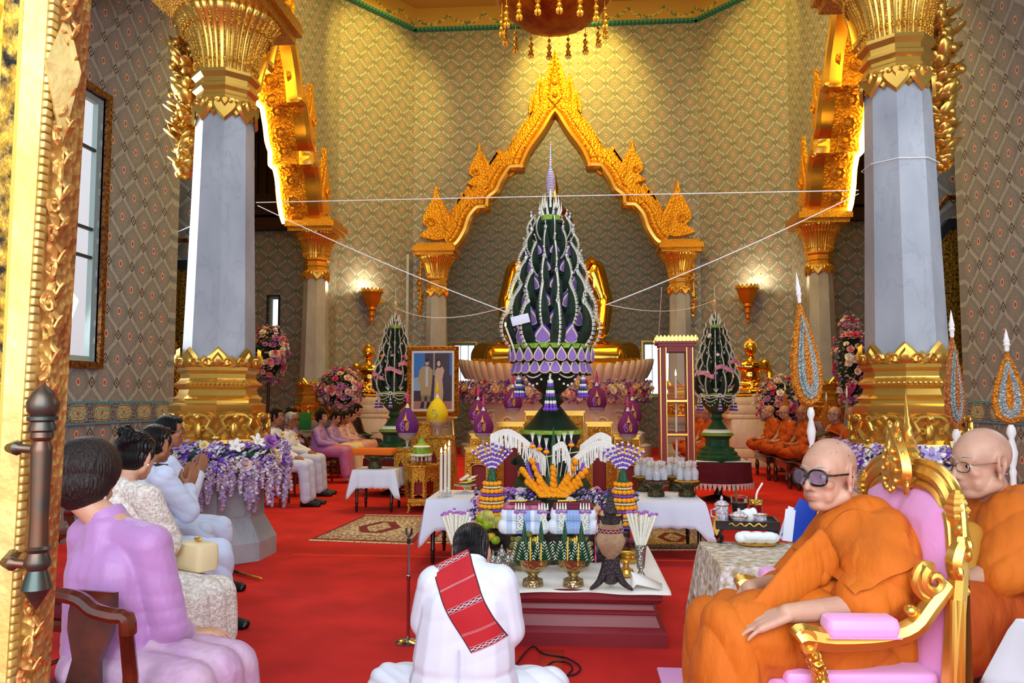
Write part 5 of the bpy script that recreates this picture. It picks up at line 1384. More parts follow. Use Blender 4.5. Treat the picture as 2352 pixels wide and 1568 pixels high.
def man_row(label,W,loc,hz,praying,specs,yaw,seed,hairm='hair',skinm='skin_brown'):
 o_=W(0,0,0);Wl=rowW(o_[0],o_[1],R(-4))
 J=dict(H=W(.09,0,hz),N=W(.01,0,.985),C=W(.0,0,.83),P=W(-.03,0,.51),yaw=yaw,pitch=.12 if not praying else .05,sL=W(.02,.19,.94),sR=W(.01,-.20,.94),hL=Wl(0,.1,.47),kL=Wl(.44,.13,.455),aL=Wl(.44,.14,.12),hR=Wl(0,-.1,.47),kR=Wl(.44,-.13,.455),aR=Wl(.47,-.14,.12))
 f=Vector(W(1,0,0))-Vector(W(0,0,0));l=Vector(W(0,1,0))-Vector(W(0,0,0))
 if praying:
  J.update(eL=W(.16,.22,.72),wL=W(.30,.028,.84),eR=W(.16,-.24,.72),wR=W(.30,-.028,.84));d=f*.35+Vector((0,0,1))
  J['hd']={'L':(d,-l,.02,1),'R':(d,l,.02,1)}
 else:
  J.update(eL=W(.10,.25,.70),wL=W(.30,.08,.66),eR=W(.10,-.27,.70),wR=W(.31,-.07,.66));J['hd']={'L':(f-l*.4,(0,0,-1),.5),'R':(f+l*.4,(0,0,-1),.5)}
 t,j,X,hs=figure(label,loc,J,skinm,.007,1.0)
 o=jacket(t,j,1.0,'uniform_blue',.008,.020,'w',.006,seed);trousers(t,j,1.0,'uniform_blue',.009,.007,seed,.012);shoes(t,j)
 hair_short(t,X,hs,hairm,vox=.006)
 if specs:glasses(t,X,hs,'metalrim','lens',th=.0018,w_=.026,h_=.018)
 for k in(-1,1):
  mb=MB();p=Vector(W(.015,k*.135,.985+.03))-Vector(loc);mb.rbox(tuple(p),(.055,.13,.012),.004,math.atan2(f.y,f.x));b=mb.build('shoulder_board',M_['black'],o)
 if praying:
  mb=MB();r=math.atan2(f.y,f.x)
  for i in range(3):mb.rbox(tuple(Vector(W(.135,.05,.93-.03*i))-Vector(loc)),(.006,.06,.014),.002,r)
  mb.build('ribbon_bar',M_['black'],o);mb=MB()
  for i in range(6):mb.ell(tuple(Vector(W(.135,-.10+.0*i,.93-.06*i))-Vector(loc)),.008,8,5)
  mb.build('button',M_['gold'],o)
 return t,j
man_row('man in white uniform with black shoulder boards and black hair, seated third at the left',W,(hx.x,4.9,0),hx.z,True,False,FC+.2,11)
hx=aty(388,992,5.85);W=rowW(hx.x-.06,5.8,FC-.25)
wood_chair('carved wooden chair of the man with glasses in white uniform beside the left column',(W(-.05,0,0)[0],W(-.05,0,0)[1],0),FC-.15)
man_row('man with glasses and short grey hair in white uniform, palms together, beside the left column',W,(hx.x,5.85,0),hx.z,True,True,FC-.6,17)
p0=atz(525,1308,.02);p1=atz(602,1329,.02);mb=MB();mb.mi=0;mb.tube([p0,p0.lerp(p1,.35)],.012,8);mb.mi=1;mb.tube([p0.lerp(p1,.35),p1],[.013,.008],8)
tag(mb.build('sword',[M_['black'],M_['gold']],None),'thin black and gold sword lying on the carpet beside the left pedestal','sword')
Yk=3.55;c_=aty(1075,915,Yk).x;s_=FPX/Yk
def K(px,py,dy=0.0):v=aty(px,py,Yk+dy);return tuple(v)
J=dict(H=K(1082,1272,.12),N=K(1078,1312,.04),C=K(1072,1392),P=K(1065,1520,-.0),yaw=R(92),pitch=.35,sL=K(1000,1340),eL=K(975,1440,.04),wL=K(1020,1500,.24),sR=K(1148,1338),eR=K(1172,1465,.02),wR=K(1130,1512,.26))
J['hd']={'L':((.6,.8,.1),(0,0,-1),.4),'R':((-.6,.8,.1),(0,0,-1),.4)}
t,j,X,hs=figure('kneeling man in white short sleeved uniform with a red woven sash, seen from behind',(c_,Yk,0),J,'skin_fair',.006,.98)
mb=MB();N,C,P=j['N'],j['C'],j['P']
mb.limb(tuple(N),tuple(C),.085,.135)
for k in(-1,1):
 mb.limb((C.x+k*.07,C.y,C.z),(P.x+k*.075,P.y,P.z),.128,.150);mb.ell((P.x+k*.08,P.y,P.z-.08),(.16,.16,.12))
 q='R' if k>0 else 'L';mb.limb((N.x,N.y,N.z-.01),tuple(j['s'+q]),.062,.078);mb.chain([j['s'+q],j['s'+q].lerp(j['e'+q],.86)],[.080,.072])
jk=blob('jacket',mb,.007,M_['uniform'],t,6,fold=lambda co,no:waves(co,[((.5,.2,1),16,.0012),((-.3,.1,1),24,.0012)],4))
mb=MB();mb.M=T(N.x,N.y+.02,N.z+.025)@RX(R(-22));mb.lathe([(.072,-.04),(.074,.0),(.070,.035),(.062,.033)],n=24,cap=False);mb.build('collar',M_['uniform'],jk)
mb=MB();mb.tube([(P.x,P.y-.158,P.z+.10),(P.x,P.y-.176,P.z-.02),(P.x,P.y-.185,P.z-.16)],.0035,5);mb.build('back_vent',M_['uniform_blue'],jk)
mb=MB()
for k in(-1,1):mb.chain([(k*.10+P.x,P.y+.02,.11),(k*.36+P.x,P.y+.16,.12),(P.x+k*.05,P.y+.34,.09)],[.13,.10,.08])
mb.ell((P.x,P.y,.12),(.24,.20,.12));blob('trousers',mb,.009,M_['uniform'],t,4,fold=lambda co,no:waves(co,[((1,.2,.6),30,.006)],8))
hr=hair_short(t,X,hs,'hair',puff=.004,vox=.0055)
def drape(obj,pts,wv,m,name,th=.006,nv=14,lift=.006,par=None,fill=.0,smooth=3):
 """band whose centreline is pts (local), width vectors wv; each point is dropped onto obj along -dir"""
 from mathutils.bvhtree import BVHTree
 bm=bmesh.new();bm.from_mesh(obj.data);bv=BVHTree.FromBMesh(bm);bm.free()
 mb=MB();V_=[]
 for(p,d),w_ in zip(pts,wv):
  row_=[]
  for i in range(nv):
   u=i/(nv-1)-.5;q=Vector(p)+Vector(w_)*u;hit=bv.ray_cast(q,Vector(d).normalized())
   row_.append(hit[0]-Vector(d).normalized()*lift if hit[0]is not None else None)
  last=next((r for r in row_ if r is not None),Vector(p))
  for i in range(nv):
   if row_[i]is None:
    nb=V_[-1][i]if V_ else None
    row_[i]=Vector((Vector(p)+Vector(w_)*(i/(nv-1)-.5)).to_tuple());row_[i].y=(nb.y if nb else last.y)+fill
   last=row_[i]
  V_.append(row_)
 for _ in range(smooth):
  W_=[[p.copy()for p in r]for r in V_]
  for i in range(1,len(V_)-1):
   for k in range(nv):
    s_=W_[i-1][k]+W_[i+1][k];c_n=2
    if 0<k<nv-1:s_=s_+W_[i][k-1]+W_[i][k+1];c_n=4
    V_[i][k].y=W_[i][k].y*.4+s_.y/c_n*.6
 n=len(V_);vv=[x for r in V_ for x in r];dd=[Vector(d).normalized()for(p,d)in pts for _ in range(nv)]
 v2=[a+b*th for a,b in zip(vv,dd)];N_=n*nv
 f=[(i*nv+k,i*nv+k+1,(i+1)*nv+k+1,(i+1)*nv+k)for i in range(n-1)for k in range(nv-1)]
 f+=[tuple(a+N_ for a in reversed(q))for q in f]
 for i in range(n-1):f+=[(i*nv,(i+1)*nv,(i+1)*nv+N_,i*nv+N_),(i*nv+nv-1,i*nv+nv-1+N_,(i+1)*nv+nv-1+N_,(i+1)*nv+nv-1)]
 for k in range(nv-1):f+=[(k,k+N_,k+1+N_,k+1),((n-1)*nv+k,(n-1)*nv+k+1,(n-1)*nv+k+1+N_,(n-1)*nv+k+N_)]
 mb.add([tuple(x)for x in vv+v2],f);o=mb.build(name,m,par,True)
 ua=o.data.uv_layers.new(name='UVMap')
 for l in o.data.loops:
  q=l.vertex_index%N_;ua.data[l.index].uv=((q%nv)/(nv-1),(q//nv)/(n-1))
 return o
def sashmat():
 m,nt,b=newmat('red_woven_sash');n=NM(nt);uv=nd(nt,'ShaderNodeUVMap');sp=nd(nt,'ShaderNodeSeparateXYZ');nt.links.new(uv.outputs[0],sp.inputs[0]);u,v=sp.outputs[0],sp.outputs[1]
 col=n.mix(0.0,'#b81c26','#b81c26')
 for c,w_ in((.04,.020),(.28,.006),(.29,.006),(.52,.022),(.80,.006),(.815,.006),(.97,.02)):
  d=n.m('ABSOLUTE',n.m('SUBTRACT',v,c))
  if w_>.01:
   z=n.m('ABSOLUTE',n.m('SUBTRACT',n.m('FRACT',n.m('MULTIPLY',u,6)),.5));zz=n.m('LESS_THAN',n.m('ABSOLUTE',n.m('SUBTRACT',d,n.m('MULTIPLY',z,w_*1.4))),.004)
   inner=n.mix(zz,'#6f1a3c','#e0c8c0');col=n.mix(n.m('LESS_THAN',d,w_),col,inner)
   e=n.m('ABSOLUTE',n.m('SUBTRACT',d,w_+.006));col=n.mix(n.m('LESS_THAN',e,.003),col,'#c88a90')
  else:col=n.mix(n.m('LESS_THAN',d,w_*.6),col,'#c48088')
 ed=n.m('GREATER_THAN',n.m('ABSOLUTE',n.m('SUBTRACT',u,.5)),.47);col=n.mix(ed,col,'#5a1822')
 nt.links.new(col,b.inputs['Base Color']);b.inputs['Roughness'].default_value=.85;return m
Lk=Vector((c_,Yk,0));pts=[];wv=[]
a=Vector(K(1026,1292,-.13))-Lk;b_=Vector(K(1122,1488,-.16))-Lk
for i in range(26):
 u=i/25;p=a.lerp(b_,u);p.x+=-.018*math.sin(u*PI);p.y-=.5;pts.append((tuple(p),(0,1,0)));wv.append((.150,0,.075-.02*u))
drape(jk,pts,wv,sashmat(),'sash',par=jk)
def robe_fold(seed,k=1.0):
 return lambda co,no:waves(co,[((.9,.25,1),17,.017*k),((-.5,.4,1),26,.012*k),((1,-.2,.4),40,.007*k)],seed)
def G(px,py,Y):return tuple(aty(px,py,Y))
LM=(aty(1960,915,2.65).x,2.65,0)
J=dict(H=G(1902,1092,2.68),N=G(1958,1178,2.70),C=G(1985,1290,2.68),P=G(2010,1440,2.66),yaw=R(180+35),pitch=.02,roll=0,hs=.98,sL=G(2030,1240,2.56),eL=G(2000,1390,2.42),wL=G(1808,1408,2.34),sR=G(1905,1232,2.90),eR=G(1800,1340,2.92),wR=G(1722,1352,2.58),hL=G(1990,1480,2.55),kL=G(1700,1450,2.36),aL=G(1690,1700,2.38),hR=G(1990,1470,2.76),kR=G(1650,1440,2.72),aR=G(1650,1680,2.72))
J['hd']={'L':((-.9,-.05,-.30),(0,.25,-1),.28,1),'R':((-.45,-.25,-.85),(.5,.5,-.3),.42,1)}
for k in('kL','kR'):J.pop(k)
t,j,X,hs=figure('shaven monk in orange robe and dark rimmed glasses on the pink and gold throne',LM,J,'skin_tan',.0045,1.0,shaved=True,brow='hair_grey',fat=.002,torso=.72)
monk=t
glasses(t,X,hs,'specs','lens_dark',w_=.031,h_=.025,th=.0034)
q=random.Random(5);mb=MB()
for i in range(16):
 d=rs(q);d.z=abs(d.z)*.8+.35;d.normalize();p=X@SC(hs)@Vector((-.014+.0955*d.x,.0775*d.y,.036+.0875*d.z));mb.ell(tuple(p),q.uniform(.0012,.0024),6,4)
mb.build('age_spots',mat('age_spot','#6a4434',.6),t)['kind']='stuff'
mb=MB();V=lambda px,py,Y:tuple(Vector(G(px,py,Y))-Vector(LM))
mb.chain([V(1950,1200,2.74),V(1975,1290,2.72),V(1990,1400,2.70),V(2000,1480,2.66)],[.085,.150,.175,.165])
mb.chain([V(2032,1250,2.55),V(2026,1330,2.47),V(1985,1378,2.42)],[.105,.120,.085])
mb.limb(V(1950,1190,2.72),V(2030,1236,2.56),.062,.080);mb.limb(V(1920,1210,2.82),V(1880,1250,2.90),.070,.062)
mb.chain([V(1880,1250,2.90),V(1800,1345,2.92),V(1745,1372,2.70)],[.06,.065,.05]);mb.chain([V(2005,1198,2.62),V(1985,1190,2.74),V(1935,1208,2.84)],[.070,.072,.066]);mb.limb(V(1990,1190,2.62),V(1930,1225,2.64),.075,.075);mb.limb(V(2040,1235,2.60),V(2060,1330,2.66),.09,.10)
mb.limb(V(2000,1400,2.55),V(1890,1410,2.55),.13,.12)
torso=blob('upper_robe',mb,.0065,M_['saffron'],t,7,fold=robe_fold(3,.55))
mb=MB()
mb.chain([V(2010,1480,2.58),V(1850,1450,2.48),V(1690,1455,2.42),V(1670,1560,2.42),V(1680,1800,2.46)],[.135,.130,.105,.110,.15])
mb.chain([V(2010,1470,2.74),V(1800,1430,2.76),V(1650,1440,2.74),V(1645,1560,2.72),V(1650,1780,2.70)],[.13,.125,.105,.11,.15])
mb.chain([V(1900,1470,2.62),V(1700,1470,2.58),V(1660,1600,2.57),V(1665,1780,2.57)],[.12,.10,.11,.14])
blob('lower_robe',mb,.007,M_['saffron'],t,7,fold=lambda co,no:waves(co,[((1,.3,.35),21,.012),((.6,.6,-.6),30,.008)],9))
pts=[];wv=[]
A=smoothpts3([V(2080,1250,2.45),V(2045,1240,2.45),V(2005,1242,2.45),V(1965,1258,2.47),V(1928,1282,2.5),V(1895,1306,2.5)],5);n_=len(A)
for i,p in enumerate(A):
 u=i/(n_-1);p=p+Vector((0,-.5,0));pts.append((tuple(p),(0,1,0)));wv.append((-.05*u-.01,0,.07+.08*math.sin(PI*min(1,u*1.1))))
drape(torso,pts,wv,M_['saffron'],'folded_shawl',.012,16,.020,torso,smooth=4)
mb=MB();P_=smoothpts3([V(1905,1268,2.52),V(1860,1300,2.46),V(1815,1345,2.42),V(1775,1395,2.40),V(1745,1430,2.40)],4)
w2=[.075,.062,.055,.060,.070];ww=np.interp(np.linspace(0,4,len(P_)),range(5),w2)
mb.tube(P_,list(ww),14,sx=.35,sy=1.0,up=(0,1,0));blob('hanging_fold',mb,.006,M_['saffron'],t,3,fold=robe_fold(8,.25))
mb=MB();mb.M=T(*V(1856,1300,2.48));mb.ell((0,0,0),(.045,.04,.035));mb.ell((.03,0,-.03),(.035,.03,.03));mb.ell((-.025,0,.02),(.03,.03,.02));blob('robe_knot',mb,.006,M_['saffron'],t,3)
th=thing('throne','gilded throne chair with pink tufted upholstery and tall pointed crown finial','chair',(.985,2.62,0),R(180+3),sc=(.84,1,1))
M_['pink_up']=mat('pink_satin','#e09ad2',.5,sheen=.2,bump=.1,bs=60,coat=.1)
def TL(x,y,z):return(x,y,z)
tk=.305
for sy in(1,-1):
 mb=MB();mb.tube(smoothpts3([(.02,sy*tk,.0),(.005,sy*tk,.35),(-.02,sy*tk,.70),(-.05,sy*tk,.93),(-.055,sy*(tk+.0),1.0)],3),[.030]*13,8);
 for k in range(3):mb.tube([(-.0+.012*(k-1)*1.5,sy*(tk+.022),.30),(-.035+.012*(k-1)*1.5,sy*(tk+.022),.88)],.0075,6)
 for z,r_ in((.90,.030),(.92,.026),(1.10,.034),(1.118,.040),(1.136,.032),(1.15,.024),(1.16,.012)):mb.lathe([(r_*.8,-.01),(r_,0),(r_*.8,.01)],(-.055,sy*tk,z),4,rot=PI/4)
 mb.tube(smoothpts3([(-.05,sy*tk,.93),(-.04,sy*(tk+.01),.98),(-.07,sy*(tk+.0),1.04),(-.05,sy*tk,1.10)],3),[.026,.028,.032,.034,.032,.028,.025,.023,.023,.024],8)
 for i in range(4):mb.ell((-.055+.02*math.cos(i*2),sy*(tk+.035),.96+i*.035),(.012,.010,.02),7,5,RX(.5*(-1)**i).to_3x3())
 mb.build('back_post',M_['gold'],th)
mb=MB();pts=smoothpts3([(-.06,-tk,1.02),(-.065,-tk+.02,1.12),(-.07,-.20,1.185),(-.07,-.08,1.20),(-.07,0,1.19),(-.07,.08,1.20),(-.07,.20,1.185),(-.065,tk-.02,1.12),(-.06,tk,1.02)],4)
mb.tube(pts,.026,8);mb.tube([(p.x+.012,p.y*.9,p.z-.035)for p in pts],.014,8);mb.tube([(p.x-.0,p.y*1.08,p.z+.028)for p in pts],.014,8);mb.build('top_rail',M_['gold'],th)
mb=MB();prof=[(.075,1.17),(.085,1.19),(.07,1.21),(.075,1.225),(.06,1.24),(.064,1.252),(.05,1.265),(.053,1.275),(.04,1.29),(.042,1.30),(.03,1.315),(.032,1.325),(.022,1.34),(.023,1.35),(.014,1.365),(.015,1.375),(.009,1.39),(.010,1.40),(.004,1.43),(.001,1.47)]
mb.lathe(prof,(-.07,0,-.02),10,sx=.7)
for k in range(5):
 for s2 in(-1,1):mb.ell((-.02,s2*(.075-.013*k),1.15+.045*k),(.010,.014,.024),8,5,RX(-s2*.4).to_3x3())
mb.build('crown_finial',M_['gold'],th)
mb=MB();mb.M=T(-.022,0,1.14)@RZ(PI/2);leafplate(mb,0,0,.13,.20,0,.03,lean=0);
for k in range(12):a=2*PI*k/12;mb.ell((.045*math.cos(a),-.02,.06+.065*math.sin(a)),.010,6,5)
mb.tube([(.0+.02*math.cos(i*.7)*(1-i/16),-.026,.08+.02*math.sin(i*.7))for i in range(14)],.006,5);mb.build('crown_crest',M_['gold'],th)
mb=MB()
def bk(u,v):
 y=(u-.5)*.54;z=.60+v*.56;top=1.155-.04*abs(2*u-1)**4-.02*math.exp(-((u-.5)/.06)**2);z=.58+v*(top-.58)
 edge=min(1,6*u,6*(1-u),8*v,7*(1-v));b=.055*edge**.5
 for cx,cz in((.5,.95),(.28,.88),(.72,.88),(.5,.80),(.28,.72),(.72,.72),(.5,.64)):
  d2=((u-cx)*.54)**2+(z-cz-.06)**2;b-=.034*math.exp(-d2/.0009)+.010*math.exp(-d2/.006)
 return(-.045+b-.05*(z-.6)*.9,y,z)
mb.grid(bk,60,60);mb.grid(lambda u,v:(-.055-.05*(v*.55),(u-.5)*.56,.58+v*.57),4,4);mb.build('tufted_back',M_['pink_up'],th,True,80)
mb=MB()
for cx,cz in((.5,.95),(.28,.88),(.72,.88),(.5,.80),(.28,.72),(.72,.72),(.5,.64)):
 p=bk(cx,(cz+.06-.58)/(1.15-.58));mb.ell(p,(.006,.009,.009),8,6)
mb.build('tufting_buttons',M_['pink_up'],th)
mb=MB();mb.grid(lambda u,v:(-.09,(u-.5)*.60,.50+v*.65),2,2);mb.rbox((-.08,0,.56),(.06,.60,.1),.02);mb.build('back_shell',M_['gold'],th)
mb=MB();mb.rbox((.26,0,.565),(.60,.60,.13),.05);mb.build('seat_pad',M_['pink_up'],th)
mb=MB();mb.rbox((.24,0,.645),(.50,.52,.035),.016);mb.build('loose_cushion',M_['pink_up'],th)
mb=MB();mb.rbox((.26,0,.46),(.64,.64,.10),.02);mb.build('seat_rail',M_['gold_fine'],th)
for sx,sy in((.52,1),(.52,-1)):
 mb=MB();mb.tube(smoothpts3([(sx,sy*.29,.44),(sx+.05,sy*.30,.32),(sx,sy*.29,.14),(sx+.03,sy*.29,0)],3),[.05,.05,.048,.04,.034,.03,.026,.026,.03,.036],8);mb.build('leg',M_['gold'],th)
for sy in(1,-1):
 mb=MB();mb.tube(smoothpts3([(-.02,sy*tk,.915),(.04,sy*tk,.86),(.10,sy*tk,.80),(.20,sy*tk,.772),(.36,sy*tk,.765),(.45,sy*tk,.775),(.475,sy*tk,.765)],3),[.020,.024,.028,.030,.030,.030,.030,.030,.030,.030,.030,.031,.032,.033,.035,.036,.037,.036,.03],8,sx=1.0,sy=1.1)
 mb.tube([(.452+.036*(1-i/18)*math.cos(i*.5+1),sy*(tk+.03),.765+.036*(1-i/18)*math.sin(i*.5+1))for i in range(16)],.008,6)
 mb.tube([(.03+.042*(1-i/18)*math.cos(-i*.5+1),sy*(tk+.008),.925+.042*(1-i/18)*math.sin(-i*.5+1))for i in range(16)],[.020*(1-i/26)for i in range(16)],7)
 mb.tube(smoothpts3([(.02,sy*tk,.88),(.07,sy*tk,.89),(.085,sy*tk,.93),(.06,sy*tk,.965),(.03,sy*tk,.96)],3),[.016]*13,7)
 mb.ell((.105,sy*tk,.845),(.022,.02,.018));mb.build('arm_rail',M_['gold'],th)
 mb=MB();mb.rbox((.27,sy*tk,.805),(.235,.085,.055),.026);mb.build('arm_pad',M_['pink_up'],th)
 mb=MB()
 for i in range(34):mb.ell((.16+.22*i/33,sy*(tk+.043),.783),.0035,5,4)
 mb.build('piping',M_['pink_up'],th)
 mb=MB();sp_=smoothpts3([(.435,sy*tk,.745),(.40,sy*tk,.66),(.44,sy*tk,.56),(.54,sy*tk,.50),(.56,sy*tk,.46)],4);mb.tube(sp_,list(np.interp(np.linspace(0,1,len(sp_)),[0,.3,.7,1],[.028,.026,.036,.03])),8,sx=1,sy=1.2)
 for i in range(9):p=sp_[1+i*len(sp_)//11];mb.ell((p.x,sy*(tk+.03),p.z),(.016,.008,.012),7,5)
 mb.build('arm_support',M_['gold_fine'],th)
mb=MB();mb.rbox((0,0,.01),(1.62,1.9,.02),.008);tag(mb.build('floor_mat',mat('pink_mat','#dd9ed0',.8),None,loc=(1.24,3.42,0)),'pink mat on the carpet under the throne','mat')
LM2=(aty(2250,915,2.95).x,2.95,0);YY=2.95
def G2(px,py,d=0.0):return tuple(aty(px,py,YY+d))
J=dict(H=G2(2252,1066,-.02),N=G2(2290,1160,.02),C=G2(2300,1280,.04),P=G2(2305,1400,.04),yaw=R(180+14),pitch=.08,hs=.99,sL=G2(2335,1205,-.10),eL=G2(2310,1300,-.20),wL=G2(2220,1335,-.26),sR=G2(2235,1200,.20),eR=G2(2190,1300,.16),wR=G2(2185,1350,-.02),hL=G2(2300,1410,-.1),kL=G2(2185,1400,-.30),aL=G2(2185,1560,-.28),hR=G2(2300,1410,.12),kR=G2(2160,1400,-.02),aR=G2(2165,1560,-.0))
J['hd']={'L':((-.9,-.1,-.3),(0,0,-1),.4,1),'R':((-.5,-.4,-.4),(0,0,-1),.4,1)}
for k in('kL','kR'):J.pop(k)
t,j,X,hs=figure('older monk with metal rimmed glasses in an orange robe, seated behind the throne',LM2,J,'skin_tan',.006,1.04,shaved=True,brow='hair_grey',fat=.006,torso=.8)
glasses(t,X,hs,'metalrim','lens',w_=.026,h_=.017,th=.0018)
mb=MB();V=lambda px,py,d=0:tuple(Vector(G2(px,py,d))-Vector(LM2))
mb.chain([V(2285,1190,.03),V(2295,1280,.02),V(2300,1390,.0)],[.10,.165,.185]);mb.chain([V(2335,1200,-.10),V(2335,1280,-.20),V(2300,1320,-.24)],[.10,.105,.075]);mb.chain([V(2345,1165,.02),V(2335,1200,-.08),V(2320,1290,-.18)],[.08,.115,.11]);mb.limb(V(2260,1185,.1),V(2330,1170,.0),.07,.08);mb.limb(V(2290,1160,.06),V(2335,1165,-.05),.05,.08)
tor2=blob('upper_robe',mb,.008,M_['saffron'],t,6,fold=robe_fold(6,.7))
mb=MB();mb.chain([V(2300,1410,-.1),V(2195,1405,-.28),V(2195,1470,-.28)],[.14,.11,.115]);mb.chain([V(2300,1410,.1),V(2170,1400,-.05),V(2170,1470,-.05)],[.14,.115,.12]);mb.chain([V(2290,1400,0),V(2200,1410,-.15),V(2200,1460,-.15)],[.13,.12,.12])
blob('lower_robe',mb,.009,M_['saffron_dark'],t,6,fold=lambda co,no:waves(co,[((1,.3,.35),24,.012),((.6,.6,-.6),34,.008)],12))
mb=MB();mb.limb(V(2225,1230,-.12),V(2215,1310,-.2),.05,.045);blob('under_cloth',mb,.009,M_['ochre'],t,3)
wood_chair('dark wooden chair of the older monk behind the throne',(LM2[0]+.12,LM2[1]+.05,0),R(190))
ga=dict(vox=.013)
def chair_at(x,y,rz,lab):return dup(chair0,(x-.04*math.cos(rz),y-.04*math.sin(rz),0),rz,lab)
chair0=wood_chair('dark wooden chair of the first uniformed man in the far left row',(-4.30,10.55,0),R(5))
def pxX(px,Y):return aty(px,915,Y).x
gl=[('uniformed man with gold shoulder boards looking ahead, nearest in the far left row',638,10.6,R(2),dict(medals=9,head=1.17,top='uniform',hair='hair')),('uniformed man with spectacles turned to his neighbour, second in the far left row',672,11.7,R(4),dict(medals=6,head=1.10,top='uniform',hair='hair_grey',specs=True,yaw=-.3)),('woman in lilac silk jacket and floral skirt with swept up dark hair',742,13.5,R(2),dict(female=True,skirt=True,top='silk_lilac',bottom='floral_skirt',head=1.10,hair_kw=dict(puff=.022),skinm='skin_tan',yaw=-.35)),('woman in lilac blouse and cream skirt looking down, next to the swept hair woman',772,14.4,R(0),dict(female=True,skirt=True,top='silk_lilac',bottom='cream_skirt',head=1.07,skinm='skin_tan',pitch=.4)),('woman with long white bead necklace in pale lilac blouse, far left row',794,15.1,R(0),dict(female=True,skirt=True,top='brocade_skirt',bottom='pink_skirt',head=1.05,skinm='skin_brown',yaw=-.3,pitch=.2)),('woman in pale pink dress holding a booklet, far left row',808,15.6,R(0),dict(female=True,skirt=True,top='pink_skirt',bottom='pink_skirt',head=1.08,skinm='skin_tan',pitch=.3)),('man in black suit with red tie looking at his phone, farthest in the left row',824,16.25,R(0),dict(top='suit',bottom='suit',head=1.18,skinm='skin_tan',pitch=.3,yaw=-.2)),('woman in lilac blouse holding up a green folder, behind the uniformed men',676,14.0,R(4),dict(female=True,skirt=True,top='silk_lilac',bottom='suit',head=1.12,skinm='skin_brown',hair_kw=dict(bun=True)))]
for i,(lab,px,Y,rz,kw)in enumerate(gl):
 x=pxX(px,Y)-.06;k=dict(ga);k.update(kw);t,j,X=guest(lab,x,Y,rz,**k)
 if i==0:chair0.location=(x-.04,Y,0)
 else:chair_at(x,Y,rz,'dark wooden chair of the %s'%['','second uniformed man in the far left row','woman with swept up dark hair','woman in lilac blouse and cream skirt','woman with the long white necklace','woman in the pale pink dress','man in the black suit','woman holding the green folder'][i])
 if i==6:
  mb=MB();mb.add([tuple(j['N']+Vector((.10,-.02,-.0))),tuple(j['N']+Vector((.10,.02,0))),tuple(j['C']+Vector((.15,.025,-.05))),tuple(j['C']+Vector((.15,0,-.09))),tuple(j['C']+Vector((.15,-.025,-.05)))],[(0,1,2,3,4)]);mb.build('tie',M_['redtie'],t)
 if i==4:
  mb=MB();mb.tube(smoothpts3([j['N']+Vector((.07,-.05,0)),j['C']+Vector((.14,-.04,0)),j['P']+Vector((.16,0,.12)),j['C']+Vector((.14,.04,0)),j['N']+Vector((.07,.05,0))],5),.008,6);mb.build('necklace',M_['jas'],t)
 if i==7:
  mb=MB();mb.rbox((0,0,0),(.015,.22,.30),.004);tag(mb.build('folder',mat('green_folder','#0c6a30',.5),None,loc=(x+.30,Y-.10,1.02),rz=R(-50)),'green folder held up by the woman behind the uniformed men','folder')
 if i==5:
  mb=MB();mb.rbox((0,0,0),(.30,.24,.012),.004);tag(mb.build('booklet',mat('green_booklet','#0c5a2a',.5),None,loc=(x+.36,Y-.02,.72),rz=.2),'green booklet on the lap of the woman in the pale pink dress','booklet')
 if i==6:
  mb=MB();mb.rbox((0,0,0),(.15,.07,.01),.004);tag(mb.build('phone',M_['black'],None,loc=(x+.42,Y-.03,.73)),'dark phone in the hands of the man in the black suit','phone')
def floor_monk(label,x,y,z0,rz,yaw,pitch,vox=.013,specs=False,hairm=None,skinm='skin_tan',s=.98):
 c,sn=math.cos(rz),math.sin(rz)
 def W(f,l,z):return(x+f*c-l*sn,y+f*sn+l*c,z0+z)
 J=dict(H=W(.06,0,.70),N=W(.0,0,.54),C=W(.0,0,.40),P=W(-.02,0,.14),yaw=rz+yaw,pitch=pitch,sL=W(0,.18,.49),sR=W(0,-.18,.49),eL=W(.10,.25,.28),eR=W(.08,-.25,.28),wL=W(.28,.06,.20),wR=W(.26,-.06,.20))
 f=Vector((c,sn,0));l=Vector((-sn,c,0));J['hd']={'L':(f-l*.8,(0,0,1),.4,1),'R':(f+l*.8,(0,0,1),.4,1)}
 t,j,X,hs=figure(label,(x,y,z0),J,skinm,vox*.7,s,shaved=True,brow='hair')
 Lc=Vector((x,y,z0));v=lambda*a:tuple(Vector(W(*a))-Lc)
 mb=MB();mb.chain([v(0,0,.50),v(0,0,.36),v(-.02,0,.12)],[.10,.155,.17]);mb.limb(v(0,0,.50),v(0,.17,.47),.07,.085);mb.chain([v(0,.17,.47),v(.06,.24,.30),v(.16,.18,.22)],[.09,.095,.07]);mb.limb(v(0,0,.48),v(.02,-.10,.42),.08,.09)
 blob('upper_robe',mb,vox,M_['saffron_dark'],t,4,fold=robe_fold(int(x*100+y*10)%50,.9))
 mb=MB()
 for k in(-1,1):mb.chain([v(-.05,k*.08,.12),v(.28,k*.30,.10),v(.36,-k*.02,.08)],[.14,.105,.08])
 mb.ell(v(.1,0,.08),(.25,.3,.08));blob('lower_robe',mb,vox,M_['saffron_dark'],t,4,fold=robe_fold(7+int(y*7)%9,1.0))
 if specs:glasses(t,X,hs,'metalrim','lens')
 return t
bz=.46
ms=[('monk in orange with eyes lowered, farthest on the bench beside the round rose bush',1767,15.3,.85),('monk in orange with glasses, second farthest on the bench',1801,14.3,.8),('dark haired monk in orange with silver glasses, middle of the bench',1842,13.3,.8),('monk in orange with greying hair and glasses reading from a book',1914,12.4,.8),('monk in orange nearest on the bench, partly hidden by the right column',1955,11.6,.8)]
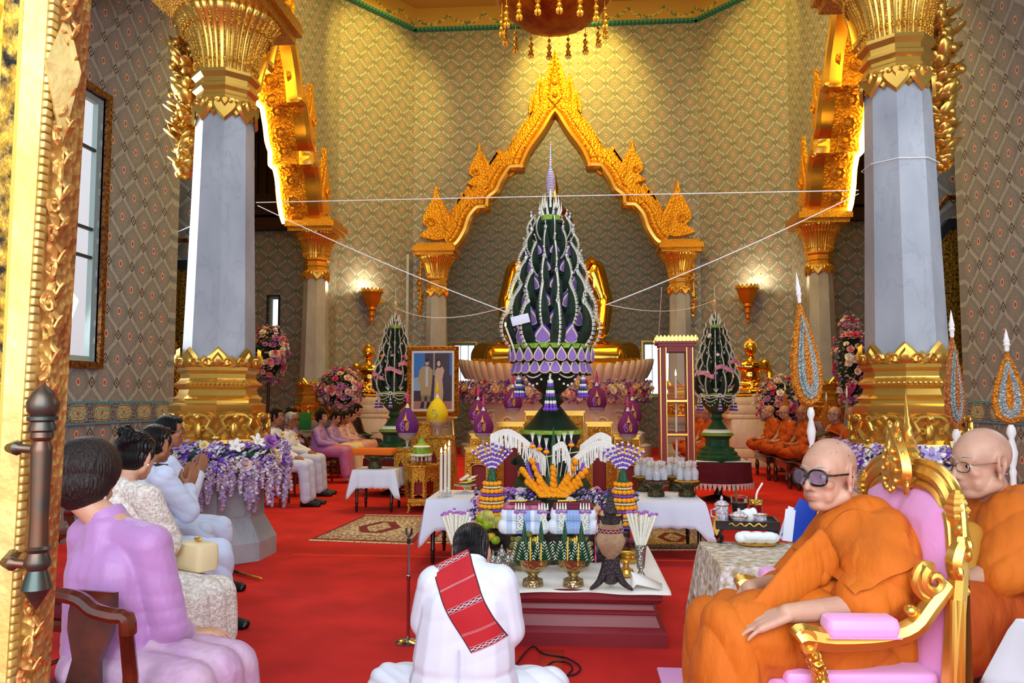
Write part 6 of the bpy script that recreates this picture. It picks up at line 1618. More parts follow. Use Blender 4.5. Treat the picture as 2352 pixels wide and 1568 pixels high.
for i,(lab,px,Y,_)in enumerate(ms):
 hz=(.955 if i!=2 else .935);p=aty(px,957 if i!=2 else 935,Y)
 mk=floor_monk(lab,p.x+.06,Y,bz+.02,R(180+(8,10,10,20,25)[i]),(.0,.1,.15,-.1,.1)[i],(.05,.25,.05,-.05,.4)[i],specs=i in(1,2,3),skinm=('skin_tan','skin_tan','skin_brown','skin_tan','skin_brown')[i],s=(.97,.97,1.02,1.0,1.0)[i])
for i,(px,Y)in enumerate(((1608,14.6),(1628,13.6))):
 p=aty(px,960,Y);floor_monk(('monk in orange between the red glass case and the right slim cone tree, farther one','monk in orange half hidden behind the right slim cone tree, nearer one')[i],p.x,Y,bz+.02,R(195),0,.2)
def bench(label,loc,rz,L=1.25,D=.95,h=.44):
 t=thing('low_bench',label,'bench',loc,rz);mb=MB();mb.rbox((0,0,h-.02),(D,L,.04),.012);mb.build('bench_top',M_['wood'],t)
 mb=MB()
 for x in(-D/2+.04,D/2-.04):mb.box((x,0,h-.09),(.03,L-.1,.10))
 for y in(-L/2+.05,L/2-.05):mb.box((0,y,h-.09),(D-.08,.03,.10))
 mb.build('apron',M_['wood'],t,False)
 lg=None
 for x in(-1,1):
  for y in(-1,1):
   loc_=(x*(D/2-.06),y*(L/2-.06),0)
   if lg is None:m_=MB();m_.lathe([(.025,0),(.035,.05),(.022,.09),(.038,.16),(.038,.22),(.024,.26),(.04,.32),(.04,h-.05)],n=12);lg=m_.build('leg',M_['wood'],t);lg.location=loc_
   else:cpart(lg,t,loc_)
 m_=MB();m_.rbox((0,0,h+.006),(D*.8,L*.82,.015),.006);m_.build('sitting_mat',M_['ochre'],t)
 return t
b0=bench('low dark wooden bench under the farthest monks',(3.83,14.95,0),R(-3))
for i,(x,y,lab)in enumerate(((3.84,13.62,'low dark wooden bench under the middle monk'),(3.86,12.28,'low dark wooden bench under the monk reading a book'),(3.88,10.95,'low dark wooden bench nearest the right column'))):dup(b0,(x,y,0),R(-3),lab)
dup(b0,(1608/1608*2.35,14.2,0),0,'low dark wooden bench behind the right slim cone tree',sc=(1,1.3,1))
mb=MB();
for k in(-1,1):mb.M=T(0,0,0)@RY(k*.35);mb.rbox((k*.11,0,0),(.21,.28,.012),.004)
p=aty(1890,990,12.0);tag(mb.build('open_book',M_['black'],None,loc=tuple(p),rz=R(30)),'open dark book held by the reading monk','book')
t=thing('microphone','small black microphone on a bent stalk in front of the reading monk','microphone',tuple(aty(1905,1010,11.4)));mb=MB();mb.ell((0,0,0),(.035,.035,.06));mb.build('microphone_head',M_['black'],t)
mb=MB();mb.tube(smoothpts3([(0,0,-.05),(-.05,0,-.12),(-.08,0,-.25),(-.09,0,-.50)],3),.010,6);mb.build('stalk',mat('chrome','#b0b4ba',.2,1),t)
M_['plinth']=mat('dusty_red_paint','#84222b',.4,col2='#7a1e27',vs_=3)
M_['cloth']=mat('white_tablecloth','#dde4f4',.85,bump=.1,bs=200)
M_['clothw']=mat('white_cotton','#eeeae2',.85,bump=.2,bs=60)
M_['silver']=mat('chased_silver','#a8a49c',.28,.95,bump=.8,bs=90,tex='vor')
M_['silvergold']=mat('pale_gilt_silver','#b8a878',.28,.95,bump=.5,bs=70,tex='vor')
M_['chrome']=mat('polished_chrome','#b0b4ba',.15,1)
M_['orange_fl']=M_['marigold']
M_['bamboo']=mat('woven_bamboo','#f0cba4',.55,bump=.9,bs=60,tex='wave',col2='#dcae80',vs_=30,stretch=(1,1,3))
M_['palmdark']=mat('dark_palm_weave','#2e2326',.5,bump=.8,bs=70,tex='vor')
M_['rice_leaf']=mat('steamed_leaf_wrap','#8f8a3c',.45,bump=.5,bs=40,tex='wave',col2='#6a6a22',vs_=20)
M_['egg']=mat('brown_egg','#d09a72',.45);M_['limefruit']=mat('green_orange','#7ea41c',.35,bump=.2,bs=200,col2='#a8b01e',vs_=20)
M_['orangefruit']=mat('ripe_orange','#d8a416',.35,bump=.2,bs=200);M_['banana']=mat('banana','#d0c050',.45,col2='#8a8a38',vs_=24)
M_['yam']=mat('purple_yam','#7c4450',.4,col2='#5a2c3a',vs_=18);M_['brocade']=mat('white_gold_brocade','#e4dcda',.35,bump=.5,bs=26,tex='vor',col2='#a08c58',vs_=30)
M_['porcelain']=mat('patterned_porcelain','#ece6dc',.2,col2='#8a6a9c',vs_=90);M_['blackwood']=mat('black_lacquer_wood','#140d0c',.3,coat=.4)
M_['blue']=mat('blue_folder','#0a3aa4',.35);M_['paper_w']=mat('paper_sheet','#dfe2f0',.8);M_['towel']=mat('white_towel','#e8ebee',.9,bump=.5,bs=180)
M_['fan_orange']=mat('orange_gold_embroidery','#d88a1c',.4,.4,bump=1,bs=70,tex='vor',col2='#a85a0c',vs_=60)
M_['fan_silver']=mat('silver_embroidery','#b8b0a8',.35,.5,bump=1,bs=80,tex='vor',col2='#7c8a88',vs_=60);M_['fan_red']=mat('red_gold_embroidery','#a8442a',.45,.3,bump=1,bs=70,tex='vor',col2='#b07a2a',vs_=50)
M_['coffee']=mat('iced_coffee','#1c1210',.2);M_['redtea']=mat('red_drink','#a00c18',.1,trans=.5);M_['cuplastic']=mat('clear_plastic',(1,1,1),.05,trans=1,ior=1.1)
M_['pattern_cloth']=mat('pink_patterned_cloth','#c47a98',.8,col2='#9a3a60',vs_=30);M_['burgundy']=mat('burgundy_cloth','#6a0f2c',.7,bump=.3,bs=50)
def rug(label,pts,seed=0):
 m,nt,b=newmat('persian_rug_%d'%seed);n=NM(nt);uv=nd(nt,'ShaderNodeUVMap');sp=nd(nt,'ShaderNodeSeparateXYZ');nt.links.new(uv.outputs[0],sp.inputs[0])
 u=n.m('ABSOLUTE',n.m('SUBTRACT',sp.outputs[0],.5));v=n.m('ABSOLUTE',n.m('SUBTRACT',sp.outputs[1],.5))
 nz=nd(nt,'ShaderNodeTexVoronoi');nz.inputs['Scale'].default_value=38;nt.links.new(uv.outputs[0],nz.inputs['Vector'])
 n2=nd(nt,'ShaderNodeTexNoise');n2.inputs['Scale'].default_value=30;nt.links.new(uv.outputs[0],n2.inputs['Vector'])
 k=n.lt(n2.outputs[0],.5,.05);pat=n.mix(k,'#b8a27c','#7a5a4c');pat=n.mix(n.lt(nz.outputs[0],.22,.03),pat,'#5a2430')
 light=n.mix(k,'#c9b892','#8a7458')
 e=n.m('MAXIMUM',u,v);dia=n.m('ADD',n.m('MULTIPLY',u,1.2),n.m('MULTIPLY',v,.8))
 col=n.mix(n.lt(e,.46,.004),'#6e1018',pat);col=n.mix(n.lt(e,.36,.004),col,light);col=n.mix(n.lt(e,.345,.004),col,pat);col=n.mix(n.lt(e,.30,.01),col,light)
 o_=n.m('MAXIMUM',dia,n.m('MULTIPLY',v,1.35));col=n.mix(n.lt(o_,.30,.008),col,'#6e1018');col=n.mix(n.lt(n.m('MAXIMUM',dia,v),.17,.008),col,light);col=n.mix(n.lt(dia,.07,.01),col,pat)
 nt.links.new(col,b.inputs['Base Color']);b.inputs['Roughness'].default_value=.95
 t=thing('rug',label,'rug',(0,0,0));a,b2,c,d=[Vector(p)for p in pts];mb=MB();N=6
 mb.add([tuple(p)[:2]+(z,)for z in(.001,.009)for p in(a,b2,c,d)],[(3,2,1,0),(4,5,6,7),(0,1,5,4),(1,2,6,5),(2,3,7,6),(3,0,4,7)])
 o=mb.build('rug_field',m,t,False);ul=o.data.uv_layers.new(name='UVMap');UV=[(0,0),(1,0),(1,1),(0,1)]
 for l in o.data.loops:ul.data[l.index].uv=UV[l.vertex_index%4]
 q=random.Random(seed);mb=MB()
 for(p,r,s_)in((a,b2,d),(d,c,a)):
  out=(p-s_).normalized()
  for i in range(90):w_=p.lerp(r,i/89);mb.tube([(w_.x,w_.y,.006),(w_.x+out.x*.05+q.gauss(0,.006),w_.y+out.y*.05,.005)],.005,4)
 f=mb.build('fringe',M_['cream'],t);f['kind']='stuff';return t
rug('patterned cream and maroon rug with fringe on the carpet left of the white tables',[atz(712,1240),atz(948,1249),atz(1000,1187),atz(838,1184)],1)
rug('patterned rug partly under the left white table',[atz(982,1246),atz(1180,1250),atz(1190,1200),atz(1040,1200)],2)
rug('patterned brown rug under the right white table with bottles',[atz(1480,1262),atz(1640,1262),atz(1600,1212),atz(1470,1212)],3)
PX0,PX1,PY0,PY1,ZT=-.78,.53,4.75,6.35,.315
t=thing('offering_plinth','low stepped dusty red wooden plinth in the middle front, carrying the offerings','plinth',((PX0+PX1)/2,(PY0+PY1)/2,0))
hx_,hy_=(PX1-PX0)/2,(PY1-PY0)/2;mb=MB();pr=[(0,0),(0,.075),(.035,.105),(.055,.155),(.06,.165),(.05,.172),(.05,.185),(.065,.195),(.075,.225),(.06,.232),(.035,.24),(.02,.262),(.02,.31),(.03,.315)]
v=[]
for o_,z in pr:
 for a,b in((-1,-1),(1,-1),(1,1),(-1,1)):v.append((a*(hx_-o_),b*(hy_-o_),z))
m_=len(pr);mb.add(v,[(k*4+i,k*4+(i+1)%4,k*4+4+(i+1)%4,k*4+4+i)for k in range(m_-1)for i in range(4)]+[(3,2,1,0),tuple(range(4*m_-4,4*m_))]);mb.build('stepped_body',M_['plinth'],t,False)
def wavy_cloth(name,label,cx,cy,z,w_,d_,drop,m='cloth',amp=.02,corner=.12,rz=0,seed=1,cat='tablecloth',scal=False,N=64,par=None,hem=0):
 """cloth lying on a table: flat top, hanging skirt with folds, longer at the corners"""
 q=random.Random(seed);ph=[q.uniform(0,6)for _ in range(4)]
 hx,hy=w_/2,d_/2;rim=[];
 for sd in range(4):
  for i in range(N//4*2):
   u=i/(N//4*2)
   rim.append([(-hx+u*w_,-hy),(hx,-hy+u*d_),(hx-u*w_,hy),(-hx,hy-u*d_)][sd]+(sd,u))
 n=len(rim);lv=7;V_=[]
 for j_ in range(lv):
  k=j_/(lv-1)
  for i,(x,y,sd,u)in enumerate(rim):
   nx,ny=((0,-1),(1,0),(0,1),(-1,0))[sd];e=abs(2*u-1)**8;cn=max(0,1-8*min(u,1-u))if 1 else 0
   L_=drop*(1+corner/drop*cn)if drop else 0;a=amp*k*(math.sin(u*PI*5+ph[sd])*.6+math.sin(u*PI*11+ph[sd]*2)*.4)*(1-cn)
   sx_,sy_=(math.copysign(1,x),math.copysign(1,y));fl=.03*k
   X_=x+nx*(fl+a+.006*(k>0))+(sx_*.05*k*cn);Y_=y+ny*(fl+a+.006*(k>0))+(sy_*.05*k*cn)
   zz=z+.004-L_*k+(.006*math.sin(u*n*1.2)if(scal and j_==lv-1)else 0);V_.append((X_,Y_,zz))
 f=[(j_*n+i,(j_+1)*n+i,(j_+1)*n+(i+1)%n,j_*n+(i+1)%n)for j_ in range(lv-1)for i in range(n)]+[tuple(range(n))]
 mb=MB();mb.add(V_,f);o=mb.build(name,M_[m],par,True,50)
 sm=o.modifiers.new('t','SOLIDIFY');sm.thickness=.003;sm.offset=1
 o.location=(cx,cy,0);o.rotation_euler=(0,0,rz)
 if par is None:tag(o,label,cat)
 return o
mb=MB()
def pc(u,v):
 x=-.60+u*1.155;y=4.735+v*1.45;z=ZT+.004+.002*math.sin(u*23+v*5);
 if v<.02:z-=.012
 return(x,y-.02*math.sin(u*9)*(v<.05),z)
mb.grid(pc,50,30);mb.add([(.33,4.82,ZT+.10),(.36,4.76,ZT+.04),(.50,4.76,ZT+.012),(.52,4.88,ZT+.02),(.42,4.90,ZT+.06),(.36,4.92,ZT+.008),(.33,4.76,ZT+.006)],[(0,1,2,4),(2,3,4),(0,4,5),(0,6,1)])
o=mb.build('plinth_cloth',M_['clothw'],None);sm=o.modifiers.new('t','SOLIDIFY');sm.thickness=.003;tag(o,'white cotton cloth spread over the top of the red plinth','cloth')
mb=MB();mb.rbox((-.13,6.0,ZT+.10),(1.05,.55,.18),.02);tag(mb.build('riser',M_['darkwood'],None),'dark wooden riser at the back of the red plinth, under the flowers','riser')
def wtable(label,lab2,x0,x1,y0,y1,h,drop,seed,scal=True,corner=.14,leg=.02):
 t=thing('table',label,'table',((x0+x1)/2,(y0+y1)/2,0));W_,D_=x1-x0,y1-y0
 mb=MB();mb.rbox((0,0,h-.015),(W_,D_,.03),.006);mb.build('table_top',M_['darkwood'],t);lg=None
 for a in(-1,1):
  for b in(-1,1):
   l_=(a*(W_/2-.05),b*(D_/2-.05),0)
   if lg is None:m_=MB();m_.lathe([(leg*.6,0),(leg,h*.12),(leg*.8,h*.2),(leg*1.3,h*.22),(leg*.9,h*.25),(leg*1.2,h*.9),(leg*1.3,h-.03)],n=12);lg=m_.build('leg',M_['darkwood'],t);lg.location=l_
   else:cpart(lg,t,l_)
 wavy_cloth('tablecloth',lab2,(x0+x1)/2,(y0+y1)/2,h,W_,D_,drop,seed=seed,scal=scal,corner=corner)
wtable('dark legged table with candles, left of the red plinth','white tablecloth with scalloped hem under the candles',-1.26,-.62,6.93,7.65,.55,.26,3)
wtable('dark legged table carrying the trays of glass bottles','white tablecloth with scalloped hem under the glass bottles',.36,1.16,7.28,8.12,.50,.22,4)
wtable('small dark legged table carrying the orange cushion, left back','white tablecloth on the small table under the orange cushion',-2.76,-2.22,10.0,10.55,.52,.22,5)
wtable('low table at the lower right corner beside the older monk','white tablecloth with scalloped hem at the lower right corner',1.235,1.85,1.80,2.40,.80,.17,6,corner=.03)
def tray(label,loc,r=.12,h=.13,m='bronze',food=None,sc=None):
 t=thing('footed_tray',label,'tray',loc,0);mb=MB();mb.lathe([(r*.60,0),(r*.64,.01),(r*.62,h*.30),(r*.55,h*.36),(r*.50,h*.50),(r*.55,h*.60),(r*.72,h*.68),(r*.98,h*.84),(r,h*.95),(r*.96,h),(r*.90,h*.96),(r*.5,h*.9)],n=40);mb.build('tray_body',M_[m],t)
 if food:mb=MB();mb.lathe([(r*.92,h*.95),(r*.9,h+.004),(.001,h+.006)],n=32);mb.build('tray_cloth',M_[food],t)
 return t
bt=None;bn=0
def bottle(loc,lab):
 global bt,bn
 if bt is None:
  bt=thing('glass_bottle',lab,'bottle',loc,0,'cut glass bottles on the footed trays');mb=MB()
  mb.lathe([(.024,0),(.034,.006),(.038,.04),(.040,.07),(.034,.095),(.020,.11),(.018,.125),(.030,.135),(.030,.14),(.015,.142)],n=20,fn=lambda r_,a,z:r_*(1+.03*math.sin(a*10)));mb.build('bottle_body',M_['crystal'],bt)
  mb=MB();mb.lathe([(.012,.142),(.020,.15),(.024,.165),(.018,.178),(.008,.182)],n=16);mb.build('stopper',M_['crystal'],bt)
  mb=MB();mb.lathe([(.022,.004),(.033,.01),(.036,.04),(.037,.072),(.02,.078)],n=20);mb.build('scented_water',mat('pale_scented_water','#e6ecf6',.15,trans=.25,ior=1.33),bt)
  mb=MB();mb.box((.0,-.0405,.05),(.018,.002,.03));mb.tube([(0,-.041,.06),(.01,-.043,.09),(.012,-.03,.115)],.0015,4);mb.build('tag',M_['lav'],bt)
 else:dup(bt,loc,bn*.7,lab)
 bn+=1
trs=[(1507,1140,'front left'),(1578,1140,'front right'),(1480,1128,'rear left'),(1552,1127,'rear right')]
for i,(px,py,nm)in enumerate(trs):
 p=atz(px,py,.506);h=.145;tray('engraved bronze footed tray of glass bottles, %s of the four'%nm,(p.x,p.y,.506),.125,h,'bronze','marigold' if i else 'burgundy')
 for k,(dx,dy)in enumerate(((-.065,-.035),(.0,-.07),(.067,-.03),(-.03,.045),(.042,.05))[:5]):bottle((p.x+dx,p.y+dy,.506+h+.008),'cut glass bottle of scented water on the %s bronze tray'%nm)
t=thing('crystal_candle_holder','clear crystal candle holder at the corner of the left white table','candle holder',(*atz(1022,1142,.556)[:2],.556));mb=MB()
for a,b in((-.035,.0),(.0,.01),(.03,.03)):mb.lathe([(.025,0),(.03,.006),(.01,.015),(.014,.03),(.022,.035),(.018,.05)],(a,b,0),12)
for k in range(5):mb.ell((.03+.02*math.cos(k),.03,.03+.012*k),(.016,.012,.008),8,5)
mb.build('holder_body',M_['crystal'],t);hp=t.location
for k,(a,b,L_)in enumerate(((-.035,.0,.33),(.0,.01,.36),(.03,.03,.39))):
 c=thing('candle',('tall lit cream candle on the left white table, front one','tall lit cream candle on the left white table, middle one','tall lit cream candle on the left white table, rear one')[k],'candle',(hp.x+a,hp.y+b,hp.z+.045));mb=MB();mb.lathe([(.014,0),(.013,L_),(.004,L_+.003)],n=14);mb.build('wax',M_['wax'],c)
 mb=MB();mb.tube([(0,0,L_),(0,0,L_+.014)],.0012,5);mb.build('wick',M_['black'],c)
 mb=MB();mb.lathe([(.001,L_+.008),(.009,L_+.022),(.007,L_+.038),(.001,L_+.062)],n=10);mb.build('flame',M_['flame'],c)
p=atz(1068,1132,.556);t=thing('glass_cake_stand','footed glass plate with green leaf and frangipani on the left white table','plate',(p.x,p.y,.556));mb=MB();mb.lathe([(.04,0),(.042,.006),(.010,.02),(.009,.045),(.02,.055),(.10,.07),(.105,.078),(.02,.062)],n=32);mb.build('plate',M_['crystal'],t)
mb=MB();mb.ell((0,0,.085),(.10,.045,.008),14,6,RZ(.3).to_3x3());mb.ell((.02,.02,.11),(.09,.04,.008),14,6,(RZ(.5)@RY(-.35)).to_3x3());mb.build('leaf',M_['leaf_mid'],t);mb=MB();mb.tube([(-.05,-.03,.095),(.02,-.04,.10),(.10,-.01,.125)],[.004,.010,.004],8);mb.tube([(-.02,.02,.115),(.05,.02,.13),(.11,.04,.16)],[.004,.010,.004],8);mb.build('yellow_candle',M_['waxy'],t)
for k in range(7):bloom(t,'orchid','rose_white',(-.03+.018*k,-.01+.012*(k%3),.12+.012*(k%4)),(.2*math.sin(k),-.5,.8),.024,'frangipani')
def onp(px,py,z=ZT):p=atz(px,py,z+.006);return(p.x,p.y,z+.006)
def leafbowl(label,loc,rz):
 t=thing('offering_bowl',label,'bowl',loc,rz,sc=1.1);mb=MB();mb.lathe([(.052,0),(.056,.005),(.052,.035),(.030,.045),(.022,.055),(.034,.066),(.036,.072),(.055,.078),(.088,.11),(.098,.145),(.100,.150),(.094,.150),(.07,.12)],n=48,fn=lambda r_,a,z:r_*(1+.02*abs(math.sin(a*12))));mb.build('footed_bowl',M_['silvergold'],t)
 for x in(-.045,.045):
  mb=MB();mb.lathe([(.03,.13),(.024,.20),(.012,.28),(.004,.335),(.001,.345)],(x,0,0),12);mb.build('leaf_cone',M_['leaf_mid'],t)
 sp=MB();wt=MB()
 for k in range(5):
  a=R(-60+30*k);bx=.085*math.sin(a);
  for s2 in range(7):
   h_=.14+.014*s2;q_=.034*(1-s2/9)
   for e in(-1,1):sp.tube([(bx,-.055,h_-.01),(bx+e*q_,-.062,h_+.008),(bx+e*q_*.6,-.06,h_+.022)],[.006,.005,.001],5);wt.tube([(bx+e*q_,-.068,h_+.008),(bx+e*(q_+.012),-.068,h_+.020)],.0022,4)
  sp.limb((bx,-.045,.13),(bx*.9,-.045,.24),.016,.006,8)
  sp.limb((bx,.045,.13),(bx*.9,.045,.23),.016,.006,8)
 sp.build('folded_leaf_fan',M_['leaf_mid'],t);wt.build('jasmine_buds',M_['jas'],t)
 for x,l_ in((-.018,.02),(.038,-.01)):mb=MB();mb.tube([(x,-.088,.125),(x+.002,-.075,.25+l_)],[.0055,.003],8);mb.build('yellow_candle',M_['waxy'],t)
 mb=MB()
 for k in range(3):mb.ell((.0+.012*k,-.03,.235+.008*k),(.006,.004,.02),8,5)
 mb.build('champak_buds',M_['waxy'],t);return t
leafbowl('pale gilt footed bowl with green leaf cones and yellow candles, left of the pair',onp(1224,1345),.1);leafbowl('pale gilt footed bowl with green leaf cones and yellow candles, right of the pair',onp(1317,1345),-.15)
t=thing('silver_bowl','chased silver bowl holding small pointed silver pots, beside the kneeling man','bowl',onp(1150,1335));mb=MB();mb.lathe([(.045,0),(.05,.004),(.045,.012),(.075,.03),(.095,.07),(.096,.10),(.090,.118),(.094,.130),(.088,.132),(.08,.11)],n=40);mb.build('bowl_body',M_['silver'],t)
for k,(x,y)in enumerate(((-.045,-.02),(.005,.02),(.045,-.015),(-.01,-.045))):
 o=thing('silver_pot','small pointed silver pot in the chased bowl, %s'%('leftmost','tallest at the back','rightmost','front one')[k],'pot',(t.location.x+x,t.location.y+y,t.location.z+.095+(.03 if k==1 else 0)));mb=MB();mb.lathe([(.012,0),(.028,.01),(.032,.03),(.024,.045),(.018,.05),(.012,.062),(.008,.07),(.008,.076),(.001,.095)],n=20);mb.build('pot_body',M_['silver'],o)
p=Vector(onp(1403,1352));t=thing('woven_basket','bamboo basket with dark palm crown on a splayed dark wooden stand','basket',tuple(p))
mb=MB()
for a in(R(-150),R(-30),R(90)):
 d=Vector((math.cos(a),math.sin(a),0));P_=[Vector((0,0,.19))+d*.02,Vector((0,0,.12))+d*.035,Vector((0,0,.05))+d*.075,Vector((0,0,.012))+d*.14]
 mb.tube(smoothpts3(P_,3),[.030,.029,.028,.027,.026,.024,.020,.016,.012,.006],6,sx=1,sy=.7)
mb.lathe([(.035,.17),(.045,.10),(.06,.05),(.03,.03)],n=6);mb.build('splayed_stand',M_['palmdark'],t)
mb=MB();mb.lathe([(.032,.175),(.05,.20),(.078,.25),(.085,.285),(.072,.315),(.069,.33),(.066,.345),(.074,.36),(.078,.375),(.06,.375)],n=40,fn=lambda r_,a,z:r_*(1+.02*abs(math.sin(a*14))));
for k in range(4):a=PI/4+k*PI/2;mb.tube([(.075*math.cos(a),.075*math.sin(a),.36),(.085*math.cos(a),.085*math.sin(a),.40)],[.01,.003],6)
mb.build('basket_body',M_['bamboo'],t)
mb=MB();mb.lathe([(.071,.325),(.073,.328),(.071,.347),(.069,.345)],n=40,cap=False);mb.build('woven_band',M_['burgundy'],t)
mb=MB();mb.tube([((.0745)*math.cos(i*PI/18),.0745*math.sin(i*PI/18),.336+(.006 if i%2 else-.006))for i in range(36)],.0016,4,True);mb.build('zigzag_thread',M_['clothw'],t)
mb=MB()
for k in range(4):a=PI/4+k*PI/2;mb.ext([(-.045,.0),(.045,.0),(.058,.06),(0,.045),(-.058,.06)],.01,T(.055*math.cos(a),.055*math.sin(a),.365)@RZ(a+PI/2)@RX(R(-12)))
mb.lathe([(.05,.36),(.04,.39),(.034,.42),(.042,.44),(.030,.47),(.022,.50),(.014,.54),(.004,.58)],n=8);mb.build('palm_crown',M_['palmdark'],t)
mb=MB();mb.tube([(-.075,-.03,.41),(-.09,-.05,.3),(-.088,-.05,.2)],.002,5);mb.ell((-.088,-.05,.18),(.006,.006,.025));mb.build('pink_cord',M_['pinkred'],t)
def jasvase(label,loc,seed):
 t=thing('silver_vase',label,'vase',loc);mb=MB();mb.lathe([(.032,0),(.034,.006),(.028,.02),(.014,.04),(.013,.055),(.022,.062),(.024,.07),(.026,.10),(.033,.17),(.038,.20),(.036,.205),(.03,.18)],n=28);mb.build('vase_body',M_['silver'],t);q=random.Random(seed)
 for i in range(15):
  a=i*2.4;sp=.10*math.sqrt((i+.5)/15);e=Vector((sp*math.cos(a),sp*math.sin(a)*.6,.40+q.uniform(-.02,.01)-sp*.15));b=Vector((e.x*.22,e.y*.22,.19));mb=MB();mb.mi=0
  for k in range(26):u=k/25;w_=b.lerp(e,u);mb.ell(tuple(w_),(.0105,.0105,.007),6,4)
  mb.mi=1;d=(e-b).normalized();mb.ell(tuple(e+d*.012),(.012,.012,.010),7,5);mb.build('jasmine_stick',[M_['jas'],M_['rose_mauve']],t)
 return t
jasvase('silver vase of white jasmine sticks with mauve tips, at the right front of the plinth',onp(1472,1328),3);jasvase('silver vase of white jasmine sticks with mauve tips, left of the kneeling man',onp(1047,1325),4)
bundm=None
def bundlemat():
 m,nt,b=newmat('white_blue_woven_cloth');n=NM(nt);tc=nd(nt,'ShaderNodeTexCoord');sp=nd(nt,'ShaderNodeSeparateXYZ');nt.links.new(tc.outputs['Object'],sp.inputs[0])
 x=n.m('ABSOLUTE',sp.outputs[0]);z=sp.outputs[2];zz=n.m('MULTIPLY',n.m('ABSOLUTE',n.m('SUBTRACT',n.m('FRACT',n.m('MULTIPLY',z,24)),.5)),.05)
 dd=n.m('ABSOLUTE',n.m('SUBTRACT',n.m('FRACT',n.m('MULTIPLY',n.m('ADD',x,zz),60)),.5))
 col=n.mix(n.lt(x,.048,.003),'#e6ebf4',n.mix(n.lt(dd,.22,.05),'#b4c6ea','#6f94d6'));col=n.mix(n.lt(n.m('ABSOLUTE',n.m('SUBTRACT',x,.09)),.018,.004),col,'#bccbe8')
 nt.links.new(col,b.inputs['Base Color']);b.inputs['Roughness'].default_value=.85;return m
M_['bundle']=bundlemat()
for i,(px0,px1,lab)in enumerate(((1147,1257,'left'),(1262,1372,'right'))):
 Yb=5.25;a=aty(px0,1228,Yb);b=aty(px1,1228,Yb);z0=a.z;w_=b.x-a.x;cx=(a.x+b.x)/2;h_=.165
 s_=thing('cushion_stand','dark wooden footed stand under the %s white cloth bundle'%lab,'stand',(cx,Yb+.09,ZT+.006));mb=MB();mb.lathe([(.08,0),(.07,.02),(.03,.05),(.03,z0-ZT-.05),(.10,z0-ZT-.015),(.10,z0-ZT-.008)],n=20);mb.build('stand_body',M_['darkwood'],s_)
 t=thing('cloth_bundle','folded white and blue woven cloth bundle with flower tassels, %s of the pair'%lab,'cloth bundle',(cx,Yb+.09,z0+h_/2+.0));mb=MB()
 for k in(-1,1):mb.rbox((0,0,k*h_*.25),(w_*.98,.20,h_*.5),.04)
 mb.ell((-w_*.42,-.05,-h_*.2),(.04,.06,.05));mb.ell((w_*.42,-.05,-h_*.2),(.04,.06,.05));blob('folded_cloth',mb,.006,M_['bundle'],t,3)
 mb=MB();mb.rbox((0,0,h_/2+.008),(w_*.86,.18,.03),.012);mb.build('pink_cloth',M_['pattern_cloth']if i==0 else M_['burgundy'],t);mb=MB();mb.rbox((0.01,0,h_/2+.028),(w_*.66,.15,.022),.01);mb.build('burgundy_cloth',M_['burgundy'],t)
 for k,x in enumerate((-.02,.13)if i==0 else(-.075,.075)):
  mb=MB();mb.mi=1
  for q_ in range(5):mb.ell((x+(q_-2)*.016,-.105,h_/2-.015-.004*(q_%2)),(.010,.009,.009),7,5)
  mb.mi=0
  for q_ in range(4):mb.tube([(x+(q_-1.5)*.018,-.10,h_/2+.04),(x+(q_-1.5)*.018,-.108,h_/2-.0)],[.003,.007],6)
  for q_ in range(26):mb.ell((x+.016*math.sin(q_*1.7),-.106,h_/2-.025-.0042*q_),(.009,.006,.007),6,4)
  mb.build('flower_tassel',[M_['jas'],M_['rose_mauve']],t)
 mb=MB();mb.mi=0;mb.ell((-.02,-.03,h_/2+.045),(.09,.015,.005),10,5);mb.mi=1;mb.tube([(-.10,-.05,h_/2+.046),(.02,-.05,h_/2+.05)],.006,6);mb.build('leaf_and_candle',[M_['leaf_mid'],M_['waxy']],t);bloom(t,'mum','rose_white',(-.02,-.04,h_/2+.05),(0,-.4,1),.028,'white_flower')
for bi,(px,lab)in enumerate(((1205,'left'),(1322,'right'))):
 p=atz(px,1306,ZT+.006);t=tray('bronze footed bowl of leaf wrapped rice parcels, %s one'%lab,(p.x,p.y,ZT+.006),.12,.13,'silvergold');q=random.Random(bi)
 for k in range(14):
  lvl=0 if k<5 else 1 if k<9 else 2 if k<12 else 3;ang=k*1.3;rr_=(.07,.055,.04,.012)[lvl];loc=(p.x+rr_*math.cos(ang),p.y+rr_*math.sin(ang)*.8,ZT+.165+.036*lvl)
  o=thing('rice_parcel','olive leaf wrapped rice parcel tied with string, in the %s bowl'%lab,'rice parcel',loc,q.uniform(0,3),'rice parcels in the %s bowl'%lab)if k==0 else dup(rp,loc,q.uniform(0,3))
  if k==0:
   rp=o;mb=MB();mb.rbox((0,0,0),(.095,.045,.036),.016);blob('leaf_wrap',mb,.005,M_['rice_leaf'],o,2);mb=MB()
   for x in(-.022,.022):mb.tube([(x,.024*math.cos(a)*1.02,.0195*math.sin(a)*1.02)for a in[i*PI/5 for i in range(10)]],.0018,4,True)
   mb.build('tie',M_['cream'],o)
p=atz(1112,1288,ZT+.006);tray('dark footed dish of green oranges and bananas, left rear of the plinth',(p.x,p.y,ZT+.006),.13,.10,'darkwood');q=random.Random(1);fo={}
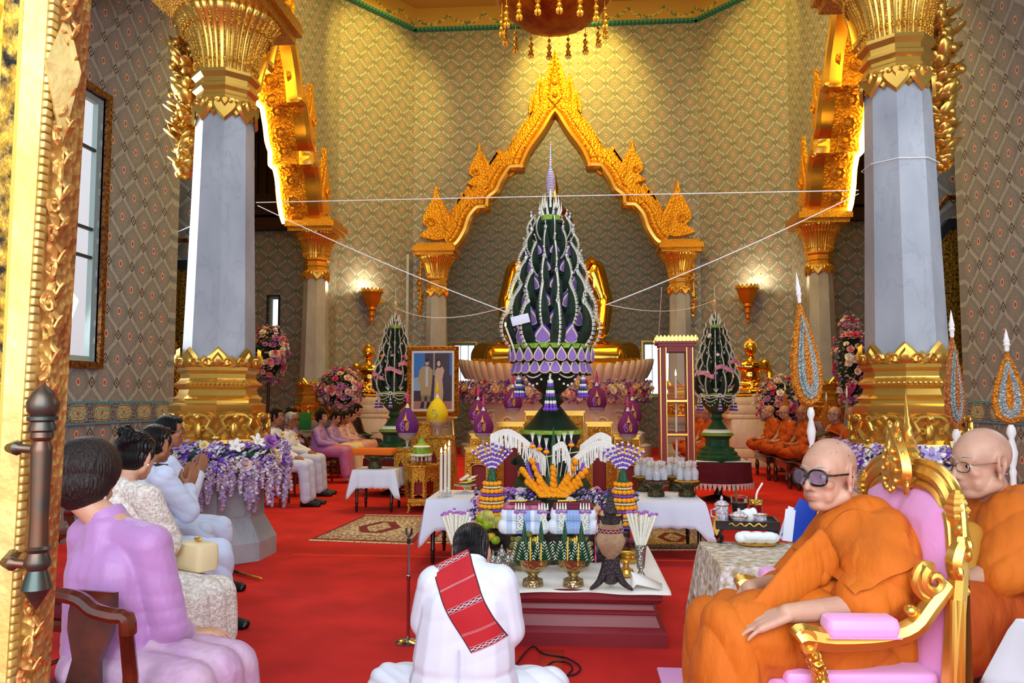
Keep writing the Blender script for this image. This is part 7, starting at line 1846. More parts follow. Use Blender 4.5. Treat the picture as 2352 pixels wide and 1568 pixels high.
for k,(px,py,m)in enumerate(((1092,1232,'limefruit'),(1110,1228,'limefruit'),(1128,1232,'orangefruit'),(1098,1208,'limefruit'),(1118,1205,'limefruit'),(1104,1190,'limefruit'),(1138,1240,'limefruit'),(1085,1218,'orangefruit'))):
 v_=aty(px,py,p.y-.03+.02*(k%3));mb=MB();mb.lathe([(.001,-.030),(.018,-.027),(.031,-.012),(.033,.003),(.027,.018),(.012,.026),(.003,.024)],n=20);o=thing('orange_fruit','%s orange in the fruit dish, %s'%(('green' if m=='limefruit' else 'yellowish'),('leftmost at the bottom','second at the bottom','bottom right','left in the middle layer','right in the middle layer','topmost','lowest on the right','far left edge')[k]),'fruit',tuple(v_));mb.build('peel',M_[m],o);mb=MB();mb.ell((0,0,.026),(.005,.005,.002),6,4);mb.build('stem_end',M_['olive'],o)
for bi,(px,py)in enumerate(((1118,1182),(1140,1195))):
 v_=aty(px,py,p.y+.04);t=thing('banana_bunch',('upper bunch of small bananas on the fruit dish','lower bunch of small bananas on the fruit dish')[bi],'bananas',tuple(v_))
 for k in range(6):a=R(-60+24*k);mb=MB();mb.tube([(.01*math.sin(a),-.0,.03),(.035*math.sin(a),-.03,.02),(.05*math.sin(a),-.045,-.01),(.05*math.sin(a),-.045,-.04),(.046*math.sin(a),-.04,-.048)],[.005,.014,.016,.011,.004],8);mb.build('banana',M_['banana'],t)
p=Vector((aty(1368,1200,5.62).x,5.57,0));et=tray('dark bowl heaped with brown eggs, right rear of the plinth',(p.x,p.y+.05,ZT+.006),.12,.26,'darkwood');q=random.Random(2);k=0;eg=None
for lvl,(n_,rr_)in enumerate(((9,.085),(6,.055),(3,.025))):
 for i in range(n_):
  a=2*PI*i/n_+lvl*.4;loc=(p.x+rr_*math.cos(a),p.y+.05+rr_*math.sin(a),ZT+.006+.275+.035*lvl)
  if eg is None:mb=MB();mb.lathe([(.001,-.026),(.012,-.022),(.021,-.006),(.021,.004),(.016,.018),(.007,.027),(.001,.029)],n=16);eg=tag(mb.build('egg',M_['egg'],None,loc=loc),'brown egg heaped in the dark bowl','egg','brown eggs in the bowl')
  else:c=cpart(eg,None,loc,(q.uniform(-1,1),q.uniform(-1,1),0))
p=atz(1442,1290,ZT+.006);tray('gold footed dish of purple yams behind the basket',(p.x,p.y,ZT+.006),.10,.09,'gold');ym=None
for k in range(8):
 loc=(p.x-.05+.033*(k%4),p.y-.02*(k//4),ZT+.006+.105+.032*(k//4)+.004*(k%2))
 if ym is None:mb=MB();mb.tube([(-.05,0,0),(-.03,0,.004),(.0,0,.006),(.03,0,.002),(.055,0,0)],[.004,.017,.020,.015,.003],10);ym=tag(mb.build('purple_yam',M_['yam'],None,loc=loc,rz=.3),'purple yam in the gold dish','yam','purple yams in the gold dish')
 else:cpart(ym,None,loc,(0,.2*(k%3-1),.9*k))
t=thing('brass_pot','small round brass pot in front of the yams','pot',onp(1438,1325));mb=MB();mb.lathe([(.02,0),(.04,.008),(.05,.03),(.042,.05),(.02,.06),(.018,.08),(.03,.095),(.028,.10),(.01,.09)],n=28);mb.build('pot_body',M_['gold'],t)
mb=MB();mb.rbox((0,0,.02),(.16,.12,.05),.02);tag(mb.build('folded_cloth',M_['burgundy'],None,loc=onp(1262,1292)),'folded burgundy patterned cloth between the two rice bowls','cloth')
def mcone(label,loc):
 t=thing('marigold_cone',label,'floral cone',loc,sc=(1.22,1.22,1.0));mb=MB();H_=.34
 mb.lathe([(.075,0),(.088,.02),(.035,H_-.01),(.02,H_)],n=24);mb.build('core',M_['leaf_mid'],t)
 pat_='o w o p o w o p o w o p'.split();n=len(pat_)
 for L_ in range(n):
  z=.015+H_*.94*L_/n;r_=.090*(1-L_/n*.58);k=pat_[n-1-L_];mb=MB();s_={'o':.0175,'w':.0085,'p':.0105}[k];cnt=int(2*PI*r_/(s_*1.5))
  for i in range(cnt):a=2*PI*i/cnt+L_;mb.ell((r_*math.cos(a),r_*math.sin(a),z),(s_,s_,s_*.95),6,5)
  mb.build({'o':'marigold_ring','w':'jasmine_ring','p':'purple_ring'}[k],M_[{'o':'marigold','w':'cream','p':'purple'}[k]],t)
 mb=MB();mb.lathe([(.03,H_-.01),(.016,H_+.07),(.014,H_+.075)],n=14);mb.build('leaf_neck',M_['leaf_mid'],t);q=random.Random(4)
 for k in range(9):
  a=R(-34+8.5*k);e=Vector((math.sin(a)*.21,.04*math.sin(k*2.1),H_+.06+.20*math.cos(a)*(1-.25*abs(a))));b=Vector((math.sin(a)*.02,0,H_+.07));mb=MB()
  for i in range(12):mb.mi=i%2;mb.ell(tuple(b.lerp(e,i/11)),.0085 if i%2 else .0105,6,4)
  mb.build('flower_stick',[M_['purple'],M_['jas']],t)
for px,lab in((1130,'cone of marigold rings with purple and white flower spray, left side of the plinth'),(1432,'cone of marigold rings with purple and white flower spray, right side of the plinth')):
 v_=aty(px,1212,5.82);mcone(lab,(v_.x,5.82,ZT+.191))
v_=aty(1272,1185,5.95);cpz=ZT+.24;t=thing('marigold_arrangement','leaf and marigold arrangement with fringed white arms in a dark metal pot','flower arrangement',(v_.x,5.95,cpz))
mb=MB();mb.lathe([(.08,0),(.09,.01),(.085,.03),(.105,.12),(.115,.145),(.11,.15),(.08,.12)],n=40,fn=lambda r_,a,z:r_*(1+.025*abs(math.sin(a*9))));mb.build('metal_pot',mat('dark_pewter','#5a544c',.35,.9,bump=.5,bs=50),t)
mb=MB();mb.lathe([(.09,.14),(.07,.24),(.03,.38),(.015,.55),(.002,.66)],n=16);mb.build('leaf_cone',M_['leaf_mid'],t);mg=None
for s_,(x0,x1,z1,n)in enumerate(((-.10,-.26,.34,7),(-.07,-.18,.42,6),(-.04,-.115,.28,6),(0,0,.36,6),(.04,.115,.28,6),(.07,.18,.42,6),(.10,.26,.34,7),(-.09,-.22,.24,5),(.09,.22,.24,5))):
 for i in range(n):
  u=i/(n-1);loc=((x0+(x1-x0)*u)*.86,-.09+.03*abs(x1)*4*u,.18+(z1-.15)*u*.85)
  if mg is None:m_=MB();m_.ell((0,0,0),(.031,.031,.020),10,6);[m_.ell((.021*math.cos(a),.021*math.sin(a),.006),(.012,.012,.010),6,4)for a in[i2*PI/4 for i2 in range(8)]];mg=m_.build('marigold',M_['marigold'],t);mg.location=loc;mg.rotation_euler=(R(60),0,0)
  else:cpart(mg,t,loc,(R(60),0,.4*i))
for x in(-.21,-.13,.13,.24):
 mb=MB();mb.tube(smoothpts3([(x*.45,-.05,.16),(x*.75,-.07,.28),(x*.9,-.06,.40)],4),[.012]*9,8);mb.build('purple_garland',M_['purple'],t);mb=MB()
 for i in range(12):u=i/11;mb.tube([(x*.45+x*.45*u,-.055,.18+.22*u),(x*.45+x*.45*u+math.copysign(.035,x),-.06,.195+.24*u)],.003,4)
 mb.build('jasmine_spikes',M_['jas'],t)
for i,(x,z)in enumerate(((-.15,.52),(-.10,.50),(-.05,.48),(.04,.50),(.08,.52),(.13,.53))):
 mb=MB();mb.mi=0;mb.ell((x,-.08,z),(.024,.024,.016),8,5);mb.mi=1;mb.ell((x,-.08,z+.022),(.013,.013,.014),8,5);mb.mi=2
 for k in(-1,0,1):mb.tube([(x,-.08,z+.03),(x+k*.012,-.085,z+.10)],.003,4)
 mb.tube([(x,-.08,z),(x*.6,-.04,.3)],.003,4);mb.build('marigold_sprig',[M_['marigold'],M_['rose_mauve'],M_['jas']],t)
q=random.Random(6)
for s_,(x0,x1,z0,z1,y)in enumerate(((-.06,-.46,.44,.60,-.02),(.10,.45,.40,.52,-.03),(.0,.12,.52,.44,-.12),(.20,.42,.52,.58,.05))):
 mb=MB();n=max(8,int(abs(x1-x0)/.011))
 top=smoothpts3([(x0,y,z0),((x0*.4+x1*.6),y-.02,max(z0,z1)+.03),(x1,y,z1)],8)
 mb.tube(top,.006,6)
 for i in range(n):u=i/(n-1)*(len(top)-1);k=min(int(u),len(top)-2);w_=top[k].lerp(top[k+1],u-k);L_=.13+.02*math.sin(i*.7)+q.uniform(-.01,.01);mb.tube([tuple(w_),(w_.x+q.gauss(0,.003),w_.y-.004,w_.z-L_*.5),(w_.x+q.gauss(0,.004),w_.y-.006,w_.z-L_)],.0058,4)
 for i in range(len(top)-1):a,b=top[i],top[i+1];mb.add([tuple(a),tuple(b),(b.x,b.y,b.z-.04),(a.x,a.y,a.z-.04)],[(0,1,2,3)])
 mb.build('fringed_arm',M_['clothw'],t)
mb=MB();mb.tube([(-.46,-.02,.60),(-.06,-.02,.44),(.45,-.03,.52)],.004,5);mb.build('cross_stick',M_['cream'],t)
for sx,lab in((-1,'bed of pink, white and purple flowers left of the marigold pot'),(1,'bed of pink, white and purple flowers right of the marigold pot')):
 q=random.Random(20+sx);t=thing('flower_bed',lab,'flower arrangement',(v_.x+sx*.36,6.02,ZT+.19));pts=[]
 for i in range(34):
  x=q.uniform(-.17,.20)*sx;h_=q.uniform(.05,.24);y=q.uniform(-.22,.10);m=q.choice(['rose_pink','rose_mauve','rose_white','rose_violet','rose_violet','rose_pink'])
  bloom(t,'mum' if m=='rose_white' else 'orchid' if m=='rose_violet' else 'rose',m,(x,y,h_),(x,-.7,.5),q.uniform(.03,.05))
 for i in range(1100):pts.append((q.uniform(-.22,.24)*sx,q.uniform(-.24,.14),q.uniform(.0,.24)))
 filler(t,pts,('lav','rose_white','purple','leaf_dark','leaf_mid'),.011,rnd=q)
p=atz(937,1476,0);t=thing('microphone_stand','short chrome microphone stand without microphone on the red carpet','microphone stand',(p.x,p.y,0));mb=MB();mb.lathe([(.075,0),(.075,.008),(.05,.02),(.012,.026),(.010,.04)],n=40);mb.build('round_base',M_['chrome'],t)
mb=MB();mb.lathe([(.009,.03),(.009,.36),(.012,.365),(.012,.385),(.007,.39),(.007,.58)],n=14);mb.build('pole',M_['chrome'],t)
mb=MB();mb.tube([(0,0,.57),(0,0,.60)],.012,8);mb.tube([(-.016,0,.66),(-.014,0,.625),(0,0,.61),(.014,0,.625),(.016,0,.66)],[.005,.007,.009,.007,.005],8);mb.build('clip',M_['black'],t)
P_=[atz(x,y,.008)for x,y in((1178,1568),(1185,1530),(1222,1488),(1250,1502),(1300,1512),(1333,1535),(1318,1549),(1280,1550),(1258,1536),(1270,1520),(1300,1522),(1315,1540),(1285,1568),(1262,1610))]
for i,p in enumerate(P_):p.z=.008+.004*(i%3)
mb=MB();mb.tube(smoothpts3(P_,6),.005,6);tag(mb.build('cable',M_['black'],None),'coiled black cable on the red carpet behind the kneeling man','cable')
mb=MB();a,b=atz(1262,1500),atz(1268,1600);mb.box(((a.x+b.x)/2,(a.y+b.y)/2,.003),(.13,abs(a.y-b.y)+.1,.005));tag(mb.build('tape_strip',mat('orange_red_tape','#e0340c',.7),None),'orange red tape strip on the carpet in front of the plinth','tape')
tx0,tx1,ty0,ty1,tz_=.70,1.38,3.95,4.62,.62
t=thing('side_table','side table under the gold and white brocade beside the throne','table',((tx0+tx1)/2,(ty0+ty1)/2,0));mb=MB();mb.rbox((0,0,tz_-.015),(tx1-tx0,ty1-ty0,.03),.006);mb.build('table_top',M_['wood'],t);lg=None
for a in(-1,1):
 for b in(-1,1):
  m_=MB();m_.tube([(a*.30,b*.29,0),(a*.29,b*.28,.3),(a*.30,b*.29,tz_-.03)],.02,8);m_.build('leg',M_['wood'],t)
wavy_cloth('brocade_cloth','white and gold brocade tablecloth with bead fringe beside the throne',(tx0+tx1)/2,(ty0+ty1)/2,tz_,tx1-tx0,ty1-ty0,.30,'brocade',.03,.16,seed=9)
mb=MB();q=random.Random(3)
for i in range(70):u=i/69;x=tx0-.06+.10*math.sin(u*PI)*0+.30*u;y=ty0-.055;z=tz_-.46+.16*min(1,u*3);mb.tube([(x,y,z),(x,y,z-.05-.02*(i%3))],.0016,4);mb.ell((x,y,z-.055-.02*(i%3)),.004,5,4)
f_=tag(mb.build('bead_fringe',M_['cream'],None),'gold bead fringe hanging from the corner of the brocade tablecloth','fringe',kind='stuff')
p=atz(1722,1250,tz_+.004);Tt=(p.x,p.y+.10,tz_+.008);t=thing('tray_table','small black lacquered tray table with gilt carving on the brocade','tray',Tt,R(-6));mb=MB();mb.rbox((0,0,.085),(.34,.24,.02),.005)
for x in(-.165,.165):mb.box((x,0,.105),(.012,.24,.035))
for y in(-.115,.115):mb.box((0,y,.105),(.34,.012,.035))
mb.build('tray_top',M_['blackwood'],t,False)
for x in(-.14,.14):
 for y in(-.09,.09):m_=MB();m_.tube(smoothpts3([(x,y,.08),(x*1.1,y*1.1,.05),(x*.95,y*.95,.025),(x*1.1,y*1.15,.0)],3),[.018,.017,.016,.014,.012,.011,.010,.011,.014,.016],7);m_.build('leg',M_['blackwood'],t)
mb=MB();mb.tube([(-.10+i*.01,-.124,.105+.008*math.sin(i*1.3))for i in range(21)],.004,5);mb.tube([(-.172,-.10+i*.01,.105+.008*math.sin(i*1.3))for i in range(20)],.004,5);mb.ext([(0,.04),(-.02,.08),(-.012,.12),(0,.17),(.012,.12),(.02,.08)],.01,T(-.165,-.11,.0));mb.build('gilt_carving',M_['gold'],t)
def cupthing(kind,label,dx,dy,dz=.098):
 t=thing(kind,label,'cup',(Tt[0]+dx,Tt[1]+dy,Tt[2]+dz));return t
t=cupthing('tea_cup','patterned porcelain tea cup at the right of the black tray',.075,-.02);mb=MB();mb.lathe([(.022,0),(.024,.004),(.038,.02),(.036,.038),(.042,.052),(.040,.052),(.033,.035),(.034,.02),(.002,.008)],n=28);mb.build('cup_body',M_['porcelain'],t);mb=MB();mb.lathe([(.0425,.049),(.0425,.0525),(.040,.053)],n=28,cap=False);mb.build('gilt_rim',M_['gold'],t)
t=cupthing('tea_bowl','lidded patterned porcelain tea bowl at the front left of the black tray',-.045,-.05);mb=MB();mb.lathe([(.022,0),(.025,.006),(.045,.035),(.05,.045),(.048,.046)],n=28);mb.build('bowl_body',M_['porcelain'],t);mb=MB();mb.lathe([(.051,.046),(.048,.052),(.025,.066),(.008,.07),(.010,.078),(.004,.088)],n=28);mb.build('lid',M_['porcelain'],t);mb=MB();mb.lathe([(.050,.043),(.0525,.046),(.050,.049)],n=28,cap=False);mb.build('gilt_rim',M_['gold'],t)
t=cupthing('covered_mug','tall lidded patterned porcelain mug at the back left of the black tray',-.12,.05);mb=MB();mb.lathe([(.03,0),(.036,.006),(.037,.085),(.036,.09)],n=28);mb.tube([(-.036,0,.07),(-.06,0,.06),(-.06,0,.03),(-.036,0,.02)],.005,6);mb.build('mug_body',M_['porcelain'],t);mb=MB();mb.lathe([(.041,.09),(.042,.096),(.025,.112),(.006,.118),(.009,.13),(.002,.145)],n=28);mb.build('lid',M_['porcelain'],t);mb=MB();mb.lathe([(.041,.088),(.043,.092),(.041,.096)],n=28,cap=False);mb.build('gilt_rim',M_['gold'],t)
t=cupthing('iced_coffee_cup','clear plastic cup of iced coffee marked 25 with a green straw',-.02,.06);mb=MB();mb.lathe([(.032,0),(.036,.02),(.046,.125),(.048,.13),(.047,.14),(.035,.145)],n=28);mb.build('cup_body',M_['cuplastic'],t);mb=MB();mb.lathe([(.031,.004),(.035,.02),(.043,.105),(.001,.106)],n=28);mb.build('coffee',M_['coffee'],t);mb=MB();mb.tube([(-.01,0,.02),(-.02,0,.20)],.004,8);mb.build('straw',M_['leaf_mid'],t)
cu=bpy.data.curves.new('price','FONT');cu.body='25\u00b7/-';cu.body='25/-';cu.size=.036;cu.extrude=.0006;cu.align_x='CENTER';tx=bpy.data.objects.new('handwritten_price',cu);scn.collection.objects.link(tx);tx.parent=t;tx.location=(.014,-.0475,.045);tx.rotation_euler=(R(86),0,.2);cu.materials.append(M_['white']);ev=tx.evaluated_get(bpy.context.evaluated_depsgraph_get());me_=bpy.data.meshes.new_from_object(ev);o2=bpy.data.objects.new('handwritten_price',me_);scn.collection.objects.link(o2);o2.parent=t;o2.location=tx.location;o2.rotation_euler=tx.rotation_euler;bpy.data.objects.remove(tx)
t=cupthing('red_drink_glass','tall gilt rimmed glass of red drink with a bent white straw',.075,.07,.0);t.location.z=Tt[2]+.098;mb=MB();mb.lathe([(.030,0),(.033,.004),(.036,.13),(.034,.13),(.031,.01)],n=28);mb.build('glass_body',M_['cuplastic'],t);mb=MB();mb.lathe([(.030,.008),(.033,.09),(.001,.091)],n=28);mb.build('red_drink',M_['redtea'],t);mb=MB();mb.lathe([(.0365,.095),(.0372,.125),(.0365,.126)],n=28,cap=False);mb.build('gilt_band',M_['gold_fine'],t);mb=MB();mb.tube([(-.01,0,.02),(.005,0,.15),(.012,0,.17),(.04,0,.215)],.0055,8);mb.build('straw',M_['white'],t)
mb=MB();mb.ell((0,0,0),(.05,.035,.04));mb.ell((.03,.01,.015),(.03,.03,.03));mb.ell((-.03,0,-.01),(.03,.03,.03));o=blob('tissue',mb,.005,M_['towel'],None,2,fold=lambda co,no:waves(co,[((1,.3,.6),90,.004)],3));o.location=(Tt[0]+.01,Tt[1]+.0,Tt[2]+.135);tag(o,'crumpled white tissue between the cups on the black tray','tissue')
p=atz(1738,1252,tz_+.006);t=thing('towel_dish','rolled white towel on a gilt oval dish in front of the tray table','dish',(p.x,p.y-.02,tz_+.010));mb=MB();mb.lathe([(.07,0),(.10,.004),(.112,.014),(.114,.017),(.1,.012)],n=40,sy=.6);mb.build('oval_dish',M_['gold'],t)
mb=MB();mb.limb((-.085,0,.042),(.085,0,.040),.032,.030,16);mb.limb((-.06,-.02,.05),(.08,-.015,.048),.022,.024,12);blob('towel',mb,.005,M_['towel'],t,2,fold=lambda co,no:waves(co,[((1,.3,.6),60,.003)],3))
t=thing('document_folder','blue folder standing open on the brocade table beside the monk','folder',tuple(atz(1838,1250,.622)+Vector((0,0,.125))),R(8),sc=1.15);mb=MB();mb.M=RY(R(28));mb.rbox((0,0,0),(.10,.006,.20),.002);mb.rbox((.03,.03,.0),(.10,.006,.20),.002,.3);mb.build('cover',M_['blue'],t);mb=MB();mb.M=T(-.035,-.004,-.02)@RY(R(8));mb.rbox((-.02,0,0),(.05,.003,.15),.001);mb.M=T(-.03,.008,-.02)@RY(R(20));mb.rbox((-.02,0,0),(.06,.003,.16),.001);mb.build('papers',M_['paper_w'],t)
v2=aty(1880,1165,5.6);t=thing('gold_spittoon','round polished gold vessel on the carpet behind the monk in the glasses','vessel',(v2.x,5.6,0));mb=MB();mb.lathe([(.13,0),(.14,.02),(.06,.08),(.05,.40),(.10,.50),(.115,.60),(.10,.68),(.045,.75),(.035,.82),(.05,.86),(.03,.9)],n=36);mb.build('vessel_body',M_['gold_bud'],t)
def gtable(label,loc,w_,d_,h,rz=0,sides=4,inner='redlac'):
 t=thing('gilded_altar_table',label,'table',loc,rz);mb=MB();P_=[(w_/2,0),(w_/2+.012,.008),(w_/2+.012,.02),(w_/2-.005,.03),(w_/2-.005,.04),(w_/2-.02,.055)]
 for o_,z0,z1 in((.0,.0,.02),(.014,.022,.034),(-.012,.036,.07)):mb.box((0,0,h-(z0+z1)/2),(w_+2*o_,d_+2*o_,z1-z0))
 mb.build('table_top',M_['gold_fine'],t,False)
 def face(W_,M4,nm):
  mb=MB();lw=min(.06,W_*.14);n=2 if W_>.22 else 1;hb=h-.07;P=[(-W_/2,0),(-W_/2,hb),(W_/2,hb),(W_/2,0),(W_/2-lw,0)]
  span=(W_-2*lw);seg=span/n
  for k in range(n-1,-1,-1):
   x0=-W_/2+lw+seg*k;x1=x0+seg
   if n==2:g=.012;x0+=g*(k==1);x1-=g*(k==0)
   P+=[(x1,hb*.22),(x1,hb*.62),(x1-seg*.15,hb*.66),(x1-seg*.18,hb*.74),(x1-seg*.35,hb*.78),((x0+x1)/2,hb*.86),(x0+seg*.35,hb*.78),(x0+seg*.18,hb*.74),(x0+seg*.15,hb*.66),(x0,hb*.62),(x0,hb*.22)]
   if n==2 and k==1:P+=[(x0,hb*.12),(x0-.024,hb*.12)]
  P+=[(-W_/2+lw,0)]
  mb.ext(P,.02,M4);mb.build(nm,M_['gold_fine'],t,False)
  mb=MB();mb.ext([(-W_/2+lw*.6,hb*.1),(-W_/2+lw*.6,hb*.95),(W_/2-lw*.6,hb*.95),(W_/2-lw*.6,hb*.1)],.006,M4@T(0,.10 if d_>.3 else .04,0));mb.build('red_panel',M_[inner],t,False)
  mb=MB();mb.tube([(-W_/2+.01,-.012,hb*.02),(W_/2-.01,-.012,hb*.02)],.008,6);mb.M=M4;mb2=MB();mb2.put(mb,M4);mb2.build('foot_rail',M_['gold'],t)
 if sides==4:
  for k,(W_,off)in enumerate(((w_,d_/2),(d_,w_/2),(w_,d_/2),(d_,w_/2))):face(W_,RZ(k*PI/2)@T(0,-off+.012,0),'carved_side')
 return t
GY=lambda px,py,Y:aty(px,py,Y)
def fold_table(label,px0,px1,py,Y,d_=.35,dark=False):
 a,b=aty(px0,py,Y),aty(px1,py,Y);return gtable(label,((a.x+b.x)/2,Y+d_/2,0),b.x-a.x,d_,a.z),a.z
def frame_table(label,px0,px1,py,Y,d_=.30):
 a,b=aty(px0,py,Y),aty(px1,py,Y);h=a.z;w_=b.x-a.x;t=thing('gilded_offering_table',label,'table',((a.x+b.x)/2,Y+d_/2,0))
 mb=MB()
 for o_,z0,z1 in((.01,0,.015),(.0,.015,.03),(-.012,.03,.05),(-.005,.05,.062)):mb.box((0,0,h-(z0+z1)/2),(w_+2*o_,d_+2*o_,z1-z0))
 mb.build('table_top',M_['gold'],t,False);lw=w_*.20;hb=h-.062
 mb=MB();y=-d_/2+.02
 for sx in(-1,1):
  for yy in(y,-y):mb.box((sx*(w_/2-lw/2),yy,hb/2),(lw,.04,hb))
 for yy in(y,-y):mb.box((0,yy,hb-.06),(w_,.036,.12));mb.box((0,yy,.05),(w_,.036,.06))
 mb.build('carved_frame',M_['gold_fine'],t,False)
 mb=MB()
 for sx in(-1,1):mb.tube([(sx*(w_/2-lw*1.12),y-.02,.08),(sx*(w_/2-lw*1.12),y-.02,hb-.16),(sx*(w_/2-lw*1.7),y-.02,hb-.135),(0,y-.02,hb-.13)],.009,6)
 for sx in(-1,1):mb.tube([(sx*(w_/2-.01),y-.022,.02),(sx*(w_/2-.01),y-.022,hb-.01)],.007,6)
 mb.build('inner_beading',M_['gold'],t)
 mb=MB();mb.box((0,.0,hb*.5),(w_*.62,.01,hb*.9));mb.build('red_panel',M_['redlac'],t,False)
 mb=MB()
 for k in range(12):
  for sx in(-1,1):mb.ell((sx*(w_/2-lw*.5),y-.02,.1+(hb-.2)*k/11),(lw*.3,.008,.018),7,5,RY(.5*(-1)**k).to_3x3())
 for k in range(6):mb.ell((-w_*.3+w_*.12*k,y-.018,hb-.06),(.02,.008,.022),7,5)
 mb.build('scroll_carving',M_['gold_fine'],t);return h
def phum(label,px,py_bot,px_w,Y,m='plum',foot=.13,emblem=True,hz=None):
 """teardrop of wound thread on a cut glass stem"""
 a=aty(px,py_bot,Y);r=px_w/2/FPX*Y*1.0;t=thing('thread_teardrop',label,'offering',(a.x,Y,a.z));s=r/.125
 mb=MB();mb.lathe([(.05*s,0),(.052*s,.005),(.012*s,.02*s),(.011*s,.06*s),(.02*s,.07*s),(.012*s,.08*s),(.04*s,.095*s),(.085*s,.12*s),(.105*s,.16*s),(.10*s,.165*s),(.06*s,.12*s)],n=28);mb.build('glass_stem',M_['crystal'],t)
 mb=MB();mb.lathe([(.02*s,.125*s),(.085*s,.14*s),(.118*s,.19*s),(.125*s,.24*s),(.112*s,.30*s),(.08*s,.36*s),(.045*s,.405*s),(.02*s,.43*s),(.005*s,.44*s)],n=36);mb.build('wound_thread',M_[m],t)
 mb=MB();mb.lathe([(.02*s,.425*s),(.026*s,.435*s),(.014*s,.45*s),(.017*s,.46*s),(.006*s,.475*s)],n=14);mb.build('neck_ring',M_['jas'],t)
 mb=MB();mb.lathe([(.003,.465*s),(.018*s,.50*s),(.020*s,.53*s),(.012*s,.58*s),(.001,.64*s)],n=12);mb.build('bud',M_['yellow']if m=='yellow' else M_['pinkred'],t)
 def onb(x,z):
  zz=[(.14,.085),(.19,.118),(.24,.125),(.30,.112),(.36,.08),(.405,.045),(.43,.02)];rr_=np.interp(z,[q[0]for q in zz],[q[1]for q in zz]);return(x*s,-math.sqrt(max(1e-5,rr_**2-x*x))*s-.003,z*s)
 if emblem and m!='yellow':
  mb=MB();mb.mi=1
  for x0 in(-.028,):mb.tube([onb(x0+.018*math.cos(u),.215+.026*math.sin(u))for u in[i*.55 for i in range(13)]],.0035*s,5);mb.tube([onb(x0-.002+.013*math.cos(u),.262+.016*math.sin(u))for u in[i*.6 for i in range(9)]],.0035*s,5);mb.tube([onb(x0-.02,.27),onb(x0-.03,.235)],.003*s,5)
  mb.mi=0;mb.tube([onb(.022+.015*math.cos(u),.235+.042*math.sin(u))for u in[i*.5 for i in range(14)]],.0042*s,5);mb.tube([onb(.022+.005*math.cos(u),.232+.036*math.sin(u))for u in[i*.5 for i in range(14)]],.003*s,5)
  P=[(-.026,.292),(.0,.300),(.026,.292),(.016,.315),(.012,.325),(.006,.345),(0,.385),(-.006,.345),(-.012,.325),(-.016,.315)];c=MB();pts=[onb(x,z)for x,z in P];mb.add(pts+[(p[0],p[1]-.004,p[2])for p in pts],[tuple(range(10)),tuple(range(19,9,-1))]+[(i,(i+1)%10,(i+1)%10+10,i+10)for i in range(10)])
  for sx in(-1,1):mb.tube([onb(sx*.026,.292),onb(sx*.036,.285),onb(sx*.042,.268)],.003*s,5)
  mb.build('embroidered_emblem',[M_['emb_gold'],M_['emb_lilac']],t)
 elif m=='yellow':
  mb=MB();mb.tube([onb(-.02+.022*math.cos(u),.27+.022*math.sin(u))for u in[i*.5 for i in range(11)]],.005*s,5);mb.tube([onb(.005,.255),onb(.02,.23),onb(.0,.20),onb(-.025,.205)],.006*s,5);mb.build('embroidered_emblem',M_['fan_silver'],t)
 return t
frame_table('gilded offering table directly behind the tall cone tree, tallest',1206,1342,943,10.6)
frame_table('gilded offering table left of the tall cone tree, second tallest',1142,1204,968,10.2);frame_table('gilded offering table right of the tall cone tree, second tallest',1346,1406,968,10.2)
frame_table('low gilded offering table at the left end of the central altar',1080,1140,995,9.9);frame_table('low gilded offering table at the right end of the central altar',1410,1470,997,9.9)
frame_table('front gilded offering table at the left end of the central altar',1068,1132,1027,9.35);frame_table('front gilded offering table at the right end of the central altar',1416,1478,1029,9.35)
for lab,px,pyb,w_,Y in(('plum thread teardrop with gold emblem, highest one left of the tall tree',1178,966,44,10.3),('plum thread teardrop with gold emblem at the left end, rear one',1098,994,44,10.05),('plum thread teardrop with gold emblem at the left end, front one',1110,1026,48,9.5),('plum thread teardrop with gold emblem, highest one right of the tall tree',1371,966,46,10.3),('plum thread teardrop with gold emblem at the right end, rear one',1453,996,44,10.05),('plum thread teardrop with gold emblem at the right end, front one',1443,1028,48,9.5)):phum(lab,px,pyb,w_,Y)
t=thing('gilded_platform','low gilded platform on the carpet under the stepped gold stands at the left','platform',(-1.75,10.35,0));mb=MB();mb.rbox((0,0,.15),(.62,.75,.06),.012);mb.build('platform_top',M_['gold_fine'],t);mb=MB();mb.box((0,0,.183),(.58,.70,.006));mb.build('red_surface',M_['redlac'],t,False)
for a in(-1,1):
 for b in(-1,1):mb=MB();mb.tube([(a*.29,b*.35,.12),(a*.285,b*.345,.05),(a*.30,b*.36,0)],[.025,.018,.022],6);mb.build('foot',M_['gold_fine'],t)
mb=MB();mb.ext([(-.27,.12),(.27,.12),(.25,.09),(.1,.10),(0,.085),(-.1,.10),(-.25,.09)],.02,T(0,-.36,0));mb.build('carved_apron',M_['gold_fine'],t,False)
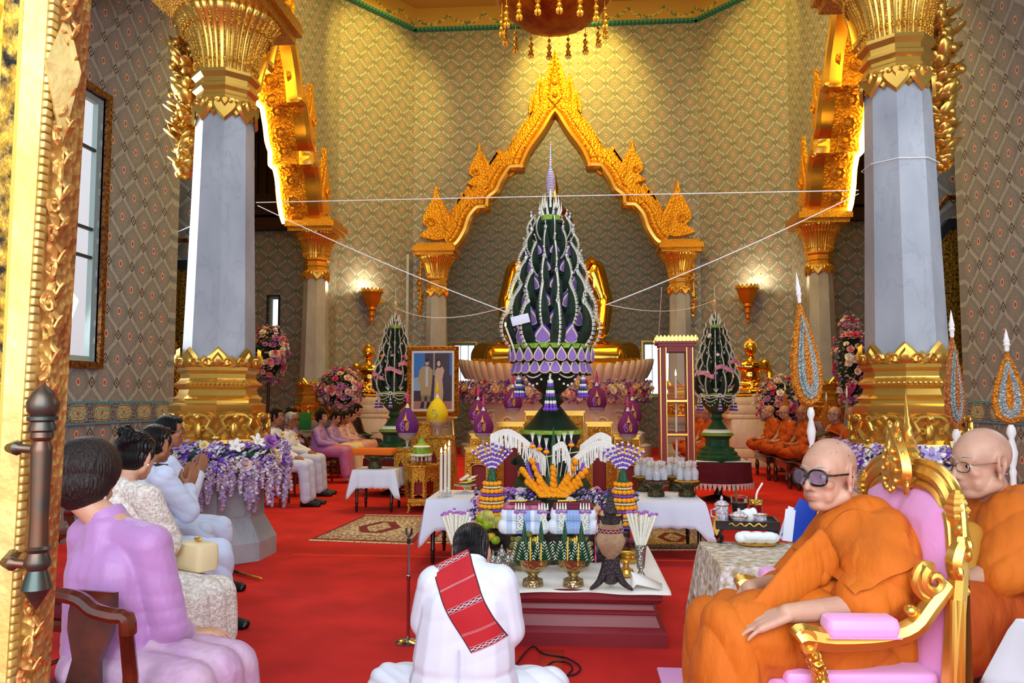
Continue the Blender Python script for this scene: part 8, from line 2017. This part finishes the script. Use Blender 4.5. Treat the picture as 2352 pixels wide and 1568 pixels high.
def octstand(label,px,py,Y,w_,z0):
 a=aty(px,py,Y);h=a.z-z0;t=thing('gilded_octagonal_stand',label,'stand',(a.x,Y,z0));mb=MB();r=w_/2;mb.oct([(r*.9,h-.09),(r*.92,h-.05),(r*.98,h-.045),(r*.98,h-.03),(r*1.05,h-.02),(r*1.05,h)]);mb.build('stand_top',M_['gold_fine'],t,False,30)
 for k in range(8):
  ang=k*PI/4;W_=2*r*.9*math.tan(PI/8);hb=h-.09;lw=W_*.16;mb=MB()
  P=[(-W_/2,0),(-W_/2,hb),(W_/2,hb),(W_/2,0),(W_/2-lw,0),(W_/2-lw,hb*.08),(0,hb*.12),(W_/2-lw,hb*.14),(W_/2-lw,hb*.60),(W_*.2,hb*.68),(W_*.12,hb*.60),(0,hb*.80),(-W_*.12,hb*.60),(-W_*.2,hb*.68),(-W_/2+lw,hb*.60),(-W_/2+lw,hb*.14),(-.001,hb*.12),(-W_/2+lw,hb*.08),(-W_/2+lw,0)]
  mb.ext(P,.014,RZ(ang)@T(0,-r*.9,0));mb.build('carved_side',M_['gold_fine'],t,False)
 mb=MB();mb.oct([(r*.62,.03),(r*.62,h-.1)]);mb.build('red_core',M_['redlac'],t,False);return a
oa=octstand('octagonal gilded stand in front, holding the small leaf shrine',968,1066,10.2,.42,.187)
gtable('gilded stand holding the left plum thread teardrop',(aty(930,1030,10.45).x,10.62,.187),.30,.28,aty(930,1030,10.45).z-.187)
gtable('gilded stand under the yellow thread teardrop',(aty(1010,1000,10.9).x,10.98,.0),.34,.28,aty(1010,1000,10.9).z)
gtable('tall narrow gilded stand behind the stepped stands, below the portrait',(aty(966,968,10.9).x,11.02,.0),.26,.20,aty(966,968,10.9).z)
phum('purple thread teardrop with gold emblem on the gilded stand left of the portrait frame',935,1029,54,10.5,'plum2');phum('yellow thread teardrop with silver emblem in front of the portrait',1004,999,50,10.9,'yellow')
t=thing('leaf_shrine','small white and green flower shrine with mauve tassels on the octagonal stand','offering',(oa.x,10.2,oa.z));mb=MB();mb.lathe([(.05,0),(.06,.02),(.03,.04),(.06,.05)],n=16);mb.build('gold_foot',M_['gold'],t);mb=MB();mb.oct([(.12,.10),(.125,.12),(.105,.13),(.10,.22),(.08,.24),(.05,.27),(.02,.32),(.003,.38)]);mb.build('shrine_body',M_['lime'],t,False);mb=MB();mb.oct([(.128,.11),(.13,.13),(.12,.135)]);mb.oct([(.102,.215),(.108,.225),(.085,.24)]);mb.build('white_band',M_['jas'],t,False)
tq=None
for k in range(14):
 a=2*PI*k/14;loc=(.12*math.cos(a),.12*math.sin(a),.10)
 if tq is None:m_=MB();m_.mi=0;m_.lathe([(.004,0),(.006,-.02),(.010,-.03)],n=6);m_.mi=1;m_.lathe([(.012,-.03),(.014,-.05),(.004,-.06)],n=6);tq=m_.build('tassel',[M_['jas'],M_['lav']],t);tq.location=loc
 else:cpart(tq,t,loc)
p=aty(860,1062,10.22);tray('bronze footed tray on the small white table',(p.x,10.25,.528),.14,.17,'bronze');mb=MB();mb.rbox((0,0,0),(.54,.30,.085),.035,R(-4));tag(mb.build('cushion',M_['cushion_orange'],None,loc=(p.x,10.25,.528+.17+.046)),'flat orange cushion balanced on the bronze tray','cushion')
Yp=11.4;a,b=aty(937,797,Yp),aty(1052,953,Yp);cx,cz=(a.x+b.x)/2,(a.z+b.z)/2;w_,h_=b.x-a.x,a.z-b.z
t=thing('framed_portrait','large gold framed portrait of a standing couple in formal dress on an easel','picture',(cx,Yp,cz),R(-3));fr_=.065;mb=MB()
for k,(o_,th_,y_)in enumerate(((0,.022,0),(.02,.022,-.012),(.042,.022,-.004))):
 W2,H2=w_/2-o_,h_/2-o_
 mb.tube([(-W2,y_,-H2),(W2,y_,-H2),(W2,y_,H2),(-W2,y_,H2)],th_*.75,4,True,up=(0,1,0))
mb.build('frame',M_['gold_carved'],t,False);W2,H2=w_/2-fr_,h_/2-fr_
pm=lambda n_,c_:mat(n_,c_,.35)
mb=MB();mb.box((0,.005,0),(2*W2+.02,.01,2*H2+.02));mb.build('mount',pm('cream_mount','#d8ccc0'),t,False)
def flat(name,poly,c_,d=.002,y=-.003):mb=MB();mb.ext([(x*W2*.93,z*H2*.95)for x,z in poly],d,T(0,y,0));mb.build(name,M_[c_]if c_ in M_ else pm(name+'_ink',c_),t,False)
flat('picture_ground',[(-1,-1),(1,-1),(1,1),(-1,1)],'#3a2430',y=-.002);flat('picture_sky',[(-1,-.1),(-.42,-.1),(-.42,1),(-1,1)],'#2f6cae',y=-.0035);flat('picture_haze',[(-1,-.35),(-.42,-.35),(-.42,.2),(-1,.1)],'#8ba2b4',y=-.0045);flat('picture_floor',[(-1,-1),(1,-1),(1,-.72),(-1,-.72)],'#a8705e',y=-.004)
flat('picture_drape',[(.02,.2),(.10,.2),(.10,1),(.02,1)],'#9c8a80',y=-.0045);flat('picture_window',[(.86,.2),(1,.2),(1,1),(.86,1)],'#3a5aa0',y=-.0045)
flat('man_coat',[(-.62,-.55),(-.10,-.55),(-.02,.1),(-.0,.38),(-.18,.52),(-.36,.54),(-.56,.50),(-.70,.38),(-.78,-.05),(-.66,-.1)],'#a88c5c',y=-.006);flat('man_shirt',[(-.38,-.2),(-.24,-.2),(-.24,.5),(-.38,.5)],'#b8b8b8',y=-.0075);flat('man_legs',[(-.58,-.9),(-.46,-.9),(-.42,-.55),(-.28,-.55),(-.30,-.9),(-.16,-.9),(-.12,-.50),(-.60,-.50)],'#8c7048',y=-.0065);flat('man_boots',[(-.66,-.97),(-.46,-.97),(-.44,-.74),(-.58,-.74)],'#15141a',y=-.008);flat('man_boot',[(-.34,-.97),(-.12,-.97),(-.14,-.74),(-.28,-.74)],'#15141a',y=-.008)
flat('woman_gown',[(.06,-.85),(.50,-.92),(.56,-.4),(.50,.05),(.60,.38),(.50,.52),(.38,.46),(.24,.48),(.12,.36),(.10,-.1),(.08,-.4)],'#c49c7c',y=-.006)
def disc(cx_,cz_,rx,rz_,n=14):return[(cx_+rx*math.cos(2*PI*i/n),cz_+rz_*math.sin(2*PI*i/n))for i in range(n)]
flat('man_head',disc(-.30,.66,.10,.11),'#c89878',y=-.008);flat('man_hair',disc(-.31,.74,.11,.07),'#14100e',y=-.009);flat('woman_hair',disc(.30,.66,.13,.13),'#14100e',y=-.007);flat('woman_head',disc(.31,.62,.09,.10),'#d8a888',y=-.009);flat('woman_arm',[(.10,.0),(.46,.12),(.46,.20),(.10,.08)],'#d0a084',y=-.008)
t=thing('easel','gilded easel holding the large framed portrait','easel',(cx,Yp+.06,0));mb=MB()
for x in(-.30,.30):mb.tube([(x*1.2,-.06,0),(x*.9,.05,cz-h_/2),(x*.5,.1,cz+h_*.3)],.018,6)
mb.build('front_legs',M_['gold'],t);mb=MB();mb.tube([(0,.5,0),(0,.1,cz+h_*.3)],.018,6);mb.build('rear_leg',M_['gold'],t);mb=MB();mb.box((0,-.02,cz-h_/2-.035),(.7,.09,.02));mb.build('ledge',M_['gold'],t,False)
Yc=9.3;a,b=aty(1512,790,Yc),aty(1590,790,Yc);cx=(a.x+b.x)/2;w_=b.x-a.x-.02;H_=aty(1550,800,Yc).z;t=thing('glass_case','tall red and gold glass case with a lit candle inside','display case',(cx,Yc,0),R(-4))
mb=MB()
for x in(-1,1):
 for y in(-1,1):mb.box((x*(w_/2-.03),y*(w_/2-.03),H_/2),(.085,.085,H_))
for z in(.05,.42,1.02,H_*.70,H_-.02):
 for y in(-1,1):mb.box((0,y*(w_/2-.025),z),(w_,.03,.05));mb.box((y*(w_/2-.025),0,z),(.03,w_,.05))
mb.build('lacquer_frame',M_['redlac'],t,False)
mb=MB()
for x in(-1,1):
 mb.box((x*(w_/2-.004),-w_/2-.016,H_/2),(.008,.010,H_));mb.box((x*(w_/2-.068),-w_/2-.014,H_/2),(.007,.010,H_))
 for k in range(60):mb.ell((x*(w_/2-.018),-w_/2-.015,.03+H_*k/61),.005,5,4)
for z in(.42,1.02,H_*.70):mb.box((0,-w_/2+.002,z),(w_-.12,.012,.02))
mb.build('gilt_beading',M_['gold'],t,False)
mb=MB()
for k,(o_,z)in enumerate(((.0,0),(.02,.03),(.045,.06))):mb.box((0,0,H_+z),(w_+2*o_,w_+2*o_,.03))
mb.build('cornice',M_['redlac'],t,False);mb=MB()
for k in range(11):
 for y in(-1,1):mb.ext(flame(.045,.07,5),.012,T(-w_/2-.03+(w_+.06)*k/10,y*(w_/2+.04),H_+.07));mb.ext(flame(.045,.07,5),.012,T(y*(w_/2+.04),-w_/2-.03+(w_+.06)*k/10,H_+.07)@RZ(PI/2))
mb.build('leaf_cresting',M_['gold'],t,False)
mb=MB();mb.box((0,-w_/2+.02,H_*.73),(w_-.1,.004,H_*.5));mb.box((w_/2-.02,0,H_*.73),(.004,w_-.1,H_*.5));mb.box((-w_/2+.02,0,H_*.73),(.004,w_-.1,H_*.5));mb.build('glass_pane',M_['glass'],t,False);mb=MB();mb.box((0,0,.40),(w_-.06,w_-.06,.02));mb.build('case_floor',M_['redlac'],t,False)
c=thing('candle','tall thin lit candle inside the red and gold glass case','candle',(cx,Yc,.41));L_=aty(1550,865,Yc).z-.41;mb=MB();mb.lathe([(.014,0),(.012,L_)],n=12);mb.build('wax',M_['wax'],c);mb=MB();mb.lathe([(.001,L_+.005),(.010,L_+.025),(.007,L_+.05),(.001,L_+.085)],n=10);mb.build('flame',M_['flame'],c);mb=MB();mb.tube([(0,0,L_),(0,0,L_+.015)],.0014,5);mb.build('wick',M_['black'],c)
def fan(label,px_t,py_t,px_b,py_b,Y,wpx,rz,cols=('fan_orange','fan_silver','fan_orange'),lean=0,tip=.22,floor=True,pole='white'):
 a=aty(px_t,py_t,Y);b=aty(px_b,py_b,Y);H_=(a-b).length;ax=(a-b).normalized();w_=wpx/FPX*Y
 t=thing('ceremonial_fan',label,'fan',tuple(b));q4=ax.to_track_quat('Z','Y').to_matrix().to_4x4();t.rotation_euler=(0,0,0)
 Mx=Matrix.Rotation(math.atan2(ax.x,ax.z),4,'Y')@RZ(rz);hh=H_*(1-tip)
 def outl(k,z0=0):
  P=[];n=26
  for i in range(n+1):
   u=i/n;r_=(w_/2)*k*(math.sin(PI*u**.62)**.85)*(1-.25*u)*(1+.07*math.sin(i*2.6)*(k>.9));P.append((r_,z0+u*hh*(k*.5+.5)))
  return P+[(-x,z)for x,z in reversed(P[1:-1])]
 mb=MB();mb.ext(outl(1.0),.022,Mx,taper=.96);mb.build('fan_border',M_[cols[0]],t,False)
 mb=MB();mb.ext(outl(.66,hh*.06),.034,Mx,taper=.97);mb.build('fan_field',M_[cols[1]],t,False)
 mb=MB();mb.ext(outl(.50,hh*.10),.040,Mx,taper=.97);mb.build('fan_band',mat('turquoise_band','#5a9a9c',.5,.2,bump=1,bs=80,tex='vor'),t,False)
 mb=MB();mb.ext(outl(.465,hh*.107),.046,Mx,taper=.97);mb.build('fan_inner_field',M_[cols[1]],t,False)
 mb=MB();mb.ext(outl(.22,hh*.17),.054,Mx,taper=.9);mb.build('fan_centre',M_[cols[2]],t,False)
 mb=MB();mb.M=Matrix.Rotation(math.atan2(ax.x,ax.z),4,'Y');z=hh-.01;L_=H_*tip+.01;mb.lathe([(.010,z),(.014,z+L_*.1),(.012,z+L_*.2),(.020,z+L_*.3),(.014,z+L_*.36),(.018,z+L_*.45),(.012,z+L_*.6),(.006,z+L_*.85),(.001,z+L_)],n=12);mb.build('finial',M_['white'],t)
 mb=MB();zz=-b.z;mb.lathe([(.012,0.0),(.022,-.02),(.026,-.05),(.014,-.08),(.030,-.16),(.022,-.22),(.014,-.25),(.020,-.27),(.016,-.30),(.015,-.55),(.018,-.56),(.015,-.57),(.014,zz)],n=14);mb.build('pole',M_[pole],t);return t
fan('tall orange and silver embroidered ceremonial fan on a white pole, between the two monk groups',1829,625,1862,935,5.6,92,R(25))
fan('dark orange and silver ceremonial fan on a pole in front of the right column edge',2184,712,2196,985,5.4,66,R(30),('fan_red','fan_silver','fan_red'))
fan('orange ceremonial fan on a white pole at the right edge of the view',2310,755,2322,975,4.9,74,R(-20),('fan_orange','fan_silver','fan_orange'))
for px,pyt,pyb,Y,w_,lab in((1803,880,950,14.6,14,'slim gold ceremonial fan seen edge on behind the bench monks, left one'),(1898,900,985,12.8,26,'small red gold ceremonial fan between the bench monks'),(1945,885,1000,12.0,12,'slim silver ceremonial fan seen edge on near the right column'),(1846,905,940,13.9,10,'tiny gold fan tip above the dark haired monk')):fan(lab,px,pyt,px,pyb,Y,w_,0,('fan_orange' if 'silver' not in lab else 'fan_silver',)*3)
def thread(label,a,b,sag=.0,r=.0045):
 a,b=Vector(a),Vector(b);P_=[a.lerp(b,i/24)-Vector((0,0,sag*4*(i/24)*(1-i/24)))for i in range(25)];mb=MB();mb.tube(P_,r,5);tag(mb.build('white_thread',M_['clothw'],None),label,'thread')
tl=aty(588,465,7.2);trr=aty(1972,437,6.95);tp=aty(1262,452,7.0)
thread('long white thread from the left column to the spire of the tall tree',tl,(tp.x,6.98,tp.z));thread('long white thread from the right column to the spire of the tall tree',(tp.x,6.98,tp.z),trr)
thread('white thread slanting from the left column down to the tall tree',aty(592,472,7.25),aty(1172,720,6.9),.03);thread('white thread slanting from the right column down to the tall tree',aty(1972,445,7.0),aty(1392,700,6.9),.03)
thread('slack white thread from the left slim cone tree tip to the tall tree',aty(910,708,11.95),aty(1160,705,7.3),.12);thread('slack white thread from the tall tree to the tip of the right slim cone tree',aty(1400,700,7.3),aty(1638,690,11.55),.10);thread('white thread hanging down to the red glass case',aty(1520,660,8.2),aty(1512,785,9.3),0)
mb=MB();mb.tube([(.30*math.cos(a),.30*math.sin(a),0)for a in[i*PI/4+R(22.5)for i in range(8)]],.004,5,True);tag(mb.build('white_thread',M_['clothw'],None,loc=(*CR,3.38)),'white thread looped round the shaft of the right column','thread')
thread('pale thread running from the left wall to the left column',aty(388,541,9.4),aty(448,515,7.3));
mb=MB();mb.mi=0;mb.tube([aty(1180,800,6.62),aty(1162,752,6.6)],.008,8);mb.mi=1;mb.ell(tuple(aty(1161,745,6.6)),(.007,.007,.02));o=mb.build('candle',[M_['wax'],M_['flame']],None);tag(o,'lit candle leaning at the left of the tall tree rim','candle')
v_=aty(1195,734,6.55);mb=MB();mb.rbox((0,0,0),(.15,.004,.075),.0015);o=mb.build('paper_note',M_['paper_w'],None,loc=tuple(v_));o.rotation_euler=(R(8),R(-14),0);tag(o,'white paper note pinned on the left of the tall cone tree','note')
